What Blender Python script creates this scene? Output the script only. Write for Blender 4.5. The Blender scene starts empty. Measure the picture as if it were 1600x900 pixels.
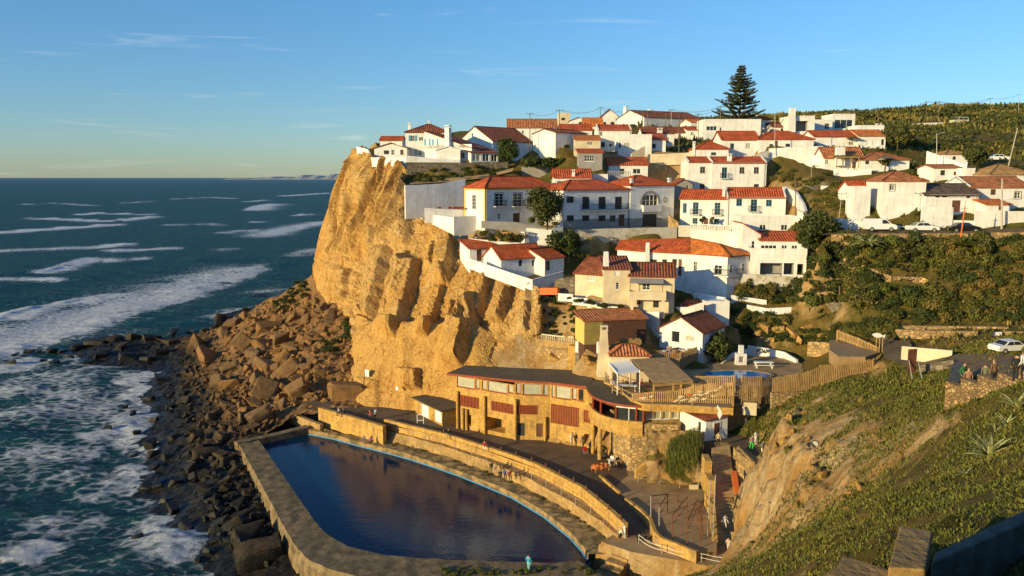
import bpy, bmesh, math, random
import numpy as np
from mathutils import Vector, Matrix

C = bpy.context.scene.collection
SC = bpy.context.scene
rnd = random.Random(7)
R = math.radians

# ------------------------------------------------------------------ camera
FPX, PITCH, CAMZ = 1256.0, R(7.84), 40.0
cam_d = bpy.data.cameras.new('camera')
cam_d.sensor_width = 36.0
cam_d.lens = 36.0 * FPX / 1600.0
cam_d.clip_start = 0.2
cam_d.clip_end = 120000
cam = bpy.data.objects.new('camera', cam_d)
C.objects.link(cam)
cam.location = (0, 0, CAMZ)
cam.rotation_euler = (R(90) - PITCH, 0, 0)
SC.camera = cam

# ------------------------------------------------------------------ light
SUN_EL = R(11.5)
SUN_XY = Vector((-0.80, -0.60, 0)).normalized()      # towards the sun, on the ground plan
S2S = Vector((SUN_XY.x * math.cos(SUN_EL), SUN_XY.y * math.cos(SUN_EL), math.sin(SUN_EL)))
sd = bpy.data.lights.new('sun', 'SUN')
sd.energy = 5.0
sd.angle = R(0.5)
sd.color = (1.0, 0.79, 0.385)
sun = bpy.data.objects.new('sun', sd)
C.objects.link(sun)
sun.rotation_euler = S2S.to_track_quat('Z', 'Y').to_euler()

W = bpy.data.worlds.new('World')
SC.world = W
W.use_nodes = True
nt = W.node_tree
nt.nodes.clear()
def wn(t, **k):
  n = nt.nodes.new(t)
  for a, v in k.items(): setattr(n, a, v)
  return n
sky = wn('ShaderNodeTexSky', sky_type='NISHITA', sun_disc=False)
sky.sun_elevation = SUN_EL
sky.sun_rotation = math.atan2(SUN_XY.x, SUN_XY.y)
sky.altitude = 40
sky.air_density = 1.0
sky.dust_density = 0.15
sky.ozone_density = 2.6
hs = wn('ShaderNodeHueSaturation')
hs.inputs['Saturation'].default_value = 1.14
hs.inputs['Value'].default_value = 1.0
# thin cirrus streaks drawn out along the horizon
tc = wn('ShaderNodeTexCoord')
sep = wn('ShaderNodeSeparateXYZ')
at2 = wn('ShaderNodeMath', operation='ARCTAN2')
comb = wn('ShaderNodeCombineXYZ')
mpx = wn('ShaderNodeMapping')
mpx.inputs['Scale'].default_value = (2.2, 34.0, 1.0)
mpx.inputs['Rotation'].default_value = (0, 0, R(-2.0))
no = wn('ShaderNodeTexNoise')
no.inputs['Scale'].default_value = 1.9
no.inputs['Detail'].default_value = 9
no.inputs['Roughness'].default_value = 0.62
no.inputs['Distortion'].default_value = 0.9
cr = wn('ShaderNodeValToRGB')
cr.color_ramp.elements[0].position = 0.585
cr.color_ramp.elements[0].color = (0, 0, 0, 1)
cr.color_ramp.elements[1].position = 0.82
cr.color_ramp.elements[1].color = (0.25, 0.25, 0.25, 1)
mxc = wn('ShaderNodeMixRGB')
mxc.inputs['Color2'].default_value = (7.0, 6.6, 6.0, 1)
bg = wn('ShaderNodeBackground')
bg.inputs['Strength'].default_value = 0.145
out = wn('ShaderNodeOutputWorld')
L_ = nt.links.new
L_(tc.outputs['Generated'], sep.inputs[0])
L_(sep.outputs[0], at2.inputs[0]); L_(sep.outputs[1], at2.inputs[1])
L_(at2.outputs[0], comb.inputs[0]); L_(sep.outputs[2], comb.inputs[1])
L_(comb.outputs[0], mpx.inputs[0]); L_(mpx.outputs[0], no.inputs['Vector'])
L_(no.outputs['Fac'], cr.inputs[0])
tint = wn('ShaderNodeMixRGB', blend_type='MULTIPLY')
tint.inputs['Fac'].default_value = 1
tint.inputs['Color2'].default_value = (.93, .98, 1.10, 1)
zr_ = wn('ShaderNodeMapRange'); zr_.inputs['From Min'].default_value = -.02; zr_.inputs['From Max'].default_value = .30
zc = wn('ShaderNodeMixRGB'); zc.inputs['Color1'].default_value = (.50, .64, .88, 1); zc.inputs['Color2'].default_value = (.92, 1.03, 1.14, 1)
L_(sep.outputs[2], zr_.inputs[0]); L_(zr_.outputs[0], zc.inputs['Fac']); L_(zc.outputs[0], tint.inputs['Color2'])
L_(sky.outputs[0], tint.inputs['Color1']); L_(tint.outputs[0], hs.inputs['Color'])
L_(hs.outputs[0], mxc.inputs['Color1']); L_(cr.outputs[0], mxc.inputs['Fac'])
L_(mxc.outputs[0], bg.inputs['Color']); L_(bg.outputs[0], out.inputs[0])

vs = SC.view_settings
SC.display_settings.display_device = 'sRGB'
vs.view_transform = 'Standard'
vs.look = 'None'
vs.exposure = 0.25
vs.gamma = 1.0
vs.use_curve_mapping = False
SC.cycles.max_bounces = 5
SC.cycles.diffuse_bounces = 3
SC.cycles.glossy_bounces = 3
SC.cycles.transmission_bounces = 2

# ------------------------------------------------------------------ photo pixel -> place
cT, sT = math.cos(PITCH), math.sin(PITCH)
CAM = Vector((0, 0, CAMZ))
def ray(x, y):
  v = (450.0 - y) / FPX
  return Vector(((x - 800.0) / FPX, cT + v * sT, -sT + v * cT))
def P(x, y, Y):
  d = ray(x, y)
  return CAM + d * (Y / d.y)
def PZ(x, y, z):
  d = ray(x, y)
  return CAM + d * ((z - CAMZ) / d.z)
def pix(p):
  d = Vector(p) - CAM
  f = d.y * cT - d.z * sT
  u = d.y * sT + d.z * cT
  return 800 + FPX * d.x / f, 450 - FPX * u / f

# ------------------------------------------------------------------ numpy noise
_pr = np.random.RandomState(3)
_perm = np.concatenate([_pr.permutation(512)] * 3)
_gr = _pr.normal(size=(512, 3)); _gr /= np.linalg.norm(_gr, axis=1)[:, None]
def gnoise(p):
  p = np.asarray(p, float)
  i = np.floor(p).astype(int); f = p - i
  w = f * f * f * (f * (f * 6 - 15) + 10)
  i &= 511
  r = np.zeros(len(p))
  for a in (0, 1):
    for b in (0, 1):
      for c in (0, 1):
        h = _perm[_perm[_perm[(i[:, 0] + a) & 511] + ((i[:, 1] + b) & 511)] + ((i[:, 2] + c) & 511)]
        g = _gr[h & 511]
        d = g[:, 0] * (f[:, 0] - a) + g[:, 1] * (f[:, 1] - b) + g[:, 2] * (f[:, 2] - c)
        r += d * (w[:, 0] if a else 1 - w[:, 0]) * (w[:, 1] if b else 1 - w[:, 1]) * (w[:, 2] if c else 1 - w[:, 2])
  return r * 1.6
def fbm(p, o=4, gain=.5, ridge=False):
  p = np.asarray(p, float); a = 1.0; s = np.zeros(len(p)); k = 1.0
  for q in range(o):
    n = gnoise(p * k + q * 17.3)
    s += a * ((1 - 2 * np.abs(n)) if ridge else n)
    a *= gain; k *= 2.03
  return s

# ------------------------------------------------------------------ materials
def mat(name, col, rough=.85, var=.2, scale=.8, col2=None, lo=.35, hi=.65, bump=0, bscale=6, spec=.3, metal=0, mapscale=None, build=None):
  m = bpy.data.materials.new(name); m.use_nodes = True
  t = m.node_tree; b = t.nodes['Principled BSDF']; L = t.links.new
  b.inputs['Roughness'].default_value = rough
  b.inputs['Specular IOR Level'].default_value = spec
  b.inputs['Metallic'].default_value = metal
  c = t.nodes.new('ShaderNodeTexCoord')
  vec = c.outputs['Object']
  if mapscale:
    mp = t.nodes.new('ShaderNodeMapping'); mp.inputs['Scale'].default_value = mapscale
    L(vec, mp.inputs[0]); vec = mp.outputs[0]
  n = t.nodes.new('ShaderNodeTexNoise'); n.inputs['Scale'].default_value = scale
  n.inputs['Detail'].default_value = 7; n.inputs['Roughness'].default_value = .65
  L(vec, n.inputs['Vector'])
  r = t.nodes.new('ShaderNodeValToRGB')
  r.color_ramp.elements[0].position = lo; r.color_ramp.elements[1].position = hi
  a = col2 if col2 else tuple(x * (1 - var) for x in col)
  z = col if col2 else tuple(min(1, x * (1 + var)) for x in col)
  r.color_ramp.elements[0].color = (*a, 1); r.color_ramp.elements[1].color = (*z, 1)
  L(n.outputs['Fac'], r.inputs[0])
  L(r.outputs[0], b.inputs['Base Color'])
  if bump:
    n2 = t.nodes.new('ShaderNodeTexNoise'); n2.inputs['Scale'].default_value = bscale
    n2.inputs['Detail'].default_value = 6; L(vec, n2.inputs['Vector'])
    bp = t.nodes.new('ShaderNodeBump'); bp.inputs['Strength'].default_value = 1; bp.inputs['Distance'].default_value = bump
    L(n2.outputs['Fac'], bp.inputs['Height']); L(bp.outputs[0], b.inputs['Normal'])
  if build: build(m, t, b, L, c, r)
  return m
def mixnode(t, L, fac, a, b_, blend='MIX'):
  x = t.nodes.new('ShaderNodeMixRGB'); x.blend_type = blend
  for s, v in (('Fac', fac), ('Color1', a), ('Color2', b_)):
    if hasattr(v, 'is_linked') or hasattr(v, 'links'): L(v, x.inputs[s])
    elif isinstance(v, (int, float)): x.inputs[s].default_value = v
    else: x.inputs[s].default_value = (*v, 1)
  return x.outputs[0]
def ramp(t, L, src, p0, p1, c0=(0, 0, 0), c1=(1, 1, 1)):
  r = t.nodes.new('ShaderNodeValToRGB')
  r.color_ramp.elements[0].position = p0; r.color_ramp.elements[1].position = p1
  r.color_ramp.elements[0].color = (*c0, 1); r.color_ramp.elements[1].color = (*c1, 1)
  L(src, r.inputs[0]); return r.outputs[0]
def noise_(t, L, vec, scale, detail=6, rough=.6, mp=None, dist=0):
  if mp:
    k = t.nodes.new('ShaderNodeMapping'); k.inputs['Scale'].default_value = mp
    L(vec, k.inputs[0]); vec = k.outputs[0]
  n = t.nodes.new('ShaderNodeTexNoise'); n.inputs['Scale'].default_value = scale
  n.inputs['Detail'].default_value = detail; n.inputs['Roughness'].default_value = rough
  n.inputs['Distortion'].default_value = dist
  L(vec, n.inputs['Vector']); return n.outputs['Fac']
def voro(t, L, vec, scale, feature='F1', mp=None):
  if mp:
    k = t.nodes.new('ShaderNodeMapping'); k.inputs['Scale'].default_value = mp
    L(vec, k.inputs[0]); vec = k.outputs[0]
  n = t.nodes.new('ShaderNodeTexVoronoi'); n.feature = feature; n.inputs['Scale'].default_value = scale
  L(vec, n.inputs['Vector']); return n
def bump_(t, L, b, h, dist):
  bp = t.nodes.new('ShaderNodeBump'); bp.inputs['Distance'].default_value = dist
  prev = b.inputs['Normal'].links
  if prev: L(prev[0].from_socket, bp.inputs['Normal'])
  L(h, bp.inputs['Height']); L(bp.outputs[0], b.inputs['Normal'])

def b_plaster(m, t, b, L, c, r):
  # weather streaks that run down the wall and patchy repainting
  st = ramp(t, L, noise_(t, L, c.outputs['Object'], .9, 6, .7, (2.0, 2.0, .30)), .50, .74)
  pt = ramp(t, L, noise_(t, L, c.outputs['Object'], .35, 3), .38, .62, (.86, .84, .80), (1, 1, 1))
  k = mixnode(t, L, st, r.outputs[0], (.50, .46, .40))
  x = mixnode(t, L, .62, r.outputs[0], k)
  L(mixnode(t, L, .8, x, pt, 'MULTIPLY'), b.inputs['Base Color'])
def b_tile(pitch, pale):
  def f(m, t, b, L, c, r):
    w = t.nodes.new('ShaderNodeTexWave'); w.wave_type = 'BANDS'; w.bands_direction = 'X'
    w.inputs['Scale'].default_value = 0.314 / pitch
    w.inputs['Distortion'].default_value = .25; w.inputs['Detail'].default_value = 1; w.inputs['Detail Scale'].default_value = 3
    L(c.outputs['UV'], w.inputs['Vector'])
    v = voro(t, L, c.outputs['UV'], 1.0, 'F1', (1 / pitch, 2.2, 1))
    k = mixnode(t, L, .75, r.outputs[0], ramp(t, L, v.outputs['Color'], .1, .95, (.5, .46, .46), (1.35, 1.3, 1.3)), 'MULTIPLY')
    nz = ramp(t, L, noise_(t, L, c.outputs['UV'], .9, 7, .75), .52, .74)
    k = mixnode(t, L, nz, k, pale)
    gap = ramp(t, L, w.outputs['Fac'], 0, .55, (.45, .45, .45), (1, 1, 1))
    L(mixnode(t, L, .55, k, gap, 'MULTIPLY'), b.inputs['Base Color'])
    bump_(t, L, b, w.outputs['Fac'], .09)
  return f
def b_stone(sz, mortar, amp=.06, dark=(.5, .45, .4), lite=(1.3, 1.2, 1.1)):
  def f(m, t, b, L, c, r):
    v = voro(t, L, c.outputs['Object'], sz, 'F1', (1, 1, 1.5))
    e = voro(t, L, c.outputs['Object'], sz, 'DISTANCE_TO_EDGE', (1, 1, 1.5))
    k = mixnode(t, L, .85, r.outputs[0], ramp(t, L, v.outputs['Color'], .15, .9, dark, lite), 'MULTIPLY')
    ed = ramp(t, L, e.outputs['Distance'], .02, .12)
    L(mixnode(t, L, ed, mortar, k), b.inputs['Base Color'])
    bump_(t, L, b, ed, amp)
  return f
def b_ashlar(m, t, b, L, c, r):
  O = c.outputs['Object']
  k = mixnode(t, L, .8, r.outputs[0], ramp(t, L, noise_(t, L, O, 3.2, 9, .8), .3, .7, (.58, .54, .48), (1.3, 1.25, 1.2)), 'MULTIPLY')
  vv = voro(t, L, O, 2.4, 'F1', (1, 1, 1.5)); k = mixnode(t, L, .55, k, ramp(t, L, vv.outputs['Color'], .1, .9, (.66, .62, .56), (1.25, 1.22, 1.18)), 'MULTIPLY')
  st = ramp(t, L, noise_(t, L, O, .8, 6, .7, (1.8, 1.8, .4)), .5, .72)
  L(mixnode(t, L, st, k, (.22, .15, .07)), b.inputs['Base Color'])
def b_leaf(hue2):
  def f(m, t, b, L, c, r):
    oi = t.nodes.new('ShaderNodeObjectInfo')
    g = t.nodes.new('ShaderNodeNewGeometry')
    k = mixnode(t, L, oi.outputs['Random'], r.outputs[0], hue2)
    k = mixnode(t, L, .85, r.outputs[0], k)
    k2 = ramp(t, L, g.outputs['Random Per Island'], 0, 1, (.5, .55, .45), (1.45, 1.35, 1.25))
    L(mixnode(t, L, 1, k, k2, 'MULTIPLY'), b.inputs['Base Color'])
  return f
def b_slat(pitch):
  def f(m, t, b, L, c, r):
    oi = noise_(t, L, c.outputs['Object'], 2.2, 3, .5, (8, 8, .3))
    L(mixnode(t, L, .7, r.outputs[0], ramp(t, L, oi, .3, .7, (.55, .5, .48), (1.25, 1.2, 1.15)), 'MULTIPLY'), b.inputs['Base Color'])
  return f

WHITE = mat('white_plaster', (.82, .80, .77), .9, .05, .7, bump=.012, bscale=9, build=b_plaster)
WHITE2 = mat('whitewash', (.74, .72, .69), .9, .09, .5, bump=.02, bscale=7, build=b_plaster)
CREAM = mat('cream_plaster', (.66, .55, .37), .9, .12, .6, bump=.02, build=b_plaster)
YELLOW = mat('ochre_paint', (.72, .47, .13), .85, .06, 1)
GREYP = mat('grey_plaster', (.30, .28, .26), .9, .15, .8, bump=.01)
OLIVE = mat('olive_boards', (.28, .21, .06), .8, .15, 1.2)
MAROON = mat('maroon_boards', (.10, .045, .03), .8, .25, 1.2, mapscale=(6, 6, .5))
RED = mat('red_tile', (.66, .125, .03), .8, .22, .7, bump=.02, build=b_tile(.42, (.50, .20, .10)))
ORANGE = mat('orange_tile', (.80, .23, .04), .8, .2, .7, bump=.02, build=b_tile(.42, (.55, .30, .14)))
BROWN = mat('brown_tile', (.36, .105, .045), .85, .25, .7, bump=.02, build=b_tile(.42, (.30, .18, .10)))
OLDTILE = mat('weathered_tile', (.58, .20, .07), .85, .35, 1.1, bump=.03, build=b_tile(.42, (.50, .36, .20)))
TAN = mat('tan_tile', (.56, .31, .10), .85, .28, .9, bump=.03, build=b_tile(.42, (.50, .38, .22)))
DARKTILE = mat('lichen_tile', (.15, .10, .07), .9, .35, 1.0, bump=.03, build=b_tile(.42, (.22, .20, .15)))
STONE = mat('rubble_stone', (.46, .32, .15), .9, .25, .5, bump=.03, bscale=7, build=b_stone(1.6, (.26, .18, .09)))
STONE_NEAR = mat('field_stone', (.38, .26, .125), .9, .22, 1.5, bump=.02, bscale=14, build=b_stone(3.0, (.16, .10, .05), .05))
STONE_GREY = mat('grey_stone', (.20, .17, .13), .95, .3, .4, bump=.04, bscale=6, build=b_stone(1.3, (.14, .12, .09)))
ASHLAR = mat('sand_plaster', (.52, .32, .09), .95, .16, .5, bump=.04, bscale=5, build=b_ashlar)
MOTTLED = mat('peeling_limewash', (.55, .50, .42), .95, .1, .55, col2=(.30, .24, .15), lo=.36, hi=.52, bump=.04, bscale=5)
ASPHALT = mat('asphalt', (.145, .098, .055), .95, .25, .35, bump=.01, bscale=20)
PAVE = mat('old_concrete', (.36, .235, .115), .95, .25, .35, bump=.015, bscale=12)
CONC = mat('weathered_concrete', (.38, .25, .105), .95, .28, .5, bump=.05, bscale=5, build=b_ashlar)
POOLWALL = mat('pool_wall_concrete', (.19, .135, .07), .95, .5, .9, bump=.05, bscale=6)
GLASS = mat('window_glass', (.025, .03, .035), .12, .2, .5, spec=.6)
CURTAIN = mat('curtained_glass', (.42, .40, .30), .35, .15, 1.5, spec=.5)
FWHITE = mat('white_frame', (.75, .74, .70), .6, .05, 2)
FBLUE = mat('blue_frame', (.10, .28, .42), .6, .1, 2)
FGREEN = mat('dark_green_frame', (.05, .10, .07), .6, .1, 2)
FGREY = mat('grey_surround', (.32, .29, .25), .8, .1, 2)
SHUT = mat('dark_shutter', (.035, .035, .035), .6, .2, 2)
DOORB = mat('brown_door', (.13, .06, .035), .6, .2, 2)
REDWOOD = mat('red_timber', (.30, .065, .025), .7, .2, 2, build=b_slat(.2))
WOOD = mat('weathered_wood', (.44, .28, .115), .85, .2, 1.2, build=b_slat(.2))
WOODG = mat('grey_wood', (.40, .27, .135), .85, .2, 1.2, build=b_slat(.2))
DECK = mat('deck_boards', (.34, .22, .11), .85, .2, 1.2, mapscale=(1, 6, 1))
IRON = mat('dark_iron', (.03, .03, .03), .5, .2, 3)
RUST = mat('rusty_steel', (.17, .07, .035), .8, .35, 2)
ORANGEP = mat('orange_paint', (.62, .14, .03), .6, .18, 2)
WPAINT = mat('white_paint', (.80, .79, .76), .5, .04, 2)
FELT = mat('roofing_felt', (.125, .092, .055), .95, .2, .5, bump=.01, bscale=15)
STEEL = mat('galvanised_steel', (.42, .40, .37), .5, .1, 4, metal=.3)
POLEW = mat('pole_timber', (.17, .12, .075), .9, .2, 2)
POLEC = mat('pole_concrete', (.42, .38, .32), .9, .12, 2)
BARK = mat('bark', (.10, .07, .045), .95, .3, 4)
LEAF_D = mat('dark_leaves', (.040, .062, .016), .7, .35, .6, build=b_leaf((.085, .085, .022)), spec=.25)
LEAF_M = mat('olive_leaves', (.085, .098, .020), .7, .35, .6, build=b_leaf((.14, .115, .028)), spec=.25)
LEAF_G = mat('green_leaves', (.095, .112, .020), .7, .3, .6, build=b_leaf((.13, .125, .026)), spec=.25)
LEAF_P = mat('norfolk_needles', (.045, .055, .022), .8, .3, .5, build=b_leaf((.06, .06, .02)), spec=.2)
LEAF_A = mat('agave_leaves', (.33, .35, .16), .6, .25, 1.5, build=b_leaf((.24, .22, .09)), spec=.3)
LEAF_Y = mat('dry_grass', (.20, .14, .045), .85, .3, .8, build=b_leaf((.20, .17, .05)), spec=.15)

# ------------------------------------------------------------------ mesh builder
class MB:
  def __init__(s): s.v = []; s.f = []; s.m = []; s.uv = {}
  def quad(s, a, b, c, d, m=0, uv=None):
    i = len(s.v); s.v += [tuple(a), tuple(b), tuple(c), tuple(d)]
    if uv: s.uv[len(s.f)] = uv
    s.f.append((i, i + 1, i + 2, i + 3)); s.m.append(m)
  def poly(s, pts, m=0, uv=None):
    i = len(s.v); s.v += [tuple(p) for p in pts]
    if uv: s.uv[len(s.f)] = uv
    s.f.append(tuple(range(i, i + len(pts)))); s.m.append(m)
  def box(s, a, b, m=0):
    x0, y0, z0 = a; x1, y1, z1 = b
    i = len(s.v)
    s.v += [(x0, y0, z0), (x1, y0, z0), (x1, y1, z0), (x0, y1, z0), (x0, y0, z1), (x1, y0, z1), (x1, y1, z1), (x0, y1, z1)]
    for q in ((0, 3, 2, 1), (4, 5, 6, 7), (0, 1, 5, 4), (1, 2, 6, 5), (2, 3, 7, 6), (3, 0, 4, 7)):
      s.f.append(tuple(i + k for k in q)); s.m.append(m)
  def obox(s, o, ex, ey, ez, m=0):      # box from corner o along three edge vectors
    o = Vector(o); ex = Vector(ex); ey = Vector(ey); ez = Vector(ez)
    i = len(s.v)
    for z in (0, 1):
      for (a, b) in ((0, 0), (1, 0), (1, 1), (0, 1)):
        s.v.append(tuple(o + ex * a + ey * b + ez * z))
    for q in ((0, 3, 2, 1), (4, 5, 6, 7), (0, 1, 5, 4), (1, 2, 6, 5), (2, 3, 7, 6), (3, 0, 4, 7)):
      s.f.append(tuple(i + k for k in q)); s.m.append(m)
  def bar(s, p, q, r, m=0, n=6, r2=None):
    p = Vector(p); q = Vector(q); d = (q - p)
    if d.length < 1e-6: return
    d.normalize(); a = d.orthogonal().normalized(); b = d.cross(a)
    r2 = r if r2 is None else r2
    i = len(s.v)
    for (c, rr) in ((p, r), (q, r2)):
      for k in range(n):
        t = 2 * math.pi * k / n
        s.v.append(tuple(c + a * (math.cos(t) * rr) + b * (math.sin(t) * rr)))
    for k in range(n):
      l = (k + 1) % n
      s.f.append((i + k, i + l, i + n + l, i + n + k)); s.m.append(m)
    s.f.append(tuple(i + k for k in reversed(range(n)))); s.m.append(m)
    s.f.append(tuple(i + n + k for k in range(n))); s.m.append(m)
  def tube(s, pts, r, m=0, n=5):
    for a, b in zip(pts, pts[1:]): s.bar(a, b, r, m, n)
  def prism(s, pts, z0, z1, m=0, mtop=None):    # plan polygon counter-clockwise; z0/z1 number or list
    n = len(pts)
    za = z0 if isinstance(z0, (list, tuple)) else [z0] * n
    zb = z1 if isinstance(z1, (list, tuple)) else [z1] * n
    i = len(s.v)
    s.v += [(p[0], p[1], za[k]) for k, p in enumerate(pts)] + [(p[0], p[1], zb[k]) for k, p in enumerate(pts)]
    for k in range(n):
      l = (k + 1) % n
      s.f.append((i + k, i + l, i + n + l, i + n + k)); s.m.append(m)
    s.f.append(tuple(i + n + k for k in range(n))); s.m.append(m if mtop is None else mtop)
    s.f.append(tuple(i + k for k in reversed(range(n)))); s.m.append(m)
  def build(s, name, mats, parent=None, smooth=False):
    me = bpy.data.meshes.new(name)
    me.from_pydata(s.v, [], s.f)
    if not isinstance(mats, (list, tuple)): mats = [mats]
    for k in mats: me.materials.append(k)
    me.polygons.foreach_set('material_index', s.m)
    if s.uv:
      ul = me.uv_layers.new(name='UVMap')
      for p in me.polygons:
        u = s.uv.get(p.index)
        if u:
          for k, li in enumerate(p.loop_indices): ul.data[li].uv = u[k]
    if smooth: me.polygons.foreach_set('use_smooth', [True] * len(me.polygons))
    me.update()
    return link(name, me, parent)
def link(name, me, parent=None):
  o = bpy.data.objects.new(name, me); C.objects.link(o)
  if parent: o.parent = parent
  return o
def npmesh(name, v, f, mats, parent=None, smooth=True, attrs=None):
  me = bpy.data.meshes.new(name)
  v = np.asarray(v, dtype=np.float32); f = np.asarray(f, dtype=np.int32)
  k = f.shape[1]
  me.vertices.add(len(v)); me.vertices.foreach_set('co', v.ravel())
  me.loops.add(f.size); me.loops.foreach_set('vertex_index', f.ravel())
  me.polygons.add(len(f)); me.polygons.foreach_set('loop_start', np.arange(0, f.size, k, dtype=np.int32))
  me.polygons.foreach_set('loop_total', np.full(len(f), k, dtype=np.int32))
  if not isinstance(mats, (list, tuple)): mats = [mats]
  for q in mats: me.materials.append(q)
  me.polygons.foreach_set('use_smooth', np.full(len(f), smooth))
  for an, av in (attrs or {}).items():
    a = me.attributes.new(an, 'FLOAT', 'POINT'); a.data.foreach_set('value', np.asarray(av, dtype=np.float32))
  me.update(calc_edges=True); me.validate()
  return link(name, me, parent)
def thing(name, label, cat, loc=(0, 0, 0), rz=0, group=None):
  o = bpy.data.objects.new(name, None); C.objects.link(o)
  o.location = loc; o.rotation_euler = (0, 0, rz); o.empty_display_size = .2
  tag(o, label, cat, group); return o
def tag(o, label, cat, group=None, kind=None):
  o['label'] = label; o['category'] = cat
  if group: o['group'] = group
  o['kind'] = kind or 'thing'
  return o
def struct(o):
  o['kind'] = 'structure'; return o
def stuff(o, label, cat):
  return tag(o, label, cat, None, 'stuff')
def dup(root, label=None, group=None, loc=None, rz=None, sc=None):
  r = root.copy(); C.objects.link(r)
  if loc is not None: r.location = loc
  if rz is not None: r.rotation_euler = (r.rotation_euler[0], r.rotation_euler[1], rz)
  if sc is not None: r.scale = (sc, sc, sc) if isinstance(sc, (int, float)) else sc
  if label: r['label'] = label
  if group: r['group'] = group
  for ch in list(root.children):
    c = ch.copy(); C.objects.link(c); c.parent = r
    for g in list(ch.children):
      d = g.copy(); C.objects.link(d); d.parent = c
  return r
def inpoly(x, y, poly):
  r = np.zeros(len(x), bool); n = len(poly); j = n - 1
  for i in range(n):
    xi, yi = poly[i][:2]; xj, yj = poly[j][:2]
    c = ((yi > y) != (yj > y)) & (x < (xj - xi) * (y - yi) / (yj - yi + 1e-12) + xi)
    r ^= c; j = i
  return r
# ------------------------------------------------------------------ house builder
GP = []            # ground control points (x, y, z) gathered from what stands on the ground
def roof_part(faces, mat_, parent, name='roof', th=.14):
  """faces: lists of points, anticlockwise from outside, first edge along the eave"""
  mb = MB(); edges = {}
  key = lambda p: (round(p[0], 3), round(p[1], 3), round(p[2], 3))
  for f in faces:
    f = [Vector(p) for p in f]
    u = (f[1] - f[0]).normalized(); n = u.cross(f[-1] - f[0]).normalized(); v = n.cross(u)
    mb.poly(f, 0, [((p - f[0]).dot(u), (p - f[0]).dot(v)) for p in f])
    mb.poly([p - Vector((0, 0, th)) for p in reversed(f)])
    for a, b in zip(f, f[1:] + f[:1]):
      k = (key(a), key(b))
      if (k[1], k[0]) in edges: del edges[(k[1], k[0])]
      else: edges[k] = (a, b)
  for a, b in edges.values():
    d = Vector((0, 0, th)); mb.quad(a, a - d, b - d, b, 0, [(0, 0)] * 4)
  return mb, mb.build(name, mat_, parent)
def ridge_caps(mb, lines, r=.13):
  for a, b in lines: mb.bar(a, b, r, 0, 5)

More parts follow.
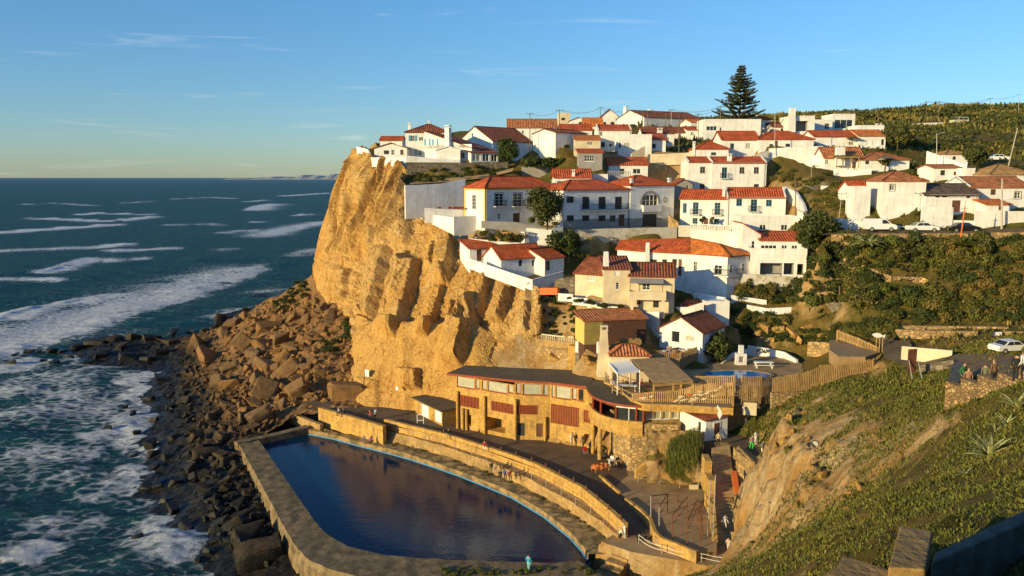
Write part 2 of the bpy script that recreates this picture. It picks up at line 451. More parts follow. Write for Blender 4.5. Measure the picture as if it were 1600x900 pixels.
class House:
  """walls with real openings; local frame: x along the front, y into the house, z up, origin at the front base corner"""
  def __init__(s, name, label, xl, xr, yb, ye, YL, depth, YR=None, wall=WHITE, cat='house', group=None, ground=True, below=2.5, side_ground=True):
    YR = YL if YR is None else YR
    a = P(xl, yb, YL); b0 = ray(xr, yb); b = CAM + b0 * (YR / b0.y)
    s.t = Vector((b.x - a.x, b.y - a.y, 0)); s.W = s.t.length; s.t.normalize()
    s.n = Vector((-s.t.y, s.t.x, 0))                      # into the house
    s.o = a; s.D = depth; s.H = P(xl, ye, YL).z - a.z
    s.rz = math.atan2(s.t.y, s.t.x)
    s.root = thing(name, label, cat, a, s.rz, group)
    s.holes = {'f': [], 'l': [], 'r': [], 'b': []}
    s.wall = wall; s.below = below; s.parts = []
    s.hl = s.hr = s.H                                     # eave heights at the two ends
    s.plinth = 0; s.extra = MB()
    if ground:
      for (u, v) in ((0, 0), (s.W, 0), (0, depth), (s.W, depth)):
        q = a + s.t * u + s.n * v; GP.append((q.x, q.y, q.z))
  def loc(s, p):
    d = Vector(p) - s.o; return Vector((d.dot(s.t), d.dot(s.n), d.z))
  def hit(s, x, y, face='f', off=0.0):
    d = ray(x, y); o = s.loc(CAM); dl = Vector((d.dot(s.t), d.dot(s.n), d.z))
    if face == 'f': k = (off - o.y) / dl.y
    elif face == 'l': k = (off - o.x) / dl.x
    else: k = (s.W - off - o.x) / dl.x
    return o + dl * k
  def rect(s, px, py, w, h, face, off=0):
    q = [s.hit(px + dx * w / 2, py, face, off) for dx in (-1, 1)]
    z = [s.hit(px, py + dy * h / 2, face, off).z for dy in (1, -1)]
    us = sorted((p.x if face == 'f' else (s.D - p.y if face == 'l' else p.y)) for p in q)
    return us[0], us[1], z[0], z[1]
  def win(s, px, py, w, h, kind='w', face='f', cols=2, rows=2, balcony=False, surround=None, awning=False, label=None, glass=None, shutters=None):
    u0, u1, z0, z1 = s.rect(px, py, w, h, face)
    L = s.W if face == 'f' else s.D
    u0 = max(.12, u0); u1 = min(L - .12, u1); z0 = max(.02, z0); z1 = min(s.H - .08 if face != 'x' else 99, z1)
    if u1 - u0 < .2 or z1 - z0 < .2: print('window outside', s.root.name, px, py, u0, u1, z0, z1); return
    s.holes[face].append((u0, u1, z0, z1, kind, cols, rows, surround, glass, shutters, label))
    if balcony: s.parts.append(('balcony', face, u0 - .35, u1 + .35, z0))
  def face_frame(s, face):
    if face == 'f': return Vector((0, 0, 0)), Vector((1, 0, 0)), s.W
    if face == 'r': return Vector((s.W, 0, 0)), Vector((0, 1, 0)), s.D
    if face == 'b': return Vector((s.W, s.D, 0)), Vector((-1, 0, 0)), s.W
    return Vector((0, s.D, 0)), Vector((0, -1, 0)), s.D
  def walls(s, plinth_mat=None):
    mb = MB(); rv = .16
    for face in 'frbl':
      o, u, L = s.face_frame(face); n = u.cross(Vector((0, 0, 1)))
      h0 = {'f': s.hl, 'r': s.hr, 'b': s.hr, 'l': s.hl}[face]; h1 = {'f': s.hr, 'r': s.hr, 'b': s.hl, 'l': s.hl}[face]
      Hm = min(h0, h1)
      hs_ = [h for h in s.holes[face]]
      us = sorted({0, L} | {h[0] for h in hs_} | {h[1] for h in hs_}); zs = sorted({-s.below, Hm} | ({s.plinth} if s.plinth else set()) | {h[2] for h in hs_} | {min(h[3], Hm) for h in hs_})
      at = lambda a, z, k=0: o + u * a + Vector((0, 0, z)) - n * k
      for a, b in zip(us, us[1:]):
        for c, d in zip(zs, zs[1:]):
          ma, mz = (a + b) / 2, (c + d) / 2
          if any(h[0] < ma < h[1] and h[2] < mz < h[3] for h in hs_): continue
          mb.quad(at(a, c), at(b, c), at(b, d), at(a, d), 1 if (s.plinth and mz < s.plinth) else 0)
      for h in hs_:
        a, b, c, d = h[:4]
        mb.quad(at(a, c), at(a, c, rv), at(b, c, rv), at(b, c)); mb.quad(at(a, d), at(b, d), at(b, d, rv), at(a, d, rv))
        mb.quad(at(a, c), at(a, d), at(a, d, rv), at(a, c, rv)); mb.quad(at(b, c), at(b, c, rv), at(b, d, rv), at(b, d))
      if abs(h0 - h1) > .01:
        lo = at(0, h0) if h0 > h1 else at(L, h1)
        mb.poly([at(0, Hm), at(L, Hm), lo])
    s.wmb = mb
    s.pm = plinth_mat
    return mb
  def finish_walls(s):
    w = s.wmb.build('wall', [s.wall, s.pm or s.wall], s.root)
    s.make_openings(); return w
  def make_openings(s):
    for face in 'frbl':
      o, u, L = s.face_frame(face); n = u.cross(Vector((0, 0, 1))); Z = Vector((0, 0, 1))
      for (a, b, c, d, kind, cols, rows, sur, glass, shut, label) in s.holes[face]:
        at = lambda q, z, k=0: o + u * q + Z * z - n * k
        fm = {'w': FWHITE, 'b': FBLUE, 'g': FGREEN, 'y': FGREY, 'd': SHUT, 'D': DOORB, 'o': None, 'W': FWHITE, 'r': REDWOOD}[kind]
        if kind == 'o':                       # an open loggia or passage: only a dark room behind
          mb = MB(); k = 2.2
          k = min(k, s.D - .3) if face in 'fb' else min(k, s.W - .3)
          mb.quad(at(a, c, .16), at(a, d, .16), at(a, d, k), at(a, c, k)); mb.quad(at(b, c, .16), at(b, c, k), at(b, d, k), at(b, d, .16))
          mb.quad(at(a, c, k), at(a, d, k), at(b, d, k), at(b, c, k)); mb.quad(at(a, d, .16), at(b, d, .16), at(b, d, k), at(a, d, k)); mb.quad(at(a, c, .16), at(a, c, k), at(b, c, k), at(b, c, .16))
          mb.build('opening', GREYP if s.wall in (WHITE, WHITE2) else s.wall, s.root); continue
        mb = MB(); t = min(.07, (b - a) * .12); k0, k1 = .05, .12
        def bx(q0, q1, z0, z1, ka=k0, kb=k1): mb.obox(at(q0, z0, kb), u * (q1 - q0), n * (kb - ka), Z * (z1 - z0))
        if kind in 'dDrW' and not glass:
          bx(a, b, c, d, .09, .13)
          bx(a, a + t, c, d, .03, .089); bx(b - t, b, c, d, .03, .089); bx(a + t, b - t, d - t, d, .03, .089)
          if cols > 1: bx((a + b) / 2 - t / 3, (a + b) / 2 + t / 3, c, d - t, .05, .089)
          if kind == 'D': mb.box((0, 0, 0), (0, 0, 0)) if False else None
          ob = mb.build('door' if (kind in 'DW' or (d - c) > 1.7) else 'shutter', fm, s.root)
          if label: ob['label'] = label
        else:
          bx(a, a + t, c, d); bx(b - t, b, c, d); bx(a + t, b - t, d - t, d); bx(a + t, b - t, c, c + t)
          for q in range(1, cols):
            m = a + (b - a) * q / cols; bx(m - t / 2, m + t / 2, c + t, d - t)
          for q in range(1, rows):
            m = c + (d - c) * q / rows
            for e in range(cols):
              e0 = a + (b - a) * e / cols + (t if e == 0 else t / 2); e1 = a + (b - a) * (e + 1) / cols - (t if e == cols - 1 else t / 2)
              bx(e0, e1, m - t / 3, m + t / 3, k0 + .01, k1 - .01)
          mb.obox(at(a - .07, c - .08, .02), u * (b - a + .14), n * .1, Z * .078)
          ob = mb.build('window', fm, s.root)
          if label: ob['label'] = label
          pb = MB(); pb.quad(at(a, c, .13), at(b, c, .13), at(b, d, .13), at(a, d, .13))
          pb.build('pane', glass or GLASS, ob)
        if sur:
          mb = MB(); w = .16
          mb.obox(at(a - w, c - w, .0), u * w, n * .045, Z * (d - c + 2 * w)); mb.obox(at(b, c - w, .0), u * w, n * .045, Z * (d - c + 2 * w))
          mb.obox(at(a, d, 0), u * (b - a), n * .045, Z * w); mb.obox(at(a, c - w, 0), u * (b - a), n * .06, Z * w)
          mb.build('window_surround', sur, s.root)
        if shut:
          for (q0, q1) in ((a - .5, a - .03), (b + .03, b + .5)):
            mb = MB(); mb.obox(at(q0, c, 0), u * (q1 - q0), n * .05, Z * (d - c)); mb.build('shutter', shut, s.root)
    for p in s.parts:
      if p[0] == 'balcony': s.balcony(*p[1:])
  def balcony(s, face, u0, u1, z, dep=.7, h=1.0, slab=WHITE):
    o, u, L = s.face_frame(face); n = u.cross(Vector((0, 0, 1))); Z = Vector((0, 0, 1))
    mb = MB(); mb.obox(o + u * u0 + Z * (z - .14), u * (u1 - u0), n * dep, Z * .12); b = mb.build('balcony', slab, s.root)
    mb = MB(); c = [o + u * u0 + n * .02 + Z * z, o + u * (u0 + .04) + n * (dep - .04) + Z * z, o + u * (u1 - .04) + n * (dep - .04) + Z * z, o + u * u1 + n * .02 + Z * z]
    for p, q in zip(c, c[1:]):
      for zz in (.08, h): mb.bar(p + Z * zz, q + Z * zz, .035, 0, 4)
      k = max(2, int((q - p).length / .17))
      for i in range(k + 1): w = p.lerp(q, i / k); mb.bar(w, w + Z * h, .018, 0, 4)
    mb.build('balcony_rail', IRON, b)
  def roof(s, kind, rise, m=RED, ov=.28, eav=.06, coping=None, par=0):
    W_, D, H = s.W, s.D, s.H; e = eav; lines = []
    z0 = H + e
    a, b, c, d = Vector((-ov, -ov, z0)), Vector((W_ + ov, -ov, z0)), Vector((W_ + ov, D + ov, z0)), Vector((-ov, D + ov, z0))
    mb = s.wmb
    if kind == 'gx':
      k = rise / (D / 2); drop = Vector((0, 0, ov * k)); x = 0.02 if coping else ov
      p, q = Vector((-x, D / 2, z0 + rise)), Vector((W_ + x, D / 2, z0 + rise))
      a.x = d.x = -x; b.x = c.x = W_ + x
      F_ = [[a - drop, b - drop, q, p], [c - drop, d - drop, p, q]]; lines = [(p, q)]
      mb.poly([(0, 0, H), (0, D / 2, H + rise), (0, D, H)]); mb.poly([(W_, 0, H), (W_, D, H), (W_, D / 2, H + rise)])
      if coping:
        for X0, X1 in ((-.02, .2), (W_ - .2, W_ + .02)):
          for (y0, y1, za, zb) in ((-.05, D / 2, z0 + .16, z0 + rise + .22), (D / 2, D + .05, z0 + rise + .22, z0 + .16)):
            i = len(mb.v); mb.v += [(X0, y0, za - .6), (X1, y0, za - .6), (X1, y1, zb - .6), (X0, y1, zb - .6), (X0, y0, za), (X1, y0, za), (X1, y1, zb), (X0, y1, zb)]
            for qq in ((4, 5, 6, 7), (0, 1, 5, 4), (1, 2, 6, 5), (2, 3, 7, 6), (3, 0, 4, 7)): mb.f.append(tuple(i + t for t in qq)); mb.m.append(0)
    elif kind == 'gy':
      k = rise / (W_ / 2); drop = Vector((0, 0, ov * k)); y = .05 if coping else ov
      p, q = Vector((W_ / 2, -y, z0 + rise)), Vector((W_ / 2, D + y, z0 + rise))
      a.y = b.y = -y; c.y = d.y = D + y
      F_ = [[d - drop, a - drop, p, q], [b - drop, c - drop, q, p]]; lines = [(p, q)]
      mb.poly([(0, 0, H), (W_, 0, H), (W_ / 2, 0, H + rise)]); mb.poly([(W_, D, H), (0, D, H), (W_ / 2, D, H + rise)])
    elif kind in ('hip', 'pyr'):
      i = min(W_, D) / 2
      if kind == 'pyr' or abs(W_ - D) < .3: p = q = Vector((W_ / 2, D / 2, z0 + rise))
      elif W_ > D: p, q = Vector((i, D / 2, z0 + rise)), Vector((W_ - i, D / 2, z0 + rise))
      else: p, q = Vector((W_ / 2, i, z0 + rise)), Vector((W_ / 2, D - i, z0 + rise))
      if p == q: F_ = [[a, b, p], [b, c, p], [c, d, p], [d, a, p]]
      elif W_ > D: F_ = [[a, b, q, p], [b, c, q], [c, d, p, q], [d, a, p]]
      else: F_ = [[a, b, p], [b, c, q, p], [c, d, q], [d, a, p, q]]
      lines = [(a, p), (d, p if W_ > D or p == q else q), (b, q if W_ > D or p == q else p), (c, q)] + ([(p, q)] if p != q else [])
    elif kind == 'mono':                 # low at the front, high at the back
      k = rise / D; dr = Vector((0, 0, ov * k)); up = Vector((0, 0, rise))
      F_ = [[a - dr, b - dr, c + up + dr, d + up + dr]]
      mb.poly([(0, 0, H), (0, D, H + rise), (0, D, H)]); mb.poly([(W_, 0, H), (W_, D, H), (W_, D, H + rise)])
      mb.poly([(W_, D, H), (0, D, H), (0, D, H + rise), (W_, D, H + rise)]); lines = [(d + up + dr, c + up + dr)]
    elif kind == 'side':                 # slopes along x; eaves at hl and hr
      up = Vector((0, 0, 0)); zl, zr = s.hl + e, s.hr + e
      a.z = d.z = zl + (zl - zr) / W_ * ov; b.z = c.z = zr - (zl - zr) / W_ * ov
      F_ = [[b, c, d, a]] if zl > zr else [[d, a, b, c]]
      lines = []
    elif kind == 'flat':
      t = .18; h = max(.15, rise)
      mb.quad((0, 0, H - .05), (W_, 0, H - .05), (W_, D, H - .05), (0, D, H - .05))
      for (x0, y0, x1, y1) in ((-.03, -.03, W_ + .03, t), (-.03, D - t, W_ + .03, D + .03), (-.03, t, t, D - t), (W_ - t, t, W_ + .03, D - t)):
        mb.box((x0, y0, H - .02), (x1, y1, H + h))
      s.finish_walls(); return s
    s.finish_walls()
    rm = MB(); edges = {}
    _, o = (None, None)
    mb2, o = roof_part(F_, m, s.root) if not lines else (None, None)
    if lines:
      o = s._roof_caps(F_, lines, m)
    s.roof_o = o
    return s
  def _roof_caps(s, F_, lines, m):
    mb = MB(); edges = {}; th = .14
    key = lambda p: (round(p[0], 3), round(p[1], 3), round(p[2], 3))
    for f in F_:
      f = [Vector(p) for p in f]
      u = (f[1] - f[0]).normalized(); n = u.cross(f[-1] - f[0]).normalized(); v = n.cross(u)
      mb.poly(f, 0, [((p - f[0]).dot(u), (p - f[0]).dot(v)) for p in f])
      mb.poly([p - Vector((0, 0, th)) for p in reversed(f)], 0, [(0, 0)] * len(f))
      for a, b in zip(f, f[1:] + f[:1]):
        k = (key(a), key(b))
        if (k[1], k[0]) in edges: del edges[(k[1], k[0])]
        else: edges[k] = (a, b)
    for a, b in edges.values():
      d = Vector((0, 0, th)); mb.quad(a, a - d, b - d, b, 0, [(0, 0)] * 4)
    ridge_caps(mb, lines, .11)
    return mb.build('roof', m, s.root)
  def chim(s, px, yt, w, lv=None, low=None, mat_=WHITE, taper=.8, cap=True):
    lv = s.D * .5 if lv is None else lv
    p = s.hit(px, yt, 'f', lv); p1 = s.hit(px + w / 2, yt, 'f', lv); r = max(.18, abs(p1.x - p.x))
    z0 = s.H - .4 if low is None else low; z1 = p.z
    if z1 < z0 + .3: print('chimney low', s.root.name, px, yt, z0, z1); return
    mb = MB(); x = p.x; rd = min(r, .5)
    def ring(z, k): return [(x - r * k, lv - rd * k, z), (x + r * k, lv - rd * k, z), (x + r * k, lv + rd * k, z), (x - r * k, lv + rd * k, z)]
    def frus(z, k, zz, kk):
      A, B = ring(z, k), ring(zz, kk)
      for i in range(4): mb.quad(A[i], A[(i + 1) % 4], B[(i + 1) % 4], B[i])
      mb.quad(*B); mb.quad(*reversed(A))
    hh = z1 - z0
    if cap:
      frus(z0, 1, z1 - .5, taper)
      for dx in (-1, 1):
        for dy in (-1, 1): mb.box((x + dx * r * taper * .75 - .06, lv + dy * rd * taper * .75 - .06, z1 - .5), (x + dx * r * taper * .75 + .06, lv + dy * rd * taper * .75 + .06, z1 - .16))
      mb.box((x - r * taper - .08, lv - rd * taper - .08, z1 - .16), (x + r * taper + .08, lv + rd * taper + .08, z1))
    else: frus(z0, 1, z1, taper)
    mb.build('chimney', mat_, s.root)
  def rise_to(s, py, lv, px=None):         # rise of a ridge that shows at pixel row py, lv metres into the house
    px = 0.5 * (pix(s.o)[0] + pix(s.o + s.t * s.W)[0]) if px is None else px
    return max(.3, s.hit(px, py, 'f', lv).z - s.H - .06)

HS = {}
def hz(key, label, xl, xr, yb, ye, YL, depth, roof, apex, m=RED, YR=None, wins=(), chims=(), wall=WHITE, coping=None, plinth=0, pm=None, name='white_house', ground=True, hr=None, cat='house', below=2.5, ov=.28):
  h = House(name, label, xl, xr, yb, ye, YL, depth, YR, wall, cat=cat, ground=ground, below=below)
  if hr is not None:
    h.hr = P(xr, hr, YR or YL).z - h.o.z
    h.H = min(h.hl, h.hr) if roof != 'side' else max(h.hl, h.hr)
  h.plinth = plinth
  for w in wins: h.win(*w[:5], **(w[5] if len(w) > 5 else {}))
  if roof == 'side': h.Hsave = h.H
  h.walls(pm)
  if roof == 'flat': h.roof('flat', .35 if apex is None else apex)
  else:
    lv = {'gx': depth / 2, 'gy': 0, 'hip': depth / 2, 'pyr': depth / 2, 'mono': depth, 'side': 0}[roof]
    rise = h.rise_to(apex, lv) if apex is not None else .5
    h.roof(roof, rise, m, coping=coping, ov=ov)
  if name == 'white_house' and h.H > 3.2 and len(HS) % 2 == 0 and roof in ('gx', 'hip'):
    mb = MB(); x_ = h.W - .35 if len(HS) % 4 else .3; mb.bar((x_, -.07, .05), (x_, -.07, h.H - .05), .05, 0, 6); mb.bar((0.05, -.2, h.H - .02), (h.W - .05, -.2, h.H - .02), .055, 0, 5); mb.build('drainpipe', FGREY, h.root)
  for c in chims: h.chim(*c[:3], **(c[3] if len(c) > 3 else {}))
  HS[key] = h
  return h
B_ = dict(balcony=True)
V1 = dict(cols=1, rows=1)
V3 = dict(cols=2, rows=3)
def F(**k): return k

# --- houses on the brow of the cliff
hz('brow_gable', 'low white house with dark eaves, nearest the cliff tip', 585, 636, 247, 231, 178, 7, 'gy', 223, BROWN,
 wins=[(614, 238, 5, 8, 'w'), (628, 238, 5, 8, 'D', F(cols=1)), (604, 238, 8, 6, 'd')])
hz('brow_shed', 'small red-roofed white shed peeking up behind the cliff tip house', 594, 628, 232, 219, 190, 6, 'gx', 213, RED, name='white_shed', cat='shed')
h = hz('brow_main', 'tall white clifftop house with turquoise shutters and two chimneys', 634, 702, 246, 207, 182, 9, 'hip', 194, BROWN,
 wins=[(645, 216, 6, 9, 'w', F(shutters=FBLUE)), (658, 217, 7, 6, 'w'), (650, 238, 4, 9, 'w'), (656, 239, 6, 8, 'w')], chims=[(640, 192, 5, F(lv=1.5)), (670, 189, 3, F(lv=5))])
h = hz('brow_lean', 'white house with one long roof running down beside a big chimney', 664, 737, 248, 205, 179, 7, 'side', None, BROWN, YR=172.5, hr=231,
 wins=[(668, 222, 4, 10, 'w', F(shutters=FBLUE)), (680, 222, 4, 9, 'w', F(shutters=FBLUE)), (722, 245, 8, 12, 'w')], chims=[(700, 196, 7, F(lv=-.6, low=2, taper=.95))])
hz('brow_vault', 'windowless white outhouse with a rounded gable and round vent', 682, 719, 255, 234, 171, 4, 'gy', 228, WHITE, name='white_outhouse', cat='outhouse')
hz('brow_veranda', 'low house with a dark roof and a row of big veranda windows', 736, 779, 254, 238, 171, 6, 'mono', 231, BROWN, YR=174,
 wins=[(744, 246, 13, 12, 'w', F(glass=CURTAIN, cols=2, rows=1)), (759, 246, 10, 12, 'w', F(cols=2, rows=1)), (772, 247, 9, 11, 'w', F(cols=2, rows=1))])
hz('brow_dormer', 'white gabled house with a long dark red roof and dormer', 716, 770, 247, 222, 198, 13, 'gy', 197, BROWN, YR=189,
 wins=[(737, 210, 8, 12, 'y')] if False else [(737, 228, 7, 10, 'y')])
hz('brow_wide', 'wide house under a rough orange tile roof behind the utility pole', 793, 870, 218, 199, 215, 9, 'gx', 186, OLDTILE, wins=[(817, 206, 3, 4, 'y'), (858, 206, 4, 5, 'w')])
hz('lane_gable', 'white gabled house with a red door stripe beside dark bushes', 833, 868, 230, 209, 178, 9, 'gy', 201, BROWN, YR=172, wins=[])
hz('lane_low', 'long low white house under a plain red roof', 876, 925, 216, 203, 200, 8, 'gx', 194, RED, wins=[(905, 209, 4, 4, 'd')])
hz('lane_end', 'tall white house with one small window under a red ridge', 934, 986, 236, 203, 182, 8, 'gx', 195, RED, coping=True, wins=[(939, 209, 5, 7, 'w'), (942, 226, 6, 8, 'd', V1), (954, 227, 4, 4, 'd', V1)])
hz('lane_cube', 'plain white cube house with a roof terrace and long dark opening', 966, 1018, 237, 212, 174, 6, 'flat', .3, wins=[(980, 227, 9, 8, 'w', F(glass=CURTAIN)), (968, 227, 4, 8, 'd', V1)])
hz('lane_lean', 'little red lean-to roof against the white cube house', 1018, 1040, 237, 218, 176, 5, 'mono', 209, RED, wins=[(1021, 228, 7, 7, 'd', V1)])
hz('old_upper', 'narrow old yellow-stained house with a small red roof', 899, 938, 238, 218, 168, 5, 'mono', 212, ORANGE, wall=CREAM, name='old_house', wins=[(922, 224, 8, 5, 'w')])
hz('old_lower', 'grey-walled lower house with a glazed porch under red tiles', 904, 941, 260, 238, 162, 4, 'mono', 233, RED, wall=GREYP, name='old_house', wins=[(921, 247, 15, 10, 'w', F(cols=4))])
hz('sky_gable', 'big skyline house with a broad white gable and dark roof', 963, 1006, 202, 187, 236, 20, 'gy', 172, BROWN, YR=224, wins=[(988, 196, 7, 3, 'y', V1)], chims=[(978, 166, 5, F(lv=6)), (1016, 171, 5, F(lv=12))])
hz('sky_gable_small', 'skyline house with dark windows beside the broad white gable', 940, 965, 200, 181, 241, 12, 'gy', 170, BROWN, wins=[(945, 193, 4, 5, 'd'), (957, 193, 6, 5, 'd')])
hz('sky_block', 'flat yellowish block on the skyline by a pole', 873, 891, 196, 178, 240, 8, 'flat', .3, wall=CREAM, name='flat_house', wins=[(880, 186, 6, 4, 'd', V1)])
hz('sky_pair', 'two small white gables low on the skyline', 891, 916, 198, 188, 230, 8, 'gy', 183, BROWN, wins=[(908, 192, 8, 3, 'd', V1)])
hz('sky_orange', 'low orange roof tucked behind the small white gables', 913, 942, 203, 196, 225, 7, 'gx', 184, ORANGE)
hz('mid_brown', 'house with a broad white chimney under a brown roof', 1004, 1053, 228, 208, 190, 8, 'gx', 198, BROWN, wins=[(1043, 219, 5, 9, 'w')], chims=[(1031, 200, 8, F(lv=-.5, low=.5, taper=.9))])
hz('mid_long', 'low brown-roofed house between the poles', 1050, 1085, 216, 207, 205, 7, 'gx', 199, BROWN, wins=[(1062, 212, 4, 5, 'd')])
hz('sky_orange_gable', 'small white gable with an orange roof near the tall conifer', 1063, 1079, 205, 193, 216, 10, 'gy', 186, ORANGE, YR=210, wins=[(1071, 198, 4, 5, 'w')])
hz('flat_white', 'plain flat-topped white house below the tall conifer', 1100, 1188, 219, 187, 196, 8, 'flat', .15, wins=[(1112, 200.5, 16, 7, 'w', F(cols=3, rows=1)), (1126, 203, 3, 8, 'w', V1)])
hz('conifer_hip', 'house with a red hipped roof beside the tall conifer', 1150, 1206, 206, 187, 213, 9, 'hip', 178, RED, wins=[(1198, 195, 4, 6, 'd')], chims=[(1182, 176, 5, F(lv=1))])
hz('long_red_west', 'long white house with a red gabled roof and small windows', 1128, 1186, 233, 218, 171, 8, 'gx', 205, RED, wins=[(1144, 228, 6, 8, 'g'), (1169, 228, 8, 9, 'w', F(glass=CURTAIN))])
hz('long_red_east', 'long white house with a red hipped end, beside a lamp post', 1185, 1271, 233, 218, 170, 8, 'hip', 205, RED, wins=[(1205, 229, 6, 8, 'g'), (1213, 224, 5, 8, 'D', F(cols=1)), (1231, 227, 7, 5, 'd')])
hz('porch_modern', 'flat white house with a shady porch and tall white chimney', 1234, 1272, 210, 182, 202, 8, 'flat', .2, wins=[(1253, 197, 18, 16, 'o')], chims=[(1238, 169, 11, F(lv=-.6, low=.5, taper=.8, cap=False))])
hz('glass_modern', 'modern white box house with one huge window', 1300, 1335, 207, 179, 216, 8, 'flat', .2, wins=[(1318, 194, 28, 14, 'w', F(cols=3, rows=1))], name='modern_house')
hz('low_modern', 'low white wing joined to the box house with the huge window', 1272, 1300, 207, 188, 213, 7, 'flat', .2, wins=[(1292, 197, 7, 8, 'y')], name='modern_house')
hz('red_row_west', 'white row house under a red roof by an umbrella terrace', 1272, 1338, 230, 213, 179, 8, 'gx', 204, RED, wins=[(1330, 224, 8, 5, 'w')])
hz('red_row_east', 'end row house under a red roof with two garage doors', 1341, 1383, 231, 212, 178, 8, 'gx', 203, ORANGE, wins=[(1357, 223, 6, 9, 'W'), (1367, 223, 9, 9, 'W'), (1379, 222, 4, 9, 'd')])
hz('row_block', 'plain white block rising behind the end row house', 1340, 1381, 207, 197, 189, 6, 'flat', .2, name='white_block')
hz('pergola_house', 'red-roofed house with a vine pergola and fat white chimney', 1288, 1348, 263, 246, 161, 6, 'gx', 230, OLDTILE, wins=[(1291, 253, 7, 7, 'w'), (1335, 258, 7, 10, 'D')], chims=[(1313, 230, 14, F(lv=-.7, low=.5, taper=.92, cap=False))])
hz('umbrella_house', 'white house with a hipped orange roof and a garden parasol', 1347, 1420, 269, 250, 158, 8, 'hip', 238, OLDTILE, wins=[(1355, 254, 6, 5, 'd', V1), (1386, 256, 8, 6, 'd', V1)])
hz('square_house', 'square white house with a pyramid tile roof above the parked cars', 1376, 1444, 336, 283, 124, 7, 'pyr', 267, OLDTILE, YR=123.5, wins=[(1394, 293, 7, 9, 'w', F(surround=FGREY, rows=1))], below=4)
hz('tower_annex', 'narrow white annex with a strip of red tiles beside the square house', 1333, 1359, 332, 294, 124.8, 3, 'flat', .3, name='white_annex', cat='annex')
hz('back_annex', 'dark red roofed shed between the annex and the square house', 1332, 1378, 312, 299, 129, 6, 'gx', 282, RED, name='white_shed', cat='shed')
hz('lichen_house', 'long house with a dark lichen-covered roof and brown gate', 1444, 1527, 337, 304, 123, 6, 'gx', 287, DARKTILE, wins=[(1494, 322, 13, 18, 'D'), (1465, 307, 7, 3, 'd', V1), (1476, 307, 8, 3, 'd', V1), (1513, 308, 6, 3, 'd', V1)])
hz('orange_end', 'two-storey white house with an orange roof at the frame edge', 1512, 1612, 324, 292, 125, 8, 'gx', 276, OLDTILE, wins=[(1552, 300, 8, 9, 'D'), (1590, 305, 9, 10, 'w', F(surround=FGREY))], coping=True)
hz('orange_hut', 'tiny hut with orange tiles in front of the two-storey house', 1540, 1578, 333, 319, 119.8, 3, 'mono', 312, ORANGE, wins=[(1563, 325, 5, 7, 'D'), (1577, 326, 1, 1, 'w')][:1], name='small_hut', cat='hut')
hz('tan_pyramid', 'house with a broad tan pyramid roof near the frame edge', 1546, 1614, 291, 273, 138, 8, 'pyr', 256, TAN)
hz('far_pyramid', 'small white house with a tan roof beside a parked white car', 1476, 1512, 259, 241, 166, 6, 'pyr', 234, TAN, wins=[(1491, 247, 5, 5, 'd')])
hz('stair_house', 'old white house with a cream porch and low red roof', 1458, 1500, 285, 262, 146, 6, 'gx', 257, OLDTILE, wins=[(1473, 270, 7, 8, 'd'), (1492, 271, 4, 6, 'D')])
hz('stair_cube', 'tiny white cube outhouse on a terrace', 1508, 1523, 277, 264, 143, 3, 'flat', .1, name='white_outhouse', cat='outhouse')

hz('ridge_small', 'small white house with a plain red lean-to roof beside the flat white house', 1074, 1099, 216, 203, 203, 6, 'mono', 198, RED, wins=[(1082, 209, 5, 5, 'w')])
hz('ridge_low', 'low white house with a brown roof before the porch with the tall chimney', 1207, 1233, 210, 198, 207, 6, 'gx', 191, BROWN, wins=[(1222, 203, 4, 5, 'd')])
hz('garden_hut', 'small flat white hut among rocks beside the annex', 1292, 1317, 307, 292, 141, 3, 'flat', .1, name='white_hut', cat='hut')
# --- the middle row along the lane
h = hz('ochre_corner', 'large white house with ochre corner bands and iron balconies', 758, 868, 353, 294, 138, 6.5, 'hip', 276, RED, YR=147,
 wins=[(780, 312, 13, 20, 'w', F(cols=2, rows=4, balcony=True, surround=FGREY)), (809, 312, 13, 20, 'w', F(cols=2, rows=4, balcony=True, surround=FGREY)), (836, 312, 13, 20, 'w', F(cols=2, rows=4, balcony=True, surround=FGREY)),
    (780, 338, 6, 9, 'w'), (807, 341, 11, 16, 'D')])
h.holes
u0, u1, z0, z1 = h.rect(741, 314, 6, 20, 'l')
mb = MB()
for (x, y) in ((0, 0), (0, h.D), (h.W, 0)):
  sx = -.05 if x == 0 else -.35; sy = -.05 if y == 0 else -.35
  mb.box((x + sx, y + sy, -.5), (x + sx + .4, y + sy + .4, h.H - .02))
mb.box((-.05, -.05, h.H - .35), (h.W + .05, -.005, h.H)); mb.box((-.05, .36, h.H - .35), (-.005, h.D - .36, h.H))
mb.build('corner_band', YELLOW, h.root)
mb = MB(); uc = (u0 + u1) / 2 if 0 < (u0 + u1) / 2 < h.D else h.D / 2; yy = h.D - uc; hw = .55
mb.box((-.045, yy - hw - .12, 2.8), (-.004, yy - hw, 5.3)); mb.box((-.045, yy + hw, 2.8), (-.004, yy + hw + .12, 5.3)); mb.box((-.045, yy - hw, 5.18), (-.004, yy + hw, 5.3))
for k in range(1, 4): mb.box((-.03, yy - hw, 2.8 + k * .62), (-.004, yy + hw, 2.85 + k * .62))
mb.box((-.035, yy - .04, 2.8), (-.004, yy + .04, 5.18))
ob = mb.build('window', FWHITE, h.root)
mb = MB(); mb.box((-.012, yy - hw, 2.8), (-.002, yy + hw, 5.18)); mb.build('pane', GLASS, ob)

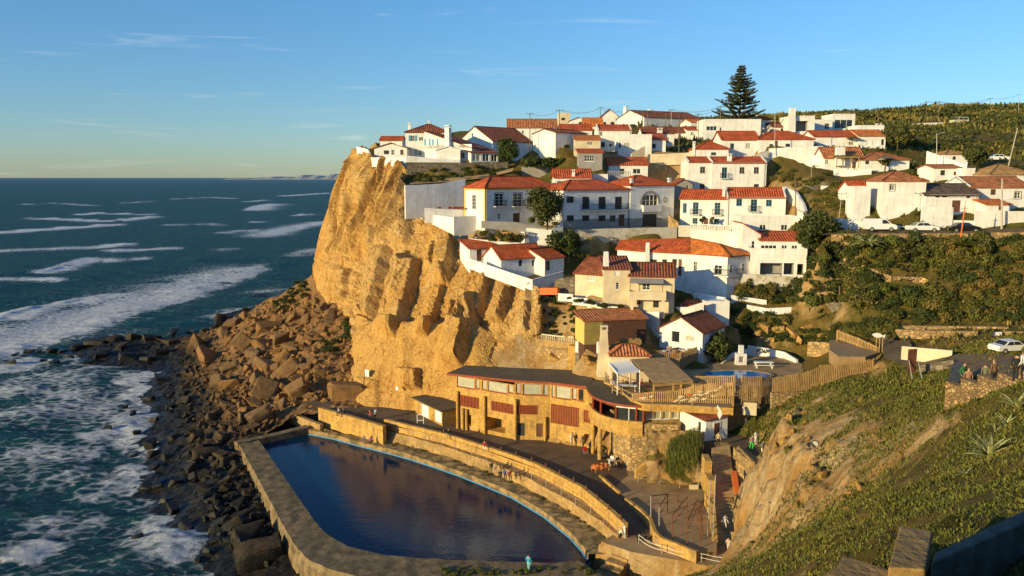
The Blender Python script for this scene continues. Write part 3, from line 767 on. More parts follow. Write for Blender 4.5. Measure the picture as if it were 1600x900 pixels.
h = hz('balcony_house', 'two-storey white house with a full-width iron balcony and dark shutters', 880, 981, 357, 297, 140, 8, 'hip', 281, RED, YR=147, plinth=1.5, pm=GREYP,
 wins=[(891, 312, 11, 10, 'd'), (915.5, 317, 11, 19, 'd'), (941, 317, 11, 19, 'd'), (966.5, 317, 11, 19, 'd'), (891, 341, 11, 9, 'd'), (915, 341, 11, 9, 'd'), (940.5, 341, 11, 9, 'd'), (957, 341, 9, 9, 'g'), (971, 345, 9, 20, 'D')])
a = h.rect(909, 322, 1, 1, 'f')[0]; b = h.rect(978, 322, 1, 1, 'f')[1]; zb = h.hit(940, 327.5, 'f').z
h.balcony('f', a, min(b, h.W - .1), zb, 1.0, 1.0)
hz('lane_rear', 'red-roofed upper house with chimneys behind the balcony house', 866, 924, 288, 277, 153, 7, 'gx', 264, RED, chims=[(896, 265, 5, F(lv=.5)), (866, 281, 10, F(lv=-1.2, low=-1))])
h = hz('arch_house', 'white house with an arched window, sun emblem and dark garage arch', 984, 1052, 356, 290, 147, 9, 'hip', 274, RED, YR=152, plinth=1.7, pm=GREYP,
 wins=[(1015.5, 313, 24, 17, 'w', F(cols=4, rows=2)), (1015, 345, 22, 21, 'd', F(cols=1))], chims=[(987, 279, 4, F(lv=1)), (1046, 278, 4, F(lv=1))])
u0, u1, z0, z1 = h.rect(1015.5, 325.5, 28, 10, 'f')
mb = MB(); mb.box((u0, -.75, z0), (u1, -.005, z0 + .12)); mb.box((u0, -.75, z0 + .12), (u1, -.65, z1)); mb.box((u0, -.65, z0 + .12), (u0 + .1, -.005, z1)); mb.box((u1 - .1, -.65, z0 + .12), (u1, -.005, z1))
mb.build('balcony', WHITE, h.root)
mb = MB(); c = h.hit(1015.5, 313, 'f'); rr = 2.0
for k in range(12):
  t0, t1 = math.pi * k / 12, math.pi * (k + 1) / 12
  q = lambda r, t, y: (c.x + r * math.cos(t), y, c.z - .6 + r * math.sin(t))
  mb.quad(q(rr, t0, -.06), q(rr, t1, -.06), q(rr + .35, t1, -.06), q(rr + .35, t0, -.06))
  mb.quad(q(rr + .35, t0, -.06), q(rr + .35, t1, -.06), q(rr + .35, t1, 0), q(rr + .35, t0, 0)); mb.quad(q(rr, t1, -.06), q(rr, t0, -.06), q(rr, t0, 0), q(rr, t1, 0))
mb.build('arch_surround', FGREY, h.root)
mb = MB(); c = h.hit(1039, 312, 'f'); n = 16
pts = [(c.x + (.62 if k % 2 else .36) * math.cos(2 * math.pi * k / 16), c.z + (.62 if k % 2 else .36) * math.sin(2 * math.pi * k / 16)) for k in range(16)]
mb.poly([(x, -.05, z) for x, z in pts]);
for (p, q) in zip(pts, pts[1:] + pts[:1]): mb.quad((p[0], -.05, p[1]), (p[0], 0, p[1]), (q[0], 0, q[1]), (q[0], -.05, q[1]))
ob = mb.build('sun_emblem', FGREY, h.root)
mb = MB(); mb.poly([(c.x + .2 * math.cos(k * .628), -.062, c.z + .2 * math.sin(k * .628)) for k in range(10)]); mb.build('emblem_disc', WPAINT, ob)
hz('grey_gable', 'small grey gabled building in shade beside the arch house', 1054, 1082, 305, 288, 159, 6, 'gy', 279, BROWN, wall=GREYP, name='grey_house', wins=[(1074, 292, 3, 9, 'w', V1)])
h = hz('long_upper_west', 'tall white house with stepped gables', 1074, 1111, 304, 253, 162, 7, 'gx', 245, RED, coping=True,
 wins=[(1098, 265.5, 8, 10, 'y'), (1097, 292, 8, 9, 'y')])
h = hz('long_upper_east', 'tall white house with stepped gables, blue balcony door and two upper windows', 1111, 1196, 304, 254, 161.5, 7, 'gx', 245, RED, coping=True,
 wins=[(1132, 270, 8, 17, 'b', F(balcony=True)), (1159.5, 266, 8, 10, 'y'), (1182, 266, 8, 10, 'y'), (1182, 290, 8, 5, 'y', V1)], chims=[(1140, 240, 7, F(lv=1))])
hz('terrace_west', 'lower white terrace house with tall blue-framed doors and a hipped look', 1062, 1134, 355, 310, 147, 7, 'gx', 296, RED, YR=144,
 wins=[(1070, 325, 6, 15, 'b'), (1087, 325.5, 9, 19, 'b', F(balcony=True, rows=4)), (1121, 326, 9, 19, 'b', F(balcony=True, rows=4)), (1086, 346, 8, 11, 'b'), (1103, 347, 7, 12, 'D'), (1120, 346, 8, 9, 'b')], chims=[(1131.5, 292, 5, F(lv=1))])
hz('terrace_east', 'lower white terrace house with a raised end gable and three small cellar windows', 1134.5, 1226, 355, 308, 143.8, 7, 'gx', 293, RED, YR=142, coping=True,
 wins=[(1155, 316, 9, 11, 'b'), (1178, 321, 10, 19, 'b', F(balcony=True, rows=4)), (1201.5, 317, 9, 10, 'b'), (1154, 338, 8, 4, 'y', V1), (1174, 338, 5, 3, 'y', V1), (1200, 338, 8, 3, 'y', V1)])
hz('hidden_red', 'house under a red roof right below the yellow bank', 951, 1012, 278, 257, 165, 7, 'gx', 246, RED, wins=[(972, 268, 7, 9, 'd'), (995, 267.5, 12, 8, 'w', F(rows=1))])
hz('pyramid_mid', 'small white house with a red pyramid roof below the long red roofs', 1088, 1138, 247, 233, 168, 7, 'pyr', 220, RED, wins=[(1115, 240, 8, 4, 'g')], chims=[(1084.5, 221, 4, F(lv=.5, low=-.3))])

# --- the lower row
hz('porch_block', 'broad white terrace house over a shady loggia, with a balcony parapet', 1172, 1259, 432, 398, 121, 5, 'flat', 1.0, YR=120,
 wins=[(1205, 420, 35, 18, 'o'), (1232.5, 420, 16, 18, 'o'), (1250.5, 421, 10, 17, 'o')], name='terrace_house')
hz('porch_mid', 'set-back storey with a red roof and white casement windows over the loggia', 1187, 1254, 401, 375, 124.2, 4, 'mono', 362, RED, YR=123.5,
 wins=[(1200.5, 389, 26, 12, 'w', F(cols=4)), (1225.5, 388.5, 9, 11, 'w'), (1241.5, 388.5, 9, 11, 'w')], ground=False, name='terrace_house')
hz('porch_back', 'flat-topped white storey with two small windows behind the red roof', 1156, 1249, 378, 340, 131, 5, 'flat', .2, wins=[(1192, 355, 10, 8, 'w', F(rows=1)), (1225.5, 355.5, 10, 9, 'w', F(rows=1))], name='terrace_house')
hz('porch_stair', 'narrow white stair tower with a red roof sloping to one side', 1158, 1187, 412, 349, 125, 4.5, 'side', None, RED, hr=366, wins=[(1177, 382, 5, 11, 'w', F(cols=1))], name='stair_tower', cat='house', ground=False)
hz('step_west', 'cream wing with a ribbed red roof beside a stepped garden path', 898, 943, 462, 426, 117.5, 4, 'mono', 403, BROWN, wall=CREAM, name='cream_house', wins=[(924, 434.5, 12, 8, 'w', F(glass=CURTAIN, cols=3))], YR=115)
hz('step_tower', 'cream middle bay with a blunt white chimney', 943, 984, 468, 420, 113.6, 5, 'mono', 401, BROWN, wall=CREAM, name='cream_house', wins=[(964, 427, 7, 7, 'W'), (965, 446.5, 5, 11, 'w', F(cols=1, rows=3))], chims=[(947, 393, 9, F(lv=1.2, taper=.75, cap=False))])
h = hz('step_east', 'cream wing with a ribbed red roof, awning and solid balcony', 983, 1053, 485, 431, 113, 4.5, 'mono', 411, BROWN, wall=CREAM, name='cream_house', YR=112,
 wins=[(1010, 446, 12, 14, 'w', F(cols=2, rows=3)), (998, 472, 6, 8, 'd'), (1025, 474, 9, 13, 'd')])
u0, u1, z0, z1 = h.rect(1012, 460, 57, 13, 'f')
mb = MB(); mb.box((u0, -1.5, z0), (u1, -.005, z0 + .15)); mb.box((u0, -1.5, z0 + .15), (u1, -1.38, z1)); mb.box((u0, -1.38, z0 + .15), (u0 + .12, -.005, z1)); mb.box((u1 - .12, -1.38, z0 + .15), (u1, -.005, z1)); mb.build('balcony', CREAM, h.root)
zt = h.hit(1010, 435, 'f').z
mb = MB(); mb.quad((u0, -1.4, zt - .5), (u1 - .4, -1.4, zt - .5), (u1 - .4, -.02, zt), (u0, -.02, zt)); mb.quad((u0, -.02, zt - .06), (u1 - .4, -.02, zt - .06), (u1 - .4, -1.4, zt - .56), (u0, -1.4, zt - .56)); mb.build('awning', GREYP, h.root)
for x in (u0 + .1, u1 - .5): mb = MB(); mb.bar((x, -1.36, z1), (x, -1.36, zt - .52), .04); mb.build('awning_post', IRON, h.root)
mb = MB()
for x in (u0 + .2, u1 - .6): mb.box((x, -1.45, -.5), (x + .4, -1.05, z0));
for x in (u0 + .2, u1 - .6):
  mb = MB(); mb.box((x, -1.45, -.8), (x + .4, -1.05, z0 - .005)); mb.build('balcony_pillar', CREAM, h.root)

hz('cliff_west', 'small end house with a red roof perched above the bare rock slope', 734, 777, 412, 388, 131, 4.5, 'mono', 373, RED, YR=133, wins=[(749, 399, 8, 18, 'D', F(cols=1)), (764, 395, 8, 9, 'd')], below=4)
hz('cliff_mid', 'white cottage with a long red roof behind a white parapet', 783, 851, 424, 404, 127, 5.5, 'gx', 381, RED, YR=131.5, wins=[(813, 411, 5, 10, 'd', V1), (833.5, 411, 5, 9, 'd', V1)], chims=[(821, 362, 8, F(lv=5, low=1, taper=.95))])
hz('cliff_east', 'low cottage at the end of the parapet with a narrow door', 851, 881, 430, 404, 129, 6, 'gx', 385, RED, YR=133, wins=[(856, 415, 6, 15, 'D', F(cols=1))])
h = hz('gable_white', 'white gabled house with a brown roof and a large dark window', 1030, 1097, 551, 511, 109.5, 7, 'gy', 494, BROWN, YR=105.5, wins=[(1055.5, 526, 13, 18, 'w', F(cols=1, rows=1)), (1078, 529, 14, 9, 'w', F(glass=CURTAIN, cols=1, rows=1))], chims=[], below=3)
h = hz('shed_olive', 'olive and maroon timber restaurant hut with a weathered red roof', 913, 1009, 533, 501, 106.3, 4, 'mono', 483, OLDTILE, YR=108.3, wall=MAROON, name='timber_hut', cat='hut', wins=[(925, 515, 8, 22, 'D', F(cols=1))], below=5, ground=False)
mb = MB(); mb.box((-.02, -.03, -.5), (2.6, -.004, h.H - .1)); mb.build('front_boards', OLIVE, h.root)
mb = MB(); mb.box((-.03, .0, -.5), (-.004, h.D, h.H - .1)); mb.build('end_boards', YELLOW, h.root)
hz('tile_kitchen', 'low building under a ribbed orange roof between hut and terrace', 955, 1014, 574, 556, 101, 3.6, 'hip', 537, OLDTILE, wall=CREAM, name='kitchen_house', cat='house', ground=False, below=4)
hz('garden_block', 'plain white garden building behind the white gabled house', 1100, 1139, 505, 472, 114, 5, 'flat', .15, name='white_block', cat='outhouse')
hz('tiny_red', 'tiny red roof at the foot of the octagonal house', 1070, 1098, 484, 477, 114, 3, 'mono', 471, RED, name='white_shed', cat='shed')

# ------------------------------------------------------------------ walls and terraces of the village (built further down; their footings shape the ground)
WR = [
('stone_wall', 'stone wall under the grey picket fence', [(1236, 494, 115.4), (1308, 497, 113.6)], 1.6, .4, STONE, 'wall'),
('white_wall', 'curved white wall dropping beside the shaded end of the terrace house', [(1226, 291, 147), (1243, 300, 142), (1254, 318, 136), (1259, 334, 129.5)], 3.0, .4, WHITE2, 'wall'),
('white_wall', 'white parapet at the very tip of the clifftop terrace', [(557, 229, 184), (574, 233, 179), (578, 242, 177)], 2.2, .3, WHITE, 'wall'),
('white_wall', 'white parapet along the cliff brow below the low gabled house', [(577, 246, 176.5), (604, 246, 174), (635, 246, 171.5)], 2.0, .3, WHITE, 'wall'),
('white_wall', 'white parapet on top of the grey stone retaining wall', [(635.5, 243, 168.6), (684, 248, 169.8), (719, 250, 170.6)], 2.0, .3, WHITE, 'wall'),
('stone_retaining_wall', 'tall grey stone retaining wall under the clifftop houses', [(635.5, 253.5, 168.4), (718, 254, 170.4), (795, 253, 173)], [4.6, 4.4, 3.6], .6, STONE_GREY, 'wall'),
('white_wall', 'long plain white wall beside the ochre-cornered house', [(633, 290, 145.5), (690, 287, 149), (727, 280, 151.5)], [6, 6, 7], .4, WHITE, 'wall'),
('white_wall', 'stepped white parapet at the edge of the bare bluff', [(637, 322, 152), (663, 322, 147.5)], [1.8, 2.4], .3, WHITE, 'wall'),
('white_wall', 'white planter wall with red flowers below the plain wall', [(664, 325, 141.5), (700, 327, 142.6), (748, 327, 144.2)], 2.6, .3, WHITE, 'wall'),
('white_wall', 'low white wall sloping down beside the garden gate', [(671, 335, 142.5), (709, 340, 138.5), (710, 340, 138.4)], [1.5, 3, 3], .3, WHITE, 'wall'),
('white_wall', 'square white corner of garden wall above the rock slope', [(709, 339, 138.2), (746, 337, 140.4)], [3.2, 3.4], .3, WHITE2, 'wall'),
('garden_wall', 'low grey garden wall in front of the ochre-cornered house', [(752, 345, 136.6), (806, 347, 137), (862, 357, 137.5)], [1.2, 1.6, 2.6], .35, GREYP, 'wall'),
('white_wall', 'white wall behind the cottage with three red roofs', [(730, 372, 136), (790, 378, 135), (840, 381, 134.5)], [1.6, 1.8, 2.2], .3, WHITE2, 'wall'),
('white_wall', 'white wall stepping down below the round garden tree', [(822, 356, 136.5), (862, 359, 136), (880, 344, 137)], [5, 5, 6], .4, WHITE2, 'wall'),
('limewashed_wall', 'high peeling limewashed retaining wall below the lane', [(888, 359, 138.5), (960, 357, 141), (1058, 355, 143.5)], [6.5, 6.5, 4], .6, MOTTLED, 'wall'),
('stone_wall', 'rough stone pier wall by the dark garage arch', [(1044, 336, 145.5), (1060, 348, 144)], [2.6, 1.4], .5, STONE, 'wall'),
('stone_wall', 'old stone wall in front of the blue-framed balcony doors', [(1060, 352, 142), (1100, 353, 140), (1142, 354, 138.5)], 2.0, .4, MOTTLED, 'wall'),
('white_wall', 'long white parapet slanting down to the cottage terrace edge', [(734, 404, 128.8), (762, 414, 126.3), (800, 427, 123.6), (832, 437, 121.8)], [1.6, 1.9, 1.9, 2.2], .3, WHITE, 'wall'),
('white_wall', 'short white wall closing the end of the cottage terrace', [(832, 437, 121.7), (880, 424, 126.5)], [2.2, 2.0], .3, WHITE2, 'wall'),
('stepped_wall', 'white garden wall descending in steps behind the timber hut', [(872, 456, 116), (965, 482, 112)], [1.1, 1.1], .3, WHITE, 'wall'),
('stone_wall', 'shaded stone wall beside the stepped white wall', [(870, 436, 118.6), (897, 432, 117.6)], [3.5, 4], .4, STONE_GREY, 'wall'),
('brick_planter', 'orange block planter at the top of the stepped white wall', [(843, 450, 117.8), (871, 450, 116.6)], [1.0, 1.0], .9, ORANGEP, 'planter'),
('white_wall', 'high white garden wall behind the brown-roofed gabled house', [(1008, 487, 111.8), (1030, 487, 110.2)], 4.5, .3, WHITE2, 'wall'),
('white_wall', 'white wall with slanting top joining gabled house and garden block', [(1046, 480, 113), (1075, 480, 112.6), (1100, 472, 112.4)], [3, 3, 3.8], .3, WHITE, 'wall'),
('white_wall', 'whitewashed wall at the foot of the octagonal house garden', [(1084, 458, 119), (1134, 465, 117)], [1.6, 2.2], .3, WHITE, 'wall'),
('white_wall', 'shaded white wall with a small gate below the bushes', [(1143, 461, 118), (1198, 469, 117.5)], [1.6, 1.7], .3, WHITE, 'wall'),
('white_wall', 'lit white wall on top of the garden bank next to the pickets', [(1167, 476, 116.3), (1200, 482, 115.8), (1237, 480, 115.6)], [.8, 1.0, 1.8], .35, WHITE, 'wall'),
('stone_wall', 'stone wall below the columns of the loggia house', [(1158, 428, 120), (1200, 430, 119.3), (1240, 433, 118.8)], [2.2, 2.4, 2.0], .4, MOTTLED, 'wall'),
('balustrade_wall', 'white terrace wall with a pierced balustrade above the octagonal roof', [(1079, 358, 130.5), (1120, 360, 129.5), (1157, 362, 128.5)], [3.5, 3.5, 4], .4, WHITE, 'wall'),
('white_wall', 'tall white wall in front of the porch with the white tower chimney', [(1202, 232, 167), (1240, 230, 166.5), (1286, 228, 166)], [3.4, 4, 4.5], .4, WHITE, 'wall'),
('white_wall', 'white wall sloping up beside the shaded stair lane', [(1174, 246, 165), (1200, 236, 166)], [2.2, 3], .4, WHITE2, 'wall'),
('white_wall', 'long cream wall above the yellow earth bank', [(1013, 241, 172), (1070, 239, 171), (1096, 236, 170)], 2.4, .4, CREAM, 'wall'),
('white_wall', 'white terrace wall of the pergola house', [(1303, 264, 158), (1340, 265, 157), (1362, 263, 156.5)], [1.6, 1.8, 1.6], .35, WHITE, 'wall'),
('white_wall', 'white road wall falling towards the parked van', [(1246, 328, 131), (1262, 337, 128), (1330, 343, 124), (1400, 352, 121.3), (1442, 357, 120.6)], [2.2, 3.2, 3.0, 1.6, .8], .4, WHITE2, 'wall'),
('white_wall', 'tall white road wall beside the dark parked car', [(1441, 323, 120.6), (1490, 324, 120.4)], [4.0, 4.2], .3, WHITE, 'wall'),
('white_wall', 'low white road wall with a slanting end', [(1491, 344, 120.3), (1524, 345, 119.8)], [2.1, 2.1], .3, WHITE, 'wall'),
('white_wall', 'pale road wall with three holes at the frame edge', [(1524, 330, 119.7), (1612, 330, 118.4)], 3.8, .3, WHITE2, 'wall'),
('stone_wall', 'stone retaining wall carrying the road with the parked cars', [(1300, 366, 117.8), (1340, 365, 117.2), (1420, 365, 116), (1520, 364, 114.6), (1615, 362, 113)], [2.0, 1.9, 1.8, 1.6, 1.4], .5, STONE, 'wall'),
('stone_wall', 'stone wall slanting down through the bushes below the agave', [(1318, 403, 114.5), (1350, 415, 113), (1393, 432, 110.5)], [1.2, 1.2, 1.4], .4, STONE, 'wall'),
('stone_wall', 'lit stone wall of a ruined terrace among the bushes', [(1390, 432, 110.7), (1440, 433, 110.7), (1463, 441, 109.7)], [1.6, 1.5, 1.0], .4, STONE, 'wall'),
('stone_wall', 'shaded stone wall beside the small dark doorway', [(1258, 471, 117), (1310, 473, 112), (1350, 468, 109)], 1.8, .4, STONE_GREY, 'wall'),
('stone_wall', 'long straight lit stone wall below the bushes', [(1400, 515, 99.2), (1460, 517, 98), (1528, 518, 97)], [1.1, 1.1, 1.1], .5, STONE, 'wall'),
('stone_wall', 'thin lit stone edge above the long straight wall', [(1398, 509, 102.5), (1500, 510, 101), (1576, 511, 99.5)], .5, .4, STONE, 'wall'),
('stone_wall', 'short end of stone wall beside a white barrier', [(1572, 518, 95.5), (1612, 519, 95)], 1.0, .5, STONE, 'wall'),
('white_wall', 'low cream wall beside the dark road', [(1409, 541, 88), (1488, 548, 84.5)], [1.5, 1.6], .25, CREAM, 'wall'),
('stone_wall', 'dark stone wall under the low cream wall', [(1436, 571, 82), (1490, 562, 79)], [1.0, 1.2], .4, STONE_GREY, 'wall'),
('white_wall', 'whitewashed wall with painted birds beside the small pool', [(1168, 540, 111), (1196, 544, 110), (1225, 550, 108.8), (1244, 562, 106)], [1.5, 1.5, 1.5, .7], .3, WHITE2, 'wall'),
('white_wall', 'rounded white wall beside the outdoor fireplace', [(1129, 568, 105.5), (1146, 552, 109), (1168, 546, 110.8)], [.8, 1.0, 1.0], .3, WHITE2, 'wall'),
('stone_wall', 'yellow rock wall above the deck steps', [(1262, 534, 106), (1298, 536, 104)], [2.0, 2.0], .6, STONE, 'wall'),
('yellow_wall', 'old yellow wall fragment beside the cream bank wall', [(987, 240, 170), (1008, 228, 171)], [2.2, 3.6], .4, CREAM, 'wall'),
('white_wall', 'low white wall along the top of the scrub hill', [(1368, 193, 262), (1420, 193, 262), (1480, 191, 262)], 1.4, .4, WHITE, 'wall'),
('white_wall', 'white wall with a slanting top beside the lamp post', [(1448, 236, 158), (1480, 247, 154), (1511, 257, 151)], [3.4, 3, 2.2], .35, WHITE, 'wall'),
('garden_wall', 'grey garden wall behind the dark hedge', [(815, 259, 172), (860, 259, 172), (912, 260, 171)], [3.2, 3.2, 3], .4, GREYP, 'wall'),
('balustrade_wall', 'grey balustrade in front of the red roof below the bank', [(950, 275, 160), (985, 276, 160)], 1.2, .3, GREYP, 'wall'),
('white_wall', 'white roof terrace wall between the upper red roofs', [(924, 272, 156), (950, 272, 156)], 2.4, .3, WHITE, 'wall'),
]
RETAIN = ['tall grey stone retaining', 'high peeling limewashed', 'long plain white wall beside', 'white parapet on top of', 'stone retaining wall carrying', 'tall white wall in front of the porch', 'long cream wall above the yellow', 'long white parapet slanting', 'white wall stepping down below', 'stone wall below the columns', 'white terrace wall of the pergola', 'lit white wall on top of the garden', 'low grey garden wall in front', 'tall white road wall', 'pale road wall', 'square white corner', 'white planter wall', 'grey garden wall behind the dark', 'lit stone wall of a ruined', 'low white wall along the top of the scrub', 'white road wall falling', 'low white road wall', 'stone wall under the grey picket', 'curved white wall dropping']
for nm, lb, pts, dr, th, m_, ct_ in WR:
  if any(lb.startswith(k) for k in RETAIN):
    q_ = [P(*k) for k in pts]; dd = dr if isinstance(dr, list) else [dr] * len(q_)
    for k, p in enumerate(q_):
      a = q_[max(0, k - 1)]; b = q_[min(len(q_) - 1, k + 1)]; t = Vector((b.x - a.x, b.y - a.y, 0)).normalized(); w = Vector((-t.y, t.x, 0))
      if w.dot(Vector((p.x, p.y, 0))) < 0: w = -w
      GP.insert(0, (p.x - w.x * .5, p.y - w.y * .5, p.z - dd[k] + .25)); GP.insert(0, (p.x + w.x * 1.3, p.y + w.y * 1.3, p.z - .6))
# ------------------------------------------------------------------ interpolation of heights from known ground points
def rbf(pts, power=1.0, smooth=.02):
  pts = np.asarray(pts, float); x = pts[:, :2]; z = pts[:, 2]; n = len(x)
  d = np.linalg.norm(x[:, None] - x[None], axis=2)
  A = np.zeros((n + 3, n + 3)); A[:n, :n] = -(d ** power) - smooth * np.eye(n)
  A[:n, n] = 1; A[:n, n + 1:] = x / 100; A[n, :n] = 1; A[n + 1:, :n] = x.T / 100
  w = np.linalg.solve(A, np.concatenate([z, np.zeros(3)]))
  def f(X, Y):
    q = np.stack([np.ravel(X), np.ravel(Y)], 1).astype(float); o = np.zeros(len(q))
    for i in range(0, len(q), 4000):
      c = q[i:i + 4000]; dd = np.linalg.norm(c[:, None] - x[None], axis=2)
      o[i:i + 4000] = -(dd ** power) @ w[:n] + w[n] + (c / 100) @ w[n + 1:]
    return o.reshape(np.shape(X))
  return f
def thin(pts, r=.6):
  o = []
  for p in pts:
    if all((p[0] - q[0]) ** 2 + (p[1] - q[1]) ** 2 > r * r for q in o): o.append(p)
  return o
GRIDS = {}
def heightgrid(name, f, xs, ys, mats, keep=None, attrs=None, noise=(), smooth=True):
  X, Y = np.meshgrid(xs, ys); Z = f(X, Y)
  q = np.stack([X.ravel(), Y.ravel(), np.zeros(X.size)], 1)
  for (amp, fr, o) in noise: Z = Z + amp * fbm(q * fr, o).reshape(Z.shape)
  GRIDS[name] = (xs, ys, Z); V = np.stack([X.ravel(), Y.ravel(), Z.ravel()], 1)
  ny, nx = X.shape
  i = (np.arange(ny - 1)[:, None] * nx + np.arange(nx - 1)[None]).ravel()
  Fc = np.stack([i, i + 1, i + nx + 1, i + nx], 1)
  if keep is not None:
    c = V[Fc].mean(1); Fc = Fc[keep(c)]
  used = np.unique(Fc); mp = np.zeros(len(V), int); mp[used] = np.arange(len(used))
  V = V[used]; Fc = mp[Fc]
  return npmesh(name, V, Fc, mats, None, smooth, attrs(V) if attrs else None)

# ------------------------------------------------------------------ rock
def b_cliff(m, t, b, L, c, r):
  O = c.outputs['Object']
  big = noise_(t, L, O, .055, 4, .6)
  k = mixnode(t, L, ramp(t, L, big, .38, .62), (.55, .325, .095), (.55, .365, .140))
  strata = noise_(t, L, O, .5, 7, .7, (.12, .12, 2.6), .4)
  k = mixnode(t, L, .6, k, ramp(t, L, strata, .32, .68, (.72, .66, .60), (1.16, 1.12, 1.06)), 'MULTIPLY')
  fine = noise_(t, L, O, 1.6, 9, .72)
  k = mixnode(t, L, .75, k, ramp(t, L, fine, .3, .7, (.62, .58, .54), (1.25, 1.22, 1.18)), 'MULTIPLY')
  pale = ramp(t, L, noise_(t, L, O, .22, 6, .7, (1, 1, .35)), .56, .7)
  k = mixnode(t, L, pale, k, (.56, .39, .17))
  at = t.nodes.new('ShaderNodeAttribute'); at.attribute_name = 'built'
  pl = mixnode(t, L, 1, (.56, .33, .10), ramp(t, L, noise_(t, L, O, 2.6, 9, .75), .3, .7, (.68, .64, .58), (1.22, 1.2, 1.16)), 'MULTIPLY')
  k = mixnode(t, L, ramp(t, L, at.outputs['Fac'], .1, .95), k, pl)
  st = ramp(t, L, noise_(t, L, O, .35, 7, .75, (1.6, 1.6, .22)), .50, .70)
  k = mixnode(t, L, st, k, mixnode(t, L, 1, k, (.60, .46, .34), 'MULTIPLY'))
  pit = voro(t, L, O, 1.3, 'F1', (1, 1, .8)); pk = ramp(t, L, pit.outputs['Distance'], .08, .2, (.35, .28, .2), (1, 1, 1))
  k = mixnode(t, L, ramp(t, L, noise_(t, L, O, .25, 4, .6), .5, .6), k, mixnode(t, L, 1, k, pk, 'MULTIPLY'))
  ck = ramp(t, L, noise_(t, L, O, .42, 3, .55, (1, 1, .45), .8), .485, .5, (1, 1, 1), (.5, .4, .3)); c2 = ramp(t, L, noise_(t, L, O, .42, 3, .55, (1, 1, .45), .8), .5, .515, (0, 0, 0), (1, 1, 1))
  k = mixnode(t, L, 1, k, mixnode(t, L, c2, ck, (1, 1, 1)), 'MULTIPLY')
  L(k, b.inputs['Base Color'])
  vf = noise_(t, L, O, 3.4, 8, .7); bump_(t, L, b, vf, .09)
  bump_(t, L, b, fine, .22); bump_(t, L, b, strata, .16)
  v = voro(t, L, O, .9, 'DISTANCE_TO_EDGE', (1, 1, .6))
  bump_(t, L, b, ramp(t, L, v.outputs['Distance'], 0, .06), .04)
ROCK = mat('sandstone_cliff', (.5, .3, .1), .95, spec=.15, build=b_cliff)
def b_boulder(m, t, b, L, c, r):
  g = t.nodes.new('ShaderNodeNewGeometry'); sx = t.nodes.new('ShaderNodeSeparateXYZ'); L(g.outputs['Position'], sx.inputs[0])
  oi = t.nodes.new('ShaderNodeObjectInfo')
  k = mixnode(t, L, oi.outputs['Random'], (.28, .15, .054), (.17, .11, .055))
  f = noise_(t, L, g.outputs['Position'], 1.5, 8, .7)
  k = mixnode(t, L, .8, k, ramp(t, L, f, .3, .7, (.5, .47, .45), (1.3, 1.25, 1.2)), 'MULTIPLY')
  ad = t.nodes.new('ShaderNodeMath'); ad.operation = 'MULTIPLY_ADD'; ad.inputs[1].default_value = 3.0
  L(f, ad.inputs[0]); L(sx.outputs[2], ad.inputs[2])
  # black sea-wet weed zone at the foot of the shore
  lo = ramp(t, L, ad.outputs[0], 0, 1)
  mr = t.nodes.new('ShaderNodeMapRange'); mr.inputs['From Min'].default_value = 3.5; mr.inputs['From Max'].default_value = 7.0
  L(ad.outputs[0], mr.inputs[0])
  L(mixnode(t, L, mr.outputs[0], (.018, .016, .012), k), b.inputs['Base Color'])
  m2 = t.nodes.new('ShaderNodeMapRange'); m2.inputs['From Min'].default_value = 2; m2.inputs['From Max'].default_value = 4.5
  m2.inputs['To Min'].default_value = .35; m2.inputs['To Max'].default_value = .95
  L(ad.outputs[0], m2.inputs[0]); L(m2.outputs[0], b.inputs['Roughness'])
  bump_(t, L, b, f, .18)
BOULDER = mat('shore_rock', (.3, .2, .1), .9, spec=.3, build=b_boulder)

# ------------------------------------------------------------------ the headland: columns of (pixel, pixel, depth), top to bottom
COLS = [
  [(625, 226, 215), (600, 260, 216), (575, 330, 217), (560, 430, 218), (555, 470, 220)],
  [(585, 232, 197), (556, 285, 198), (535, 345, 199), (520, 400, 200), (512, 436, 200)],
  [(561, 240, 183), (532, 284, 182), (509, 348, 181), (491, 400, 180), (487, 440, 179)],
  [(598, 248, 176), (563, 300, 175), (542, 360, 172), (524, 410, 169.5), (518, 474, 166)],
  [(634, 260, 171), (607, 318, 167), (590, 380, 162), (577, 440, 157), (552, 505, 149)],
  [(640, 330, 157), (626, 380, 150), (612, 430, 143), (592, 500, 134), (548, 622, 124)],
  [(690, 356, 146), (680, 400, 139), (668, 450, 132), (650, 520, 125.5), (640, 652, 118)],
  [(728, 388, 137), (724, 430, 131), (716, 480, 126.5), (706, 540, 122), (700, 640, 115.5)],
  [(782, 424, 128.5), (774, 470, 124), (764, 530, 119.5), (752, 580, 116), (745, 640, 112)],
  [(840, 448, 121.5), (841, 480, 119.5), (840, 520, 117.5), (836, 560, 115.5), (830, 640, 110)],
  [(853, 452, 125), (852, 480, 124), (852, 520, 123), (852, 560, 122), (850, 640, 118)],
  [(862, 440, 137), (862, 480, 136), (862, 520, 135), (862, 560, 134), (860, 640, 130)],
]
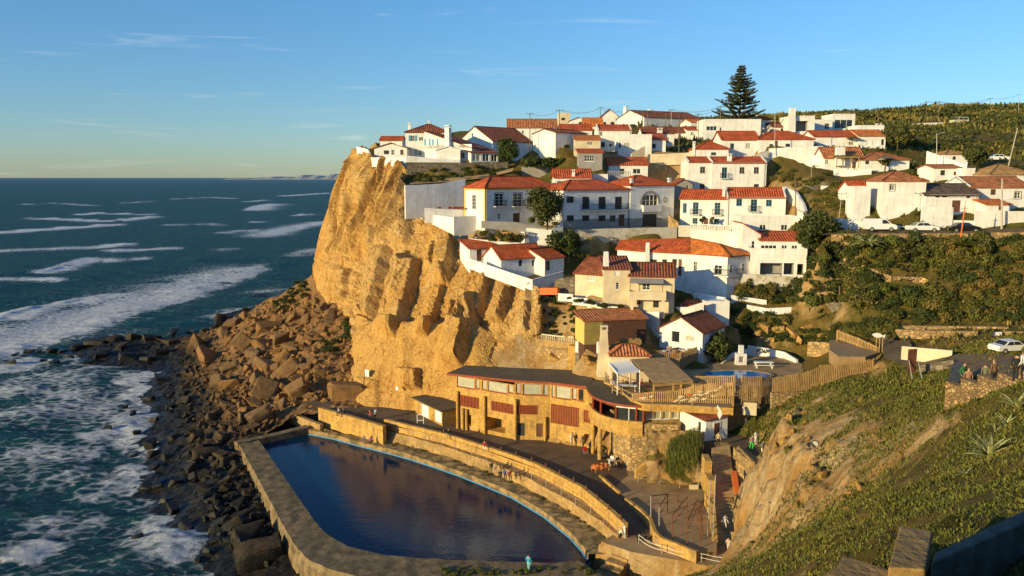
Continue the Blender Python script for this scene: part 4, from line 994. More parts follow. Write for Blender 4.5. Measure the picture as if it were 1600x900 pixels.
def catmull(pts, n):
  pts = np.asarray(pts, float); k = len(pts)
  d = np.concatenate([[0], np.cumsum(np.linalg.norm(np.diff(pts[:, -3:], axis=0), axis=1))]); d /= d[-1]
  t = np.linspace(0, 1, n); o = np.zeros((n, pts.shape[1]))
  for a, tt in enumerate(t):
    i = min(k - 2, max(0, np.searchsorted(d, tt, 'right') - 1)); u = (tt - d[i]) / (d[i + 1] - d[i])
    p0 = pts[max(0, i - 1)]; p1 = pts[i]; p2 = pts[i + 1]; p3 = pts[min(k - 1, i + 2)]
    m1 = (p2 - p0) * .26; m2 = (p3 - p1) * .26
    o[a] = (2 * u**3 - 3 * u**2 + 1) * p1 + (u**3 - 2 * u**2 + u) * m1 + (-2 * u**3 + 3 * u**2) * p2 + (u**3 - u**2) * m2
  return o
NR, NC = 210, 420
col5 = []
for c in COLS:
  pts = [(x, y, *P(x, y, Y)) for x, y, Y in c]
  if c in COLS[:5] or True:                      # carry the foot down into the rubble
    x, y, X_, Y_, Z_ = pts[-1]; pts.append((x, y + 30, X_, Y_ - .5, Z_ - 6))
  col5.append(catmull(pts, NR))
col5 = np.array(col5)                                # columns x rows x (px,py,X,Y,Z)
GRID = np.array([catmull(col5[:, r], NC) for r in range(NR)])     # rows x cols x 5
CP = GRID[..., 2:5].copy()
du = np.gradient(CP, axis=1); dv = np.gradient(CP, axis=0)
N = np.cross(dv, du); N /= np.linalg.norm(N, axis=2)[..., None] + 1e-9
q = CP.reshape(-1, 3); px = GRID[..., 0].ravel(); py = GRID[..., 1].ravel()
sm = lambda a, b, x: np.clip((x - a) / (b - a), 0, 1) ** 2 * (3 - 2 * np.clip((x - a) / (b - a), 0, 1))
D = np.zeros(len(q))
# the soft upper bluff: hanging grooves that run down the face
bl0 = py + (px - 560) * .10 + 6 * fbm(np.stack([px * .06, px * 0, px * 0], 1), 3)
bluff = sm(650, 632, px) * sm(397, 389, bl0)
D += .6 * bluff * sm(250, 380, bl0) * sm(530, 560, px)
along = q[:, 0] * .75 - q[:, 1] * .66
wob = fbm(q * np.array([.10, .10, .05]), 3) * 3.2
gx = np.stack([(along + wob) * .26, q[:, 2] * .03, np.zeros(len(q))], 1)
D += bluff * (2.5 * fbm(gx, 2, .45, True) - 1.2 + .35 * fbm(q * np.array([.16, .16, .08]), 3))
# below it: bedded rock with ledges and joints
bed = 1 - bluff
zz = q[:, 2] + 1.6 * fbm(q * .06, 3) + .08 * along
led = np.abs(((zz / 1.9) % 1) - .5) * 2
D += bed * sm(640, 560, px) * (.42 * (led ** .5) - .2 + .5 * fbm(np.stack([along * .22, zz * .5, np.zeros(len(q))], 1), 3))
D += bed * (.42 * fbm(q * .11, 4) + .20 * fbm(q * .6, 3) + .16 * np.round(2.2 * fbm(np.stack([along * .3, zz * .28, along * 0], 1), 2)))
D += (1 - sm(560, 540, py) * 0) * sm(560, 470, py) * bed * .22 * fbm(q * .32, 3, .5, True)
# leaning buttresses: each ends in a sharp return on its far side
SLOTS = [((612, 388), (588, 503), 3.0, 34, 13), ((656, 408), (632, 528), 3.4, 40, 15), ((693, 448), (671, 528), 1.2, 24, 7), ((712, 352), (701, 440), 2.2, 40, 11), ((684, 388), (676, 420), 1.0, 18, 5),
    ((748, 470), (733, 578), 3.4, 50, 17), ((766, 430), (752, 492), 1.6, 18, 12), ((722, 484), (719, 512), 1.2, 12, 6), ((736, 486), (731, 512), 1.4, 10, 7), ((661, 584), (663, 614), 1.6, 34, 8), ((676, 503), (672, 529), 1.3, 16, 5),
    ((548, 422), (540, 470), 1.6, 26, 9), ((800, 452), (782, 500), 2.0, 26, 12), ((600, 360), (592, 392), 1.4, 16, 8), ((640, 395), (636, 420), .8, 10, 5), ((700, 425), (695, 445), 1.0, 12, 6), ((826, 470), (822, 520), 1.2, 20, 6)]
calm = sm(556, 572, px) * sm(372, 398, py)                    # hewn, flatter faces of the main wall
built = calm * sm(505, 511, py + (px - 640) * -.06 + 5 * fbm(np.stack([px * .05, px * 0, px * 0], 1), 3)) * sm(775, 745, px)
D *= (1 - .70 * calm) * (1 - .75 * built)
def cells(u, v, seed):
  v = v + .35 * np.sin(u * 1.7 + seed); j = np.floor(v).astype(int); u = u + .5 * (j % 2) + .37 * np.sin(j * 12.9 + seed); i = np.floor(u).astype(int)
  h = np.sin(i * 127.1 + j * 311.7 + seed * 74.7) * 43758.5453; return h - np.floor(h)
tiltz = q[:, 2] + .12 * along
D += (bed * sm(560, 520, px) * .5 + calm * (1 - .85 * built)) * (.62 * (cells((along + .25 * q[:, 2]) / 5.5, tiltz / 6.5, 1) - .5) + .42 * (cells((along + .25 * q[:, 2]) / 2.3, tiltz / 2.6, 5) - .5)) * sm(600, 560, py + 0 * px)
for (x0, y0), (x1, y1), A, Lw, w_ in SLOTS:
  ty = (py - y0) / (y1 - y0); xs = x0 + (x1 - x0) * ty + 1.2 * fbm(np.stack([py * .05, np.full(len(py), x0), px * 0], 1), 2)
  env = sm(-.08, .10, ty) * sm(1.10, .90, ty)
  dx = px - xs
  D += (w_ / 6.4 + .2) * env * np.where(dx < 0, np.clip((1 + dx / Lw) * 1.7, 0, 1), np.clip(1 - dx / 2.6, 0, 1))
D += (1 - built) * .16 * (np.abs(fbm(q * np.array([.5, .5, .9]), 4)) < .035) * -1.1
D += (bed - .45 * calm - .4 * built) * .10 * fbm(q * 1.3, 3, .6, True) + bluff * .10 * fbm(q * 1.0, 3, .6)
D += 1.5 * built
# built-up base buttress
base = sm(508, 514, py) * sm(655, 640, px) * sm(545, 552, px)
D += base * (1.1 - .9 * fbm(q * .13, 2)) * .5
D += .35 * sm(598, 601, py - (px - 560) * .14) * sm(604, 596, px)
D = np.where(px < 560, D * np.clip((px - 470) / 80, .42, 1) - .3, D)
q2 = q + N.reshape(-1, 3) * D[:, None]
i = (np.arange(NR - 1)[:, None] * NC + np.arange(NC - 1)[None]).ravel()
cliff = npmesh('sandstone_cliff', q2, np.stack([i, i + NC, i + NC + 1, i + 1], 1), ROCK, None, False, dict(built=built))
struct(cliff)
CLIFF_TOP = [(p[0], p[1], p[2]) for p in q2[:NC]]

# ------------------------------------------------------------------ the land behind and beside the cliff
# seen ground, as (pixel, pixel, depth)
G = [(600, 243, 180), (634, 255, 172), (770, 281, 176), (790, 270, 182), (860, 258, 188), (640, 328, 154), (700, 330, 152), (690, 348, 149), (800, 362, 136),
  (730, 384, 137.5), (780, 383, 136), (850, 385, 136), (870, 432, 124), (900, 470, 115), (940, 470, 114), (985, 480, 114), (850, 460, 127), (885, 462, 124), (850, 500, 124), (885, 500, 121), (860, 522, 119), (890, 522, 116.5), (852, 533, 115.5), (895, 534, 112), (1015, 546, 105.5), (985, 541, 104.8), (950, 541, 104.5), (915, 541, 106.5), (1000, 392, 142), (1040, 385, 143), (838, 575, 114.6), (866, 575, 112.0), (897, 577, 109), (930, 577, 105.8), (850, 452, 122),
  (950, 540, 108), (1015, 545, 108), (1060, 470, 113), (1000, 560, 104), (1090, 560, 104), (1100, 580, 102), (1180, 580, 102.5),
  (1150, 470, 117.5), (1230, 480, 117), (1300, 495, 113), (1150, 500, 114), (1200, 510, 113.5), (1250, 515, 112.5), (1300, 520, 109), (1290, 560, 102), (1320, 545, 100), (1370, 545, 100), (1340, 570, 97), (1230, 590, 98), (1370, 590, 91),
  (1240, 470, 118.5), (1260, 440, 120.5), (1300, 420, 118), (1340, 440, 110.32), (1330, 470, 107.94), (1400, 490, 105.5), (1450, 460, 107.4), (1460, 430, 109.68), (1400, 410, 112.1), (1330, 385, 114.94), (1400, 372, 114.8), (1500, 372, 113.4), (1600, 372, 112.1), (1480, 400, 111.94), (1550, 420, 109.4), (1600, 440, 107.2), (1550, 470, 105.3), (1600, 480, 103.9), (1500, 500, 103.5), (1420, 508, 103.76), (1600, 505, 101.8),
  (1270, 400, 122), (1290, 372, 116.2), (1270, 345, 128), (1300, 363, 119.3), (1400, 364, 118), (1500, 364, 116.6), (1600, 362, 115.3), (1300, 350, 126), (1370, 345, 123.5), (1290, 325, 131), (1340, 310, 130), (1260, 305, 140), (1250, 290, 148), (1300, 285, 138), (1320, 280, 138), (1220, 270, 160), (1260, 258, 164), (1290, 268, 158), (1440, 300, 131), (1430, 262, 153), (1530, 270, 148), (1600, 268, 150), (1550, 250, 165), (1600, 250, 168),
  (1400, 240, 178), (1440, 225, 190), (1500, 232, 185), (1560, 235, 182), (1620, 230, 185), (1430, 205, 230), (1500, 205, 235), (1600, 205, 225), (1400, 192, 260), (1480, 190, 275), (1560, 188, 280), (1640, 185, 270), (1350, 186, 290), (1420, 180, 330), (1500, 177, 350), (1560, 173, 360), (1640, 168, 370), (1320, 182, 330), (1280, 186, 330),
  (1460, 168, 420), (1560, 170, 420), (1300, 178, 420), (1380, 176, 420), (1200, 186, 420), (1000, 192, 420), (800, 200, 420), (680, 215, 330), (640, 222, 260), (720, 205, 300), (900, 196, 330), (1100, 190, 330),
  (1400, 525, 100), (1460, 528, 97), (1540, 528, 95), (1600, 528, 92), (1400, 550, 94), (1420, 575, 88), (1480, 560, 86), (1540, 548, 80), (1600, 540, 74), (1470, 590, 80), (1490, 560, 82), (1600, 558, 70), (1620, 560, 62)]
# the near grassy slope and the broken rock edge above the stairs
G += [(1400, 590, 86), (1350, 598, 87), (1460, 585, 78), (1300, 615, 86), (1250, 650, 80), (1232, 674, 76), (1320, 640, 76), (1400, 640, 66), (1470, 640, 56), (1470, 610, 63), (1210, 700, 78), (1250, 700, 69), (1320, 690, 64), (1400, 690, 57), (1480, 680, 48), (1500, 641, 50), (1534, 630, 47.9), (1565, 614, 46.0), (1592, 601, 44.4), (1560, 648, 42), (1600, 635, 38),
   (1200, 750, 73), (1230, 780, 67), (1280, 760, 60), (1350, 740, 54), (1430, 730, 45), (1520, 720, 35), (1600, 710, 29), (1185, 800, 71), (1178, 850, 70.5), (1215, 830, 64), (1260, 800, 58), (1300, 790, 54), (1350, 790, 44),
   (1240, 838, 55), (1200, 862, 58), (1150, 893, 52), (1280, 828, 43), (1340, 800, 38), (1420, 775, 32), (1520, 770, 26), (1600, 760, 21.5), (1280, 870, 33), (1200, 895, 35), (1350, 850, 26), (1440, 820, 22), (1530, 800, 18.5), (1300, 920, 23), (1400, 890, 18), (1150, 960, 30), (1250, 1000, 20), (1480, 860, 15.5), (1590, 850, 12.5), (1400, 980, 12), (1600, 950, 8)]
GPa = [tuple(P(*g)) for g in G] + GP
# the low ground of the stair cutting and the foot of the court
for x, y, z in ((1140, 700, 9.0), (1150, 740, 7.0), (1150, 800, 5.0), (1160, 870, 4.2), (1120, 885, 3.4), (1060, 900, 2.6), (1175, 700, 9.5)):
  GPa.append(tuple(PZ(x, y, z)))
for p in CLIFF_TOP[60:NC - 30:12]: GPa.append((p[0], p[1], p[2] - .1))
GPa += [(-6, 114, 12), (2, 112.5, 12), (8, 110.5, 12.5), (-6.5, 107.8, 4.8), (2, 104, 4.8), (9, 100, 4.8), (13, 97, 4.8), (17, 93, 4.8), (120, 30, 48), (120, 80, 46), (160, 140, 50), (170, 250, 60), (220, 330, 64), (80, 0, 46), (30, -20, 40), (-2, 2, 35), (-8, 10, 30), (5, 4, 35.5), (10, 2, 36.5), (-14, 25, 16), (2, 30, 17), (260, 500, 70), (330, 500, 71), (150, 560, 66), (0, 560, 58), (300, 590, 70)]
for x, y in ((1166, 554), (1200, 559), (1242, 567), (1120, 562), (1180, 590), (1100, 575), (1240, 590), (1150, 600)): GPa.insert(0, tuple(PZ(x, y, 14.5)))
ROADS = [('car_road', [(1285, 367, 118.4), (1400, 366, 116.8), (1500, 365, 115.4), (1620, 364, 113.4)], [(1285, 360, 122.6), (1400, 358, 121), (1500, 357, 119.6), (1620, 356, 118)], 0),
    ('lane', [(884, 359, 139.1), (960, 357, 141.7), (1058, 355, 144.2)], [(884, 356, 141), (960, 355.5, 146), (1060, 354.5, 149)], 1),
    ('upper_lane', [(640, 288, 164.5), (700, 284, 165), (760, 278, 166), (800, 268, 168)], [(640, 284, 167), (705, 278, 168), (765, 272, 170), (803, 262, 171.5)], 1),
    ('viewpoint_road', [(1375, 528, 101), (1382, 560, 92), (1420, 572, 87), (1470, 566, 83), (1500, 585, 72), (1530, 590, 62), (1600, 585, 52)], [(1420, 525, 100), (1425, 545, 94), (1450, 556, 89), (1500, 553, 84), (1540, 553, 77), (1590, 552, 70), (1680, 556, 60)], 0)]
def along_(pts, n):
  p = [P(*k) for k in pts]; o = []
  for a, b in zip(p, p[1:]):
    for k in range(n): o.append(a.lerp(b, k / n))
  return o + [p[-1]]
for _, l, r_, _k in ROADS:
  for p in along_(l, 3) + along_(r_, 3): GPa.insert(0, (p.x, p.y, p.z - .3))
GPa = thin(GPa, 1.0)
landz = rbf(GPa)

def b_land(m, t, b, L, c, r):
  O = c.outputs['Object']
  g = t.nodes.new('ShaderNodeNewGeometry'); sx = t.nodes.new('ShaderNodeSeparateXYZ'); L(g.outputs['Normal'], sx.inputs[0])
  gr = mixnode(t, L, ramp(t, L, noise_(t, L, O, .09, 5, .65), .40, .6), (.10, .095, .020), (.19, .125, .035))
  gr = mixnode(t, L, .8, gr, ramp(t, L, noise_(t, L, O, 1.1, 8, .7), .3, .7, (.5, .5, .45), (1.35, 1.3, 1.2)), 'MULTIPLY')
  rk = mixnode(t, L, ramp(t, L, noise_(t, L, O, .3, 6, .7, (1, 1, .5)), .42, .62), (.40, .23, .075), (.52, .37, .19))
  wh = ramp(t, L, noise_(t, L, O, .5, 7, .7, (1.4, 1.4, .22)), .55, .68)
  rk = mixnode(t, L, wh, rk, (.56, .45, .28))
  rk = mixnode(t, L, .7, rk, ramp(t, L, noise_(t, L, O, 1.7, 9, .75), .3, .7, (.55, .52, .5), (1.25, 1.22, 1.2)), 'MULTIPLY')
  st = t.nodes.new('ShaderNodeMath'); st.operation = 'MULTIPLY_ADD'; st.inputs[1].default_value = .55
  L(noise_(t, L, O, .28, 6, .7), st.inputs[0]); L(sx.outputs[2], st.inputs[2])
  a = t.nodes.new('ShaderNodeAttribute'); a.attribute_name = 'bare'
  s2 = t.nodes.new('ShaderNodeMath'); s2.operation = 'SUBTRACT'; L(st.outputs[0], s2.inputs[0]); L(a.outputs['Fac'], s2.inputs[1])
  L(mixnode(t, L, ramp(t, L, s2.outputs[0], .80, .95), rk, gr), b.inputs['Base Color'])
  bump_(t, L, b, noise_(t, L, O, 1.4, 9, .75), .35)
LAND = mat('grass_and_rock', (.2, .15, .05), .95, spec=.15, build=b_land)
def bare_attr(V):
  o = np.zeros(len(V))
  for x, y, Y, rad, a in ((1230, 640, 80, 5, .35), (1190, 760, 71, 9, .8), (1250, 720, 68, 6, .35), (1215, 820, 66, 8, .7), (1330, 770, 52, 5, .3), (1290, 790, 56, 7, .5), (1290, 590, 88, 6, .3), (870, 500, 112, 12, .7), (860, 540, 110, 8, .7), (1040, 262, 170, 12, .9), (1270, 300, 148, 9, .5), (1320, 330, 141, 9, .25), (760, 370, 138, 12, .4), (690, 345, 150, 14, .6), (840, 450, 122, 10, .6), (1400, 560, 92, 9, .2), (1325, 625, 78, 5, .25)):
    p = P(x, y, Y); d2 = (V[:, 0] - p.x) ** 2 + (V[:, 1] - p.y) ** 2
    o = np.maximum(o, a * np.exp(-d2 / (rad * rad)))
  return dict(bare=o)
TOPL = [(p[0] + .5, p[1] + 1.2) for p in CLIFF_TOP[::6]]
edge = [(4, 119), (-8, 112.5), (-6.9, 107.9), (1, 103.7), (8, 100.6), (13, 96.4), (18.4, 92), (20, 91.8)] + [tuple(PZ(*a))[:2] for a in ((1062, 688, 9.5), (1104, 690, 9.8), (1150, 690, 9.8), (1174, 705, 9.6), (1176, 705, 9.5), (1145, 735, 7.5), (1138, 780, 6), (1145, 850, 4.2), (1140, 872, 3.8), (1020, 893, 2.5), (930, 960, 1))]
LANDPOLY = TOPL[:-18] + edge + [(-20, 20), (-20, -30), (130, -30), (400, 100), (420, 600), (-60, 600)]
keep = lambda c: inpoly(c[:, 0], c[:, 1], LANDPOLY)
def edge_keep(ylo, yhi):
  return lambda c: keep(c) & (c[:, 1] > ylo) & (c[:, 1] < yhi)
far_land = heightgrid('hillside', landz, np.arange(-62, 300, 1.6), np.arange(98.4, 600, 1.6), LAND, edge_keep(98, 999), bare_attr, ((.35, .12, 4), (.2, .5, 3)))
struct(far_land)
def near_h(X, Y):
  z = landz(X, Y); e = .6
  sl = np.hypot(landz(X + e, Y) - z, landz(X, Y + e) - z) / e
  q = np.stack([X.ravel(), Y.ravel(), z.ravel()], 1)
  k = np.clip((sl - .8) / .8, 0, 1)
  rib = fbm(np.stack([q[:, 0] * .10 + q[:, 1] * .34, q[:, 2] * .10, q[:, 0] * .05], 1), 5, .55, True).reshape(z.shape)
  blk = fbm(q * .45, 4, .55, True).reshape(z.shape)
  cr_ = fbm(q * np.array([1.1, 1.1, .5]), 4, .6, True).reshape(z.shape)
  return z + k * (1.2 * rib - 1.1 + .9 * (blk - .3) + .5 * (cr_ - .3))
near_land = heightgrid('grass_slope', near_h, np.arange(-20, 100, .36), np.arange(-20, 98.7, .36), LAND, edge_keep(-99, 98.6), bare_attr, ((.35, .12, 4), (.22, .5, 3), (.10, 1.6, 3)))
struct(near_land)
def bil(xs, ys, Z):
  x0, dx, y0, dy = xs[0], xs[1] - xs[0], ys[0], ys[1] - ys[0]; ny, nx = Z.shape
  def f(X, Y):
    u = np.clip((X - x0) / dx, 0, nx - 1.001); v = np.clip((Y - y0) / dy, 0, ny - 1.001); i = u.astype(int); j = v.astype(int); a = u - i; b = v - j
    return (Z[j, i] * (1 - a) + Z[j, i + 1] * a) * (1 - b) + (Z[j + 1, i] * (1 - a) + Z[j + 1, i + 1] * a) * b
  return f
s_near, s_far = bil(*GRIDS['grass_slope']), bil(*GRIDS['hillside'])
def surf(X, Y):
  X = np.asarray(X, float); Y = np.asarray(Y, float)
  return np.where(Y < 98.5, s_near(X, Y), s_far(X, Y))
def gz(x, y): return float(landz(np.array([x]), np.array([y]))[0])

# ------------------------------------------------------------------ rubble shore
S = [PZ(*a) for a in ((340, 497, 0), (285, 532, .2), (262, 575, 0), (235, 625, 0), (222, 680, -.2), (235, 735, -.2), (250, 790, -.2), (290, 850, -.2), (360, 880, .0), (380, 910, -.2), (440, 960, -.2), (400, 462, 0), (450, 441, 0), (478, 425, 0),
           (130, 535, .6), (200, 530, 1.3), (270, 530, 1.2), (170, 555, .9), (240, 560, .9), (225, 545, 1.0),
           (300, 575, 1.6), (310, 640, 1.6), (300, 700, 1.4), (320, 780, 1.2), (370, 840, 1.0), (420, 860, 1.0), (470, 900, .8), (380, 700, 2.2), (370, 650, 3.0), (330, 590, 3.0), (330, 540, 3.5), (360, 510, 4.5), (420, 470, 6.5),
           (420, 660, 3.4), (460, 640, 4.4), (520, 655, 4.8), (430, 600, 5.0), (400, 560, 6.0), (480, 600, 6.5), (530, 610, 6), (390, 530, 7), (440, 520, 9), (500, 560, 9.5), (545, 600, 7), (560, 640, 5), (470, 640, 4.6), (440, 690, 2.6), (420, 690, 2.4))]
S += [P(*a) for a in ((488, 432, 178), (455, 455, 180), (520, 480, 164), (480, 500, 166), (552, 512, 148), (520, 530, 150), (540, 560, 136), (549, 610, 125), (470, 470, 176))]
S += [Vector((x, y, -3)) for x, y in ((-120, 240), (-100, 130), (-75, 100), (-50, 75), (-40, 60), (-110, 180), (-140, 200), (-60, 280), (-90, 260), (-80, 215), (-68, 125), (-30, 55))] + [Vector((-20, 110, 1)), Vector((-12, 95, 1)), Vector((-16, 70, -.5))]
shorez = rbf(thin([tuple(p) for p in S], .8))
SHOREPOLY = [(-150, 50), (-15, 50), (-15, 66), (-19, 76), (-38, 108), (-33, 117), (-22, 116), (-20, 124), (-24, 140), (-40, 182), (-52, 215), (-60, 290), (-150, 290)]
def shore_h(X, Y):
  z = shorez(X, Y)
  q = np.stack([X.ravel(), Y.ravel(), np.zeros(X.size)], 1)
  r = (.55 * fbm(q * .16, 4, .55, True) + .34 * fbm(q * .6, 3, .6, True) - .55).reshape(z.shape)
  return z + r * np.clip((z + 2.4) / 3.5, .12, 1)
shore = heightgrid('rubble_shore', shore_h, np.arange(-150, -9, .55), np.arange(50, 292, .55), BOULDER, lambda c: inpoly(c[:, 0], c[:, 1], SHOREPOLY) & (c[:, 2] > -2.2), None, (), False)
struct(shore)

# ------------------------------------------------------------------ sea
def seg_dist(X, Y, pts):
  best = np.full(X.shape, 1e9); side = np.zeros(X.shape); tt = np.zeros(X.shape); n = len(pts) - 1
  for k, (a, b) in enumerate(zip(pts, pts[1:])):
    ax, ay = a[0], a[1]; bx, by = b[0], b[1]; dx, dy = bx - ax, by - ay; l2 = dx * dx + dy * dy
    t = np.clip(((X - ax) * dx + (Y - ay) * dy) / l2, 0, 1)
    d = np.hypot(X - ax - t * dx, Y - ay - t * dy); s = np.sign((X - ax) * dy - (Y - ay) * dx)
    m = d < best; best[m] = d[m]; side[m] = s[m]; tt[m] = (k + t[m]) / n
  return best, side, tt
# breakers: crest line in photo pixels on sea level, crest height, foam width seaward and shoreward, strength
BREAK = [([(-60, 440), (30, 434), (110, 440)], .8, 5, 5, .7), ([(250, 352), (310, 349), (360, 352)], .7, 5, 10, .55), ([(20, 320), (90, 317), (160, 322)], .6, 8, 16, .5), ([(180, 318), (240, 314)], .5, 8, 16, .45), ([(250, 312), (330, 308), (380, 311)], .6, 9, 20, .5), ([(330, 366), (380, 360), (430, 362)], .7, 6, 9, .55), ([(-30, 620), (60, 612), (150, 618)], .4, 6, 6, .5), ([(20, 700), (90, 712), (160, 705)], .4, 5, 5, .45), ([(60, 800), (130, 815), (190, 800)], .3, 3, 3, .42), ([(240, 800), (270, 840), (300, 880)], .3, 2.5, 3, .55), ([(200, 640), (215, 665), (210, 700)], .4, 4, 4, .6), ([(120, 575), (190, 578), (250, 586)], .4, 4, 3, .75),
  ([(-60, 515), (0, 497), (60, 478), (140, 466), (200, 456)], 1.5, 2, 9, 1.0),
  ([(-60, 572), (20, 552), (100, 528), (180, 498), (240, 476), (300, 462), (360, 440), (430, 408)], .5, 26, 3, .85),
  ([(-40, 392), (60, 388), (150, 385), (210, 380)], 1.2, 5, 12, .8),
  ([(150, 393), (220, 390), (290, 388)], .7, 4, 7, .65),
  ([(-40, 366), (30, 360), (120, 354), (185, 350)], 1.4, 4, 18, .95),
  ([(110, 336), (150, 333), (250, 335)], 1.2, 6, 14, .8),
  ([(40, 340), (110, 342), (170, 345), (245, 337)], .9, 5, 18, .75),
  ([(60, 428), (100, 415), (145, 402)], 1.1, 3, 8, .8),
  ([(140, 410), (190, 404), (240, 402)], .9, 4, 10, .85),
  ([(385, 330), (400, 322), (425, 318)], 1.2, 6, 30, .75),
  ([(425, 307), (470, 304), (520, 301)], 1.1, 8, 30, .75),
  ([(375, 316), (420, 312)], .8, 8, 14, .6), ([(455, 337), (475, 334)], .8, 4, 16, .6), ([(388, 348), (408, 345)], .8, 4, 10, .6),
  ([(405, 372), (440, 360), (480, 352), (520, 345)], .9, 18, 12, .65), ([(445, 402), (480, 392), (510, 388)], .5, 6, 8, .5),
  ([(300, 430), (330, 426), (385, 423)], .5, 4, 7, .35), ([(320, 392), (380, 388)], .5, 6, 8, .4),
  ([(-20, 585), (20, 567), (60, 558)], .6, 3, 5, .9), ([(10, 880), (50, 862), (90, 838)], .7, 2.2, 1.2, .6), ([(140, 780), (170, 762), (205, 745)], .5, 2.5, 2, .45), ([(100, 690), (180, 672), (225, 650)], .4, 3, 3, .55), ([(60, 760), (110, 742), (150, 735)], .4, 2, 2, .35),
  ([(190, 600), (230, 590), (255, 582)], .5, 4, 4, .75), ([(185, 625), (240, 612), (262, 600)], .4, 4, 4, .7), ([(0, 600), (90, 590), (170, 585)], .3, 9, 9, .42), ([(-30, 650), (90, 640), (200, 636)], .3, 9, 9, .40),
  ([(215, 655), (230, 690), (235, 720)], .3, 3, 3, .6), ([(200, 722), (235, 735), (250, 770)], .2, 2.5, 3, .5)]
th = np.linspace(R(-52), R(40), 780); rr = np.concatenate([np.geomspace(42, 420, 560), np.geomspace(425, 60000, 170)])
TH, RR = np.meshgrid(th, rr); X = RR * np.sin(TH); Y = RR * np.cos(TH)
Zs = np.zeros(X.shape); foam = np.zeros(X.shape)
q = np.stack([X.ravel(), Y.ravel(), np.zeros(X.size)], 1)
fade = np.exp(-RR / 900)
wd = np.array([.88, -.48])                           # swell runs in towards the shore
s1 = X * wd[0] + Y * wd[1]
n1 = fbm(q * .012, 3).reshape(X.shape); n2 = fbm(q * np.array([.06, .09, 0]), 4).reshape(X.shape); n3 = fbm(q * np.array([.35, .5, 0]), 3).reshape(X.shape)
Zs += fade * (.38 * np.sin(s1 * .16 + 5 * n1) * (1 + n2) + .42 * n2) + np.exp(-RR / 260) * .20 * n3
nf = fbm(q * np.array([.05, .07, 0]) + 9, 4).reshape(X.shape)
wobx = 3.0 * fbm(q * .05 + 31, 3).reshape(X.shape); woby = 3.0 * fbm(q * .05 + 57, 3).reshape(X.shape)
for pts, hgt, ws, wl, st in BREAK:
  w = [PZ(x, y, 0) for x, y in pts]
  sc = max(.25, min(1, w[0].y / 200))
  d, s, t = seg_dist(X + wobx * sc, Y + woby * sc, w)
  endf = np.clip(np.minimum(t, 1 - t) * 7, 0, 1) if len(pts) > 2 else np.clip(np.minimum(t, 1 - t) * 4, 0, 1)
  endf = endf * np.clip(1.05 + nf * .9, .15, 1.2)
  sea_side = s < 0
  prof = np.where(sea_side, np.exp(-(d / 4.5) ** 2), np.exp(-(d / 1.7) ** 2))
  Zs = Zs + hgt * .34 * endf * prof
  ws = max(ws, 3.6)
  f = np.where(sea_side, np.exp(-(d / ws) ** 2), np.exp(-(d / (wl + 1.6)) ** 2))
  foam = np.maximum(foam, st * f * np.clip(.35 + .75 * endf, 0, 1.1) * np.clip(endf * 3, 0, 1))
shz = shorez(X[RR < 330].ravel(), Y[RR < 330].ravel()) if False else None
m = (RR < 300) & (X > -125) & (X < -5)
zz = np.full(X.shape, -3.0); zz[m] = shorez(X[m], Y[m])
foam = np.maximum(foam, .52 * np.clip(1 - np.abs(zz + .3) / 1.1, 0, 1) * np.clip(.7 + nf * 1.4, 0, 1.2))
foam = np.maximum(foam, .36 * np.exp(-((RR - 150) / 45) ** 2) * np.clip(.6 + nf, 0, 1) * (X > -170))
foam = np.maximum(foam, .16 + .14 * np.clip(nf, -1, 1) - .0005 * RR)
ny, nx = X.shape
i = (np.arange(ny - 1)[:, None] * nx + np.arange(nx - 1)[None]).ravel()
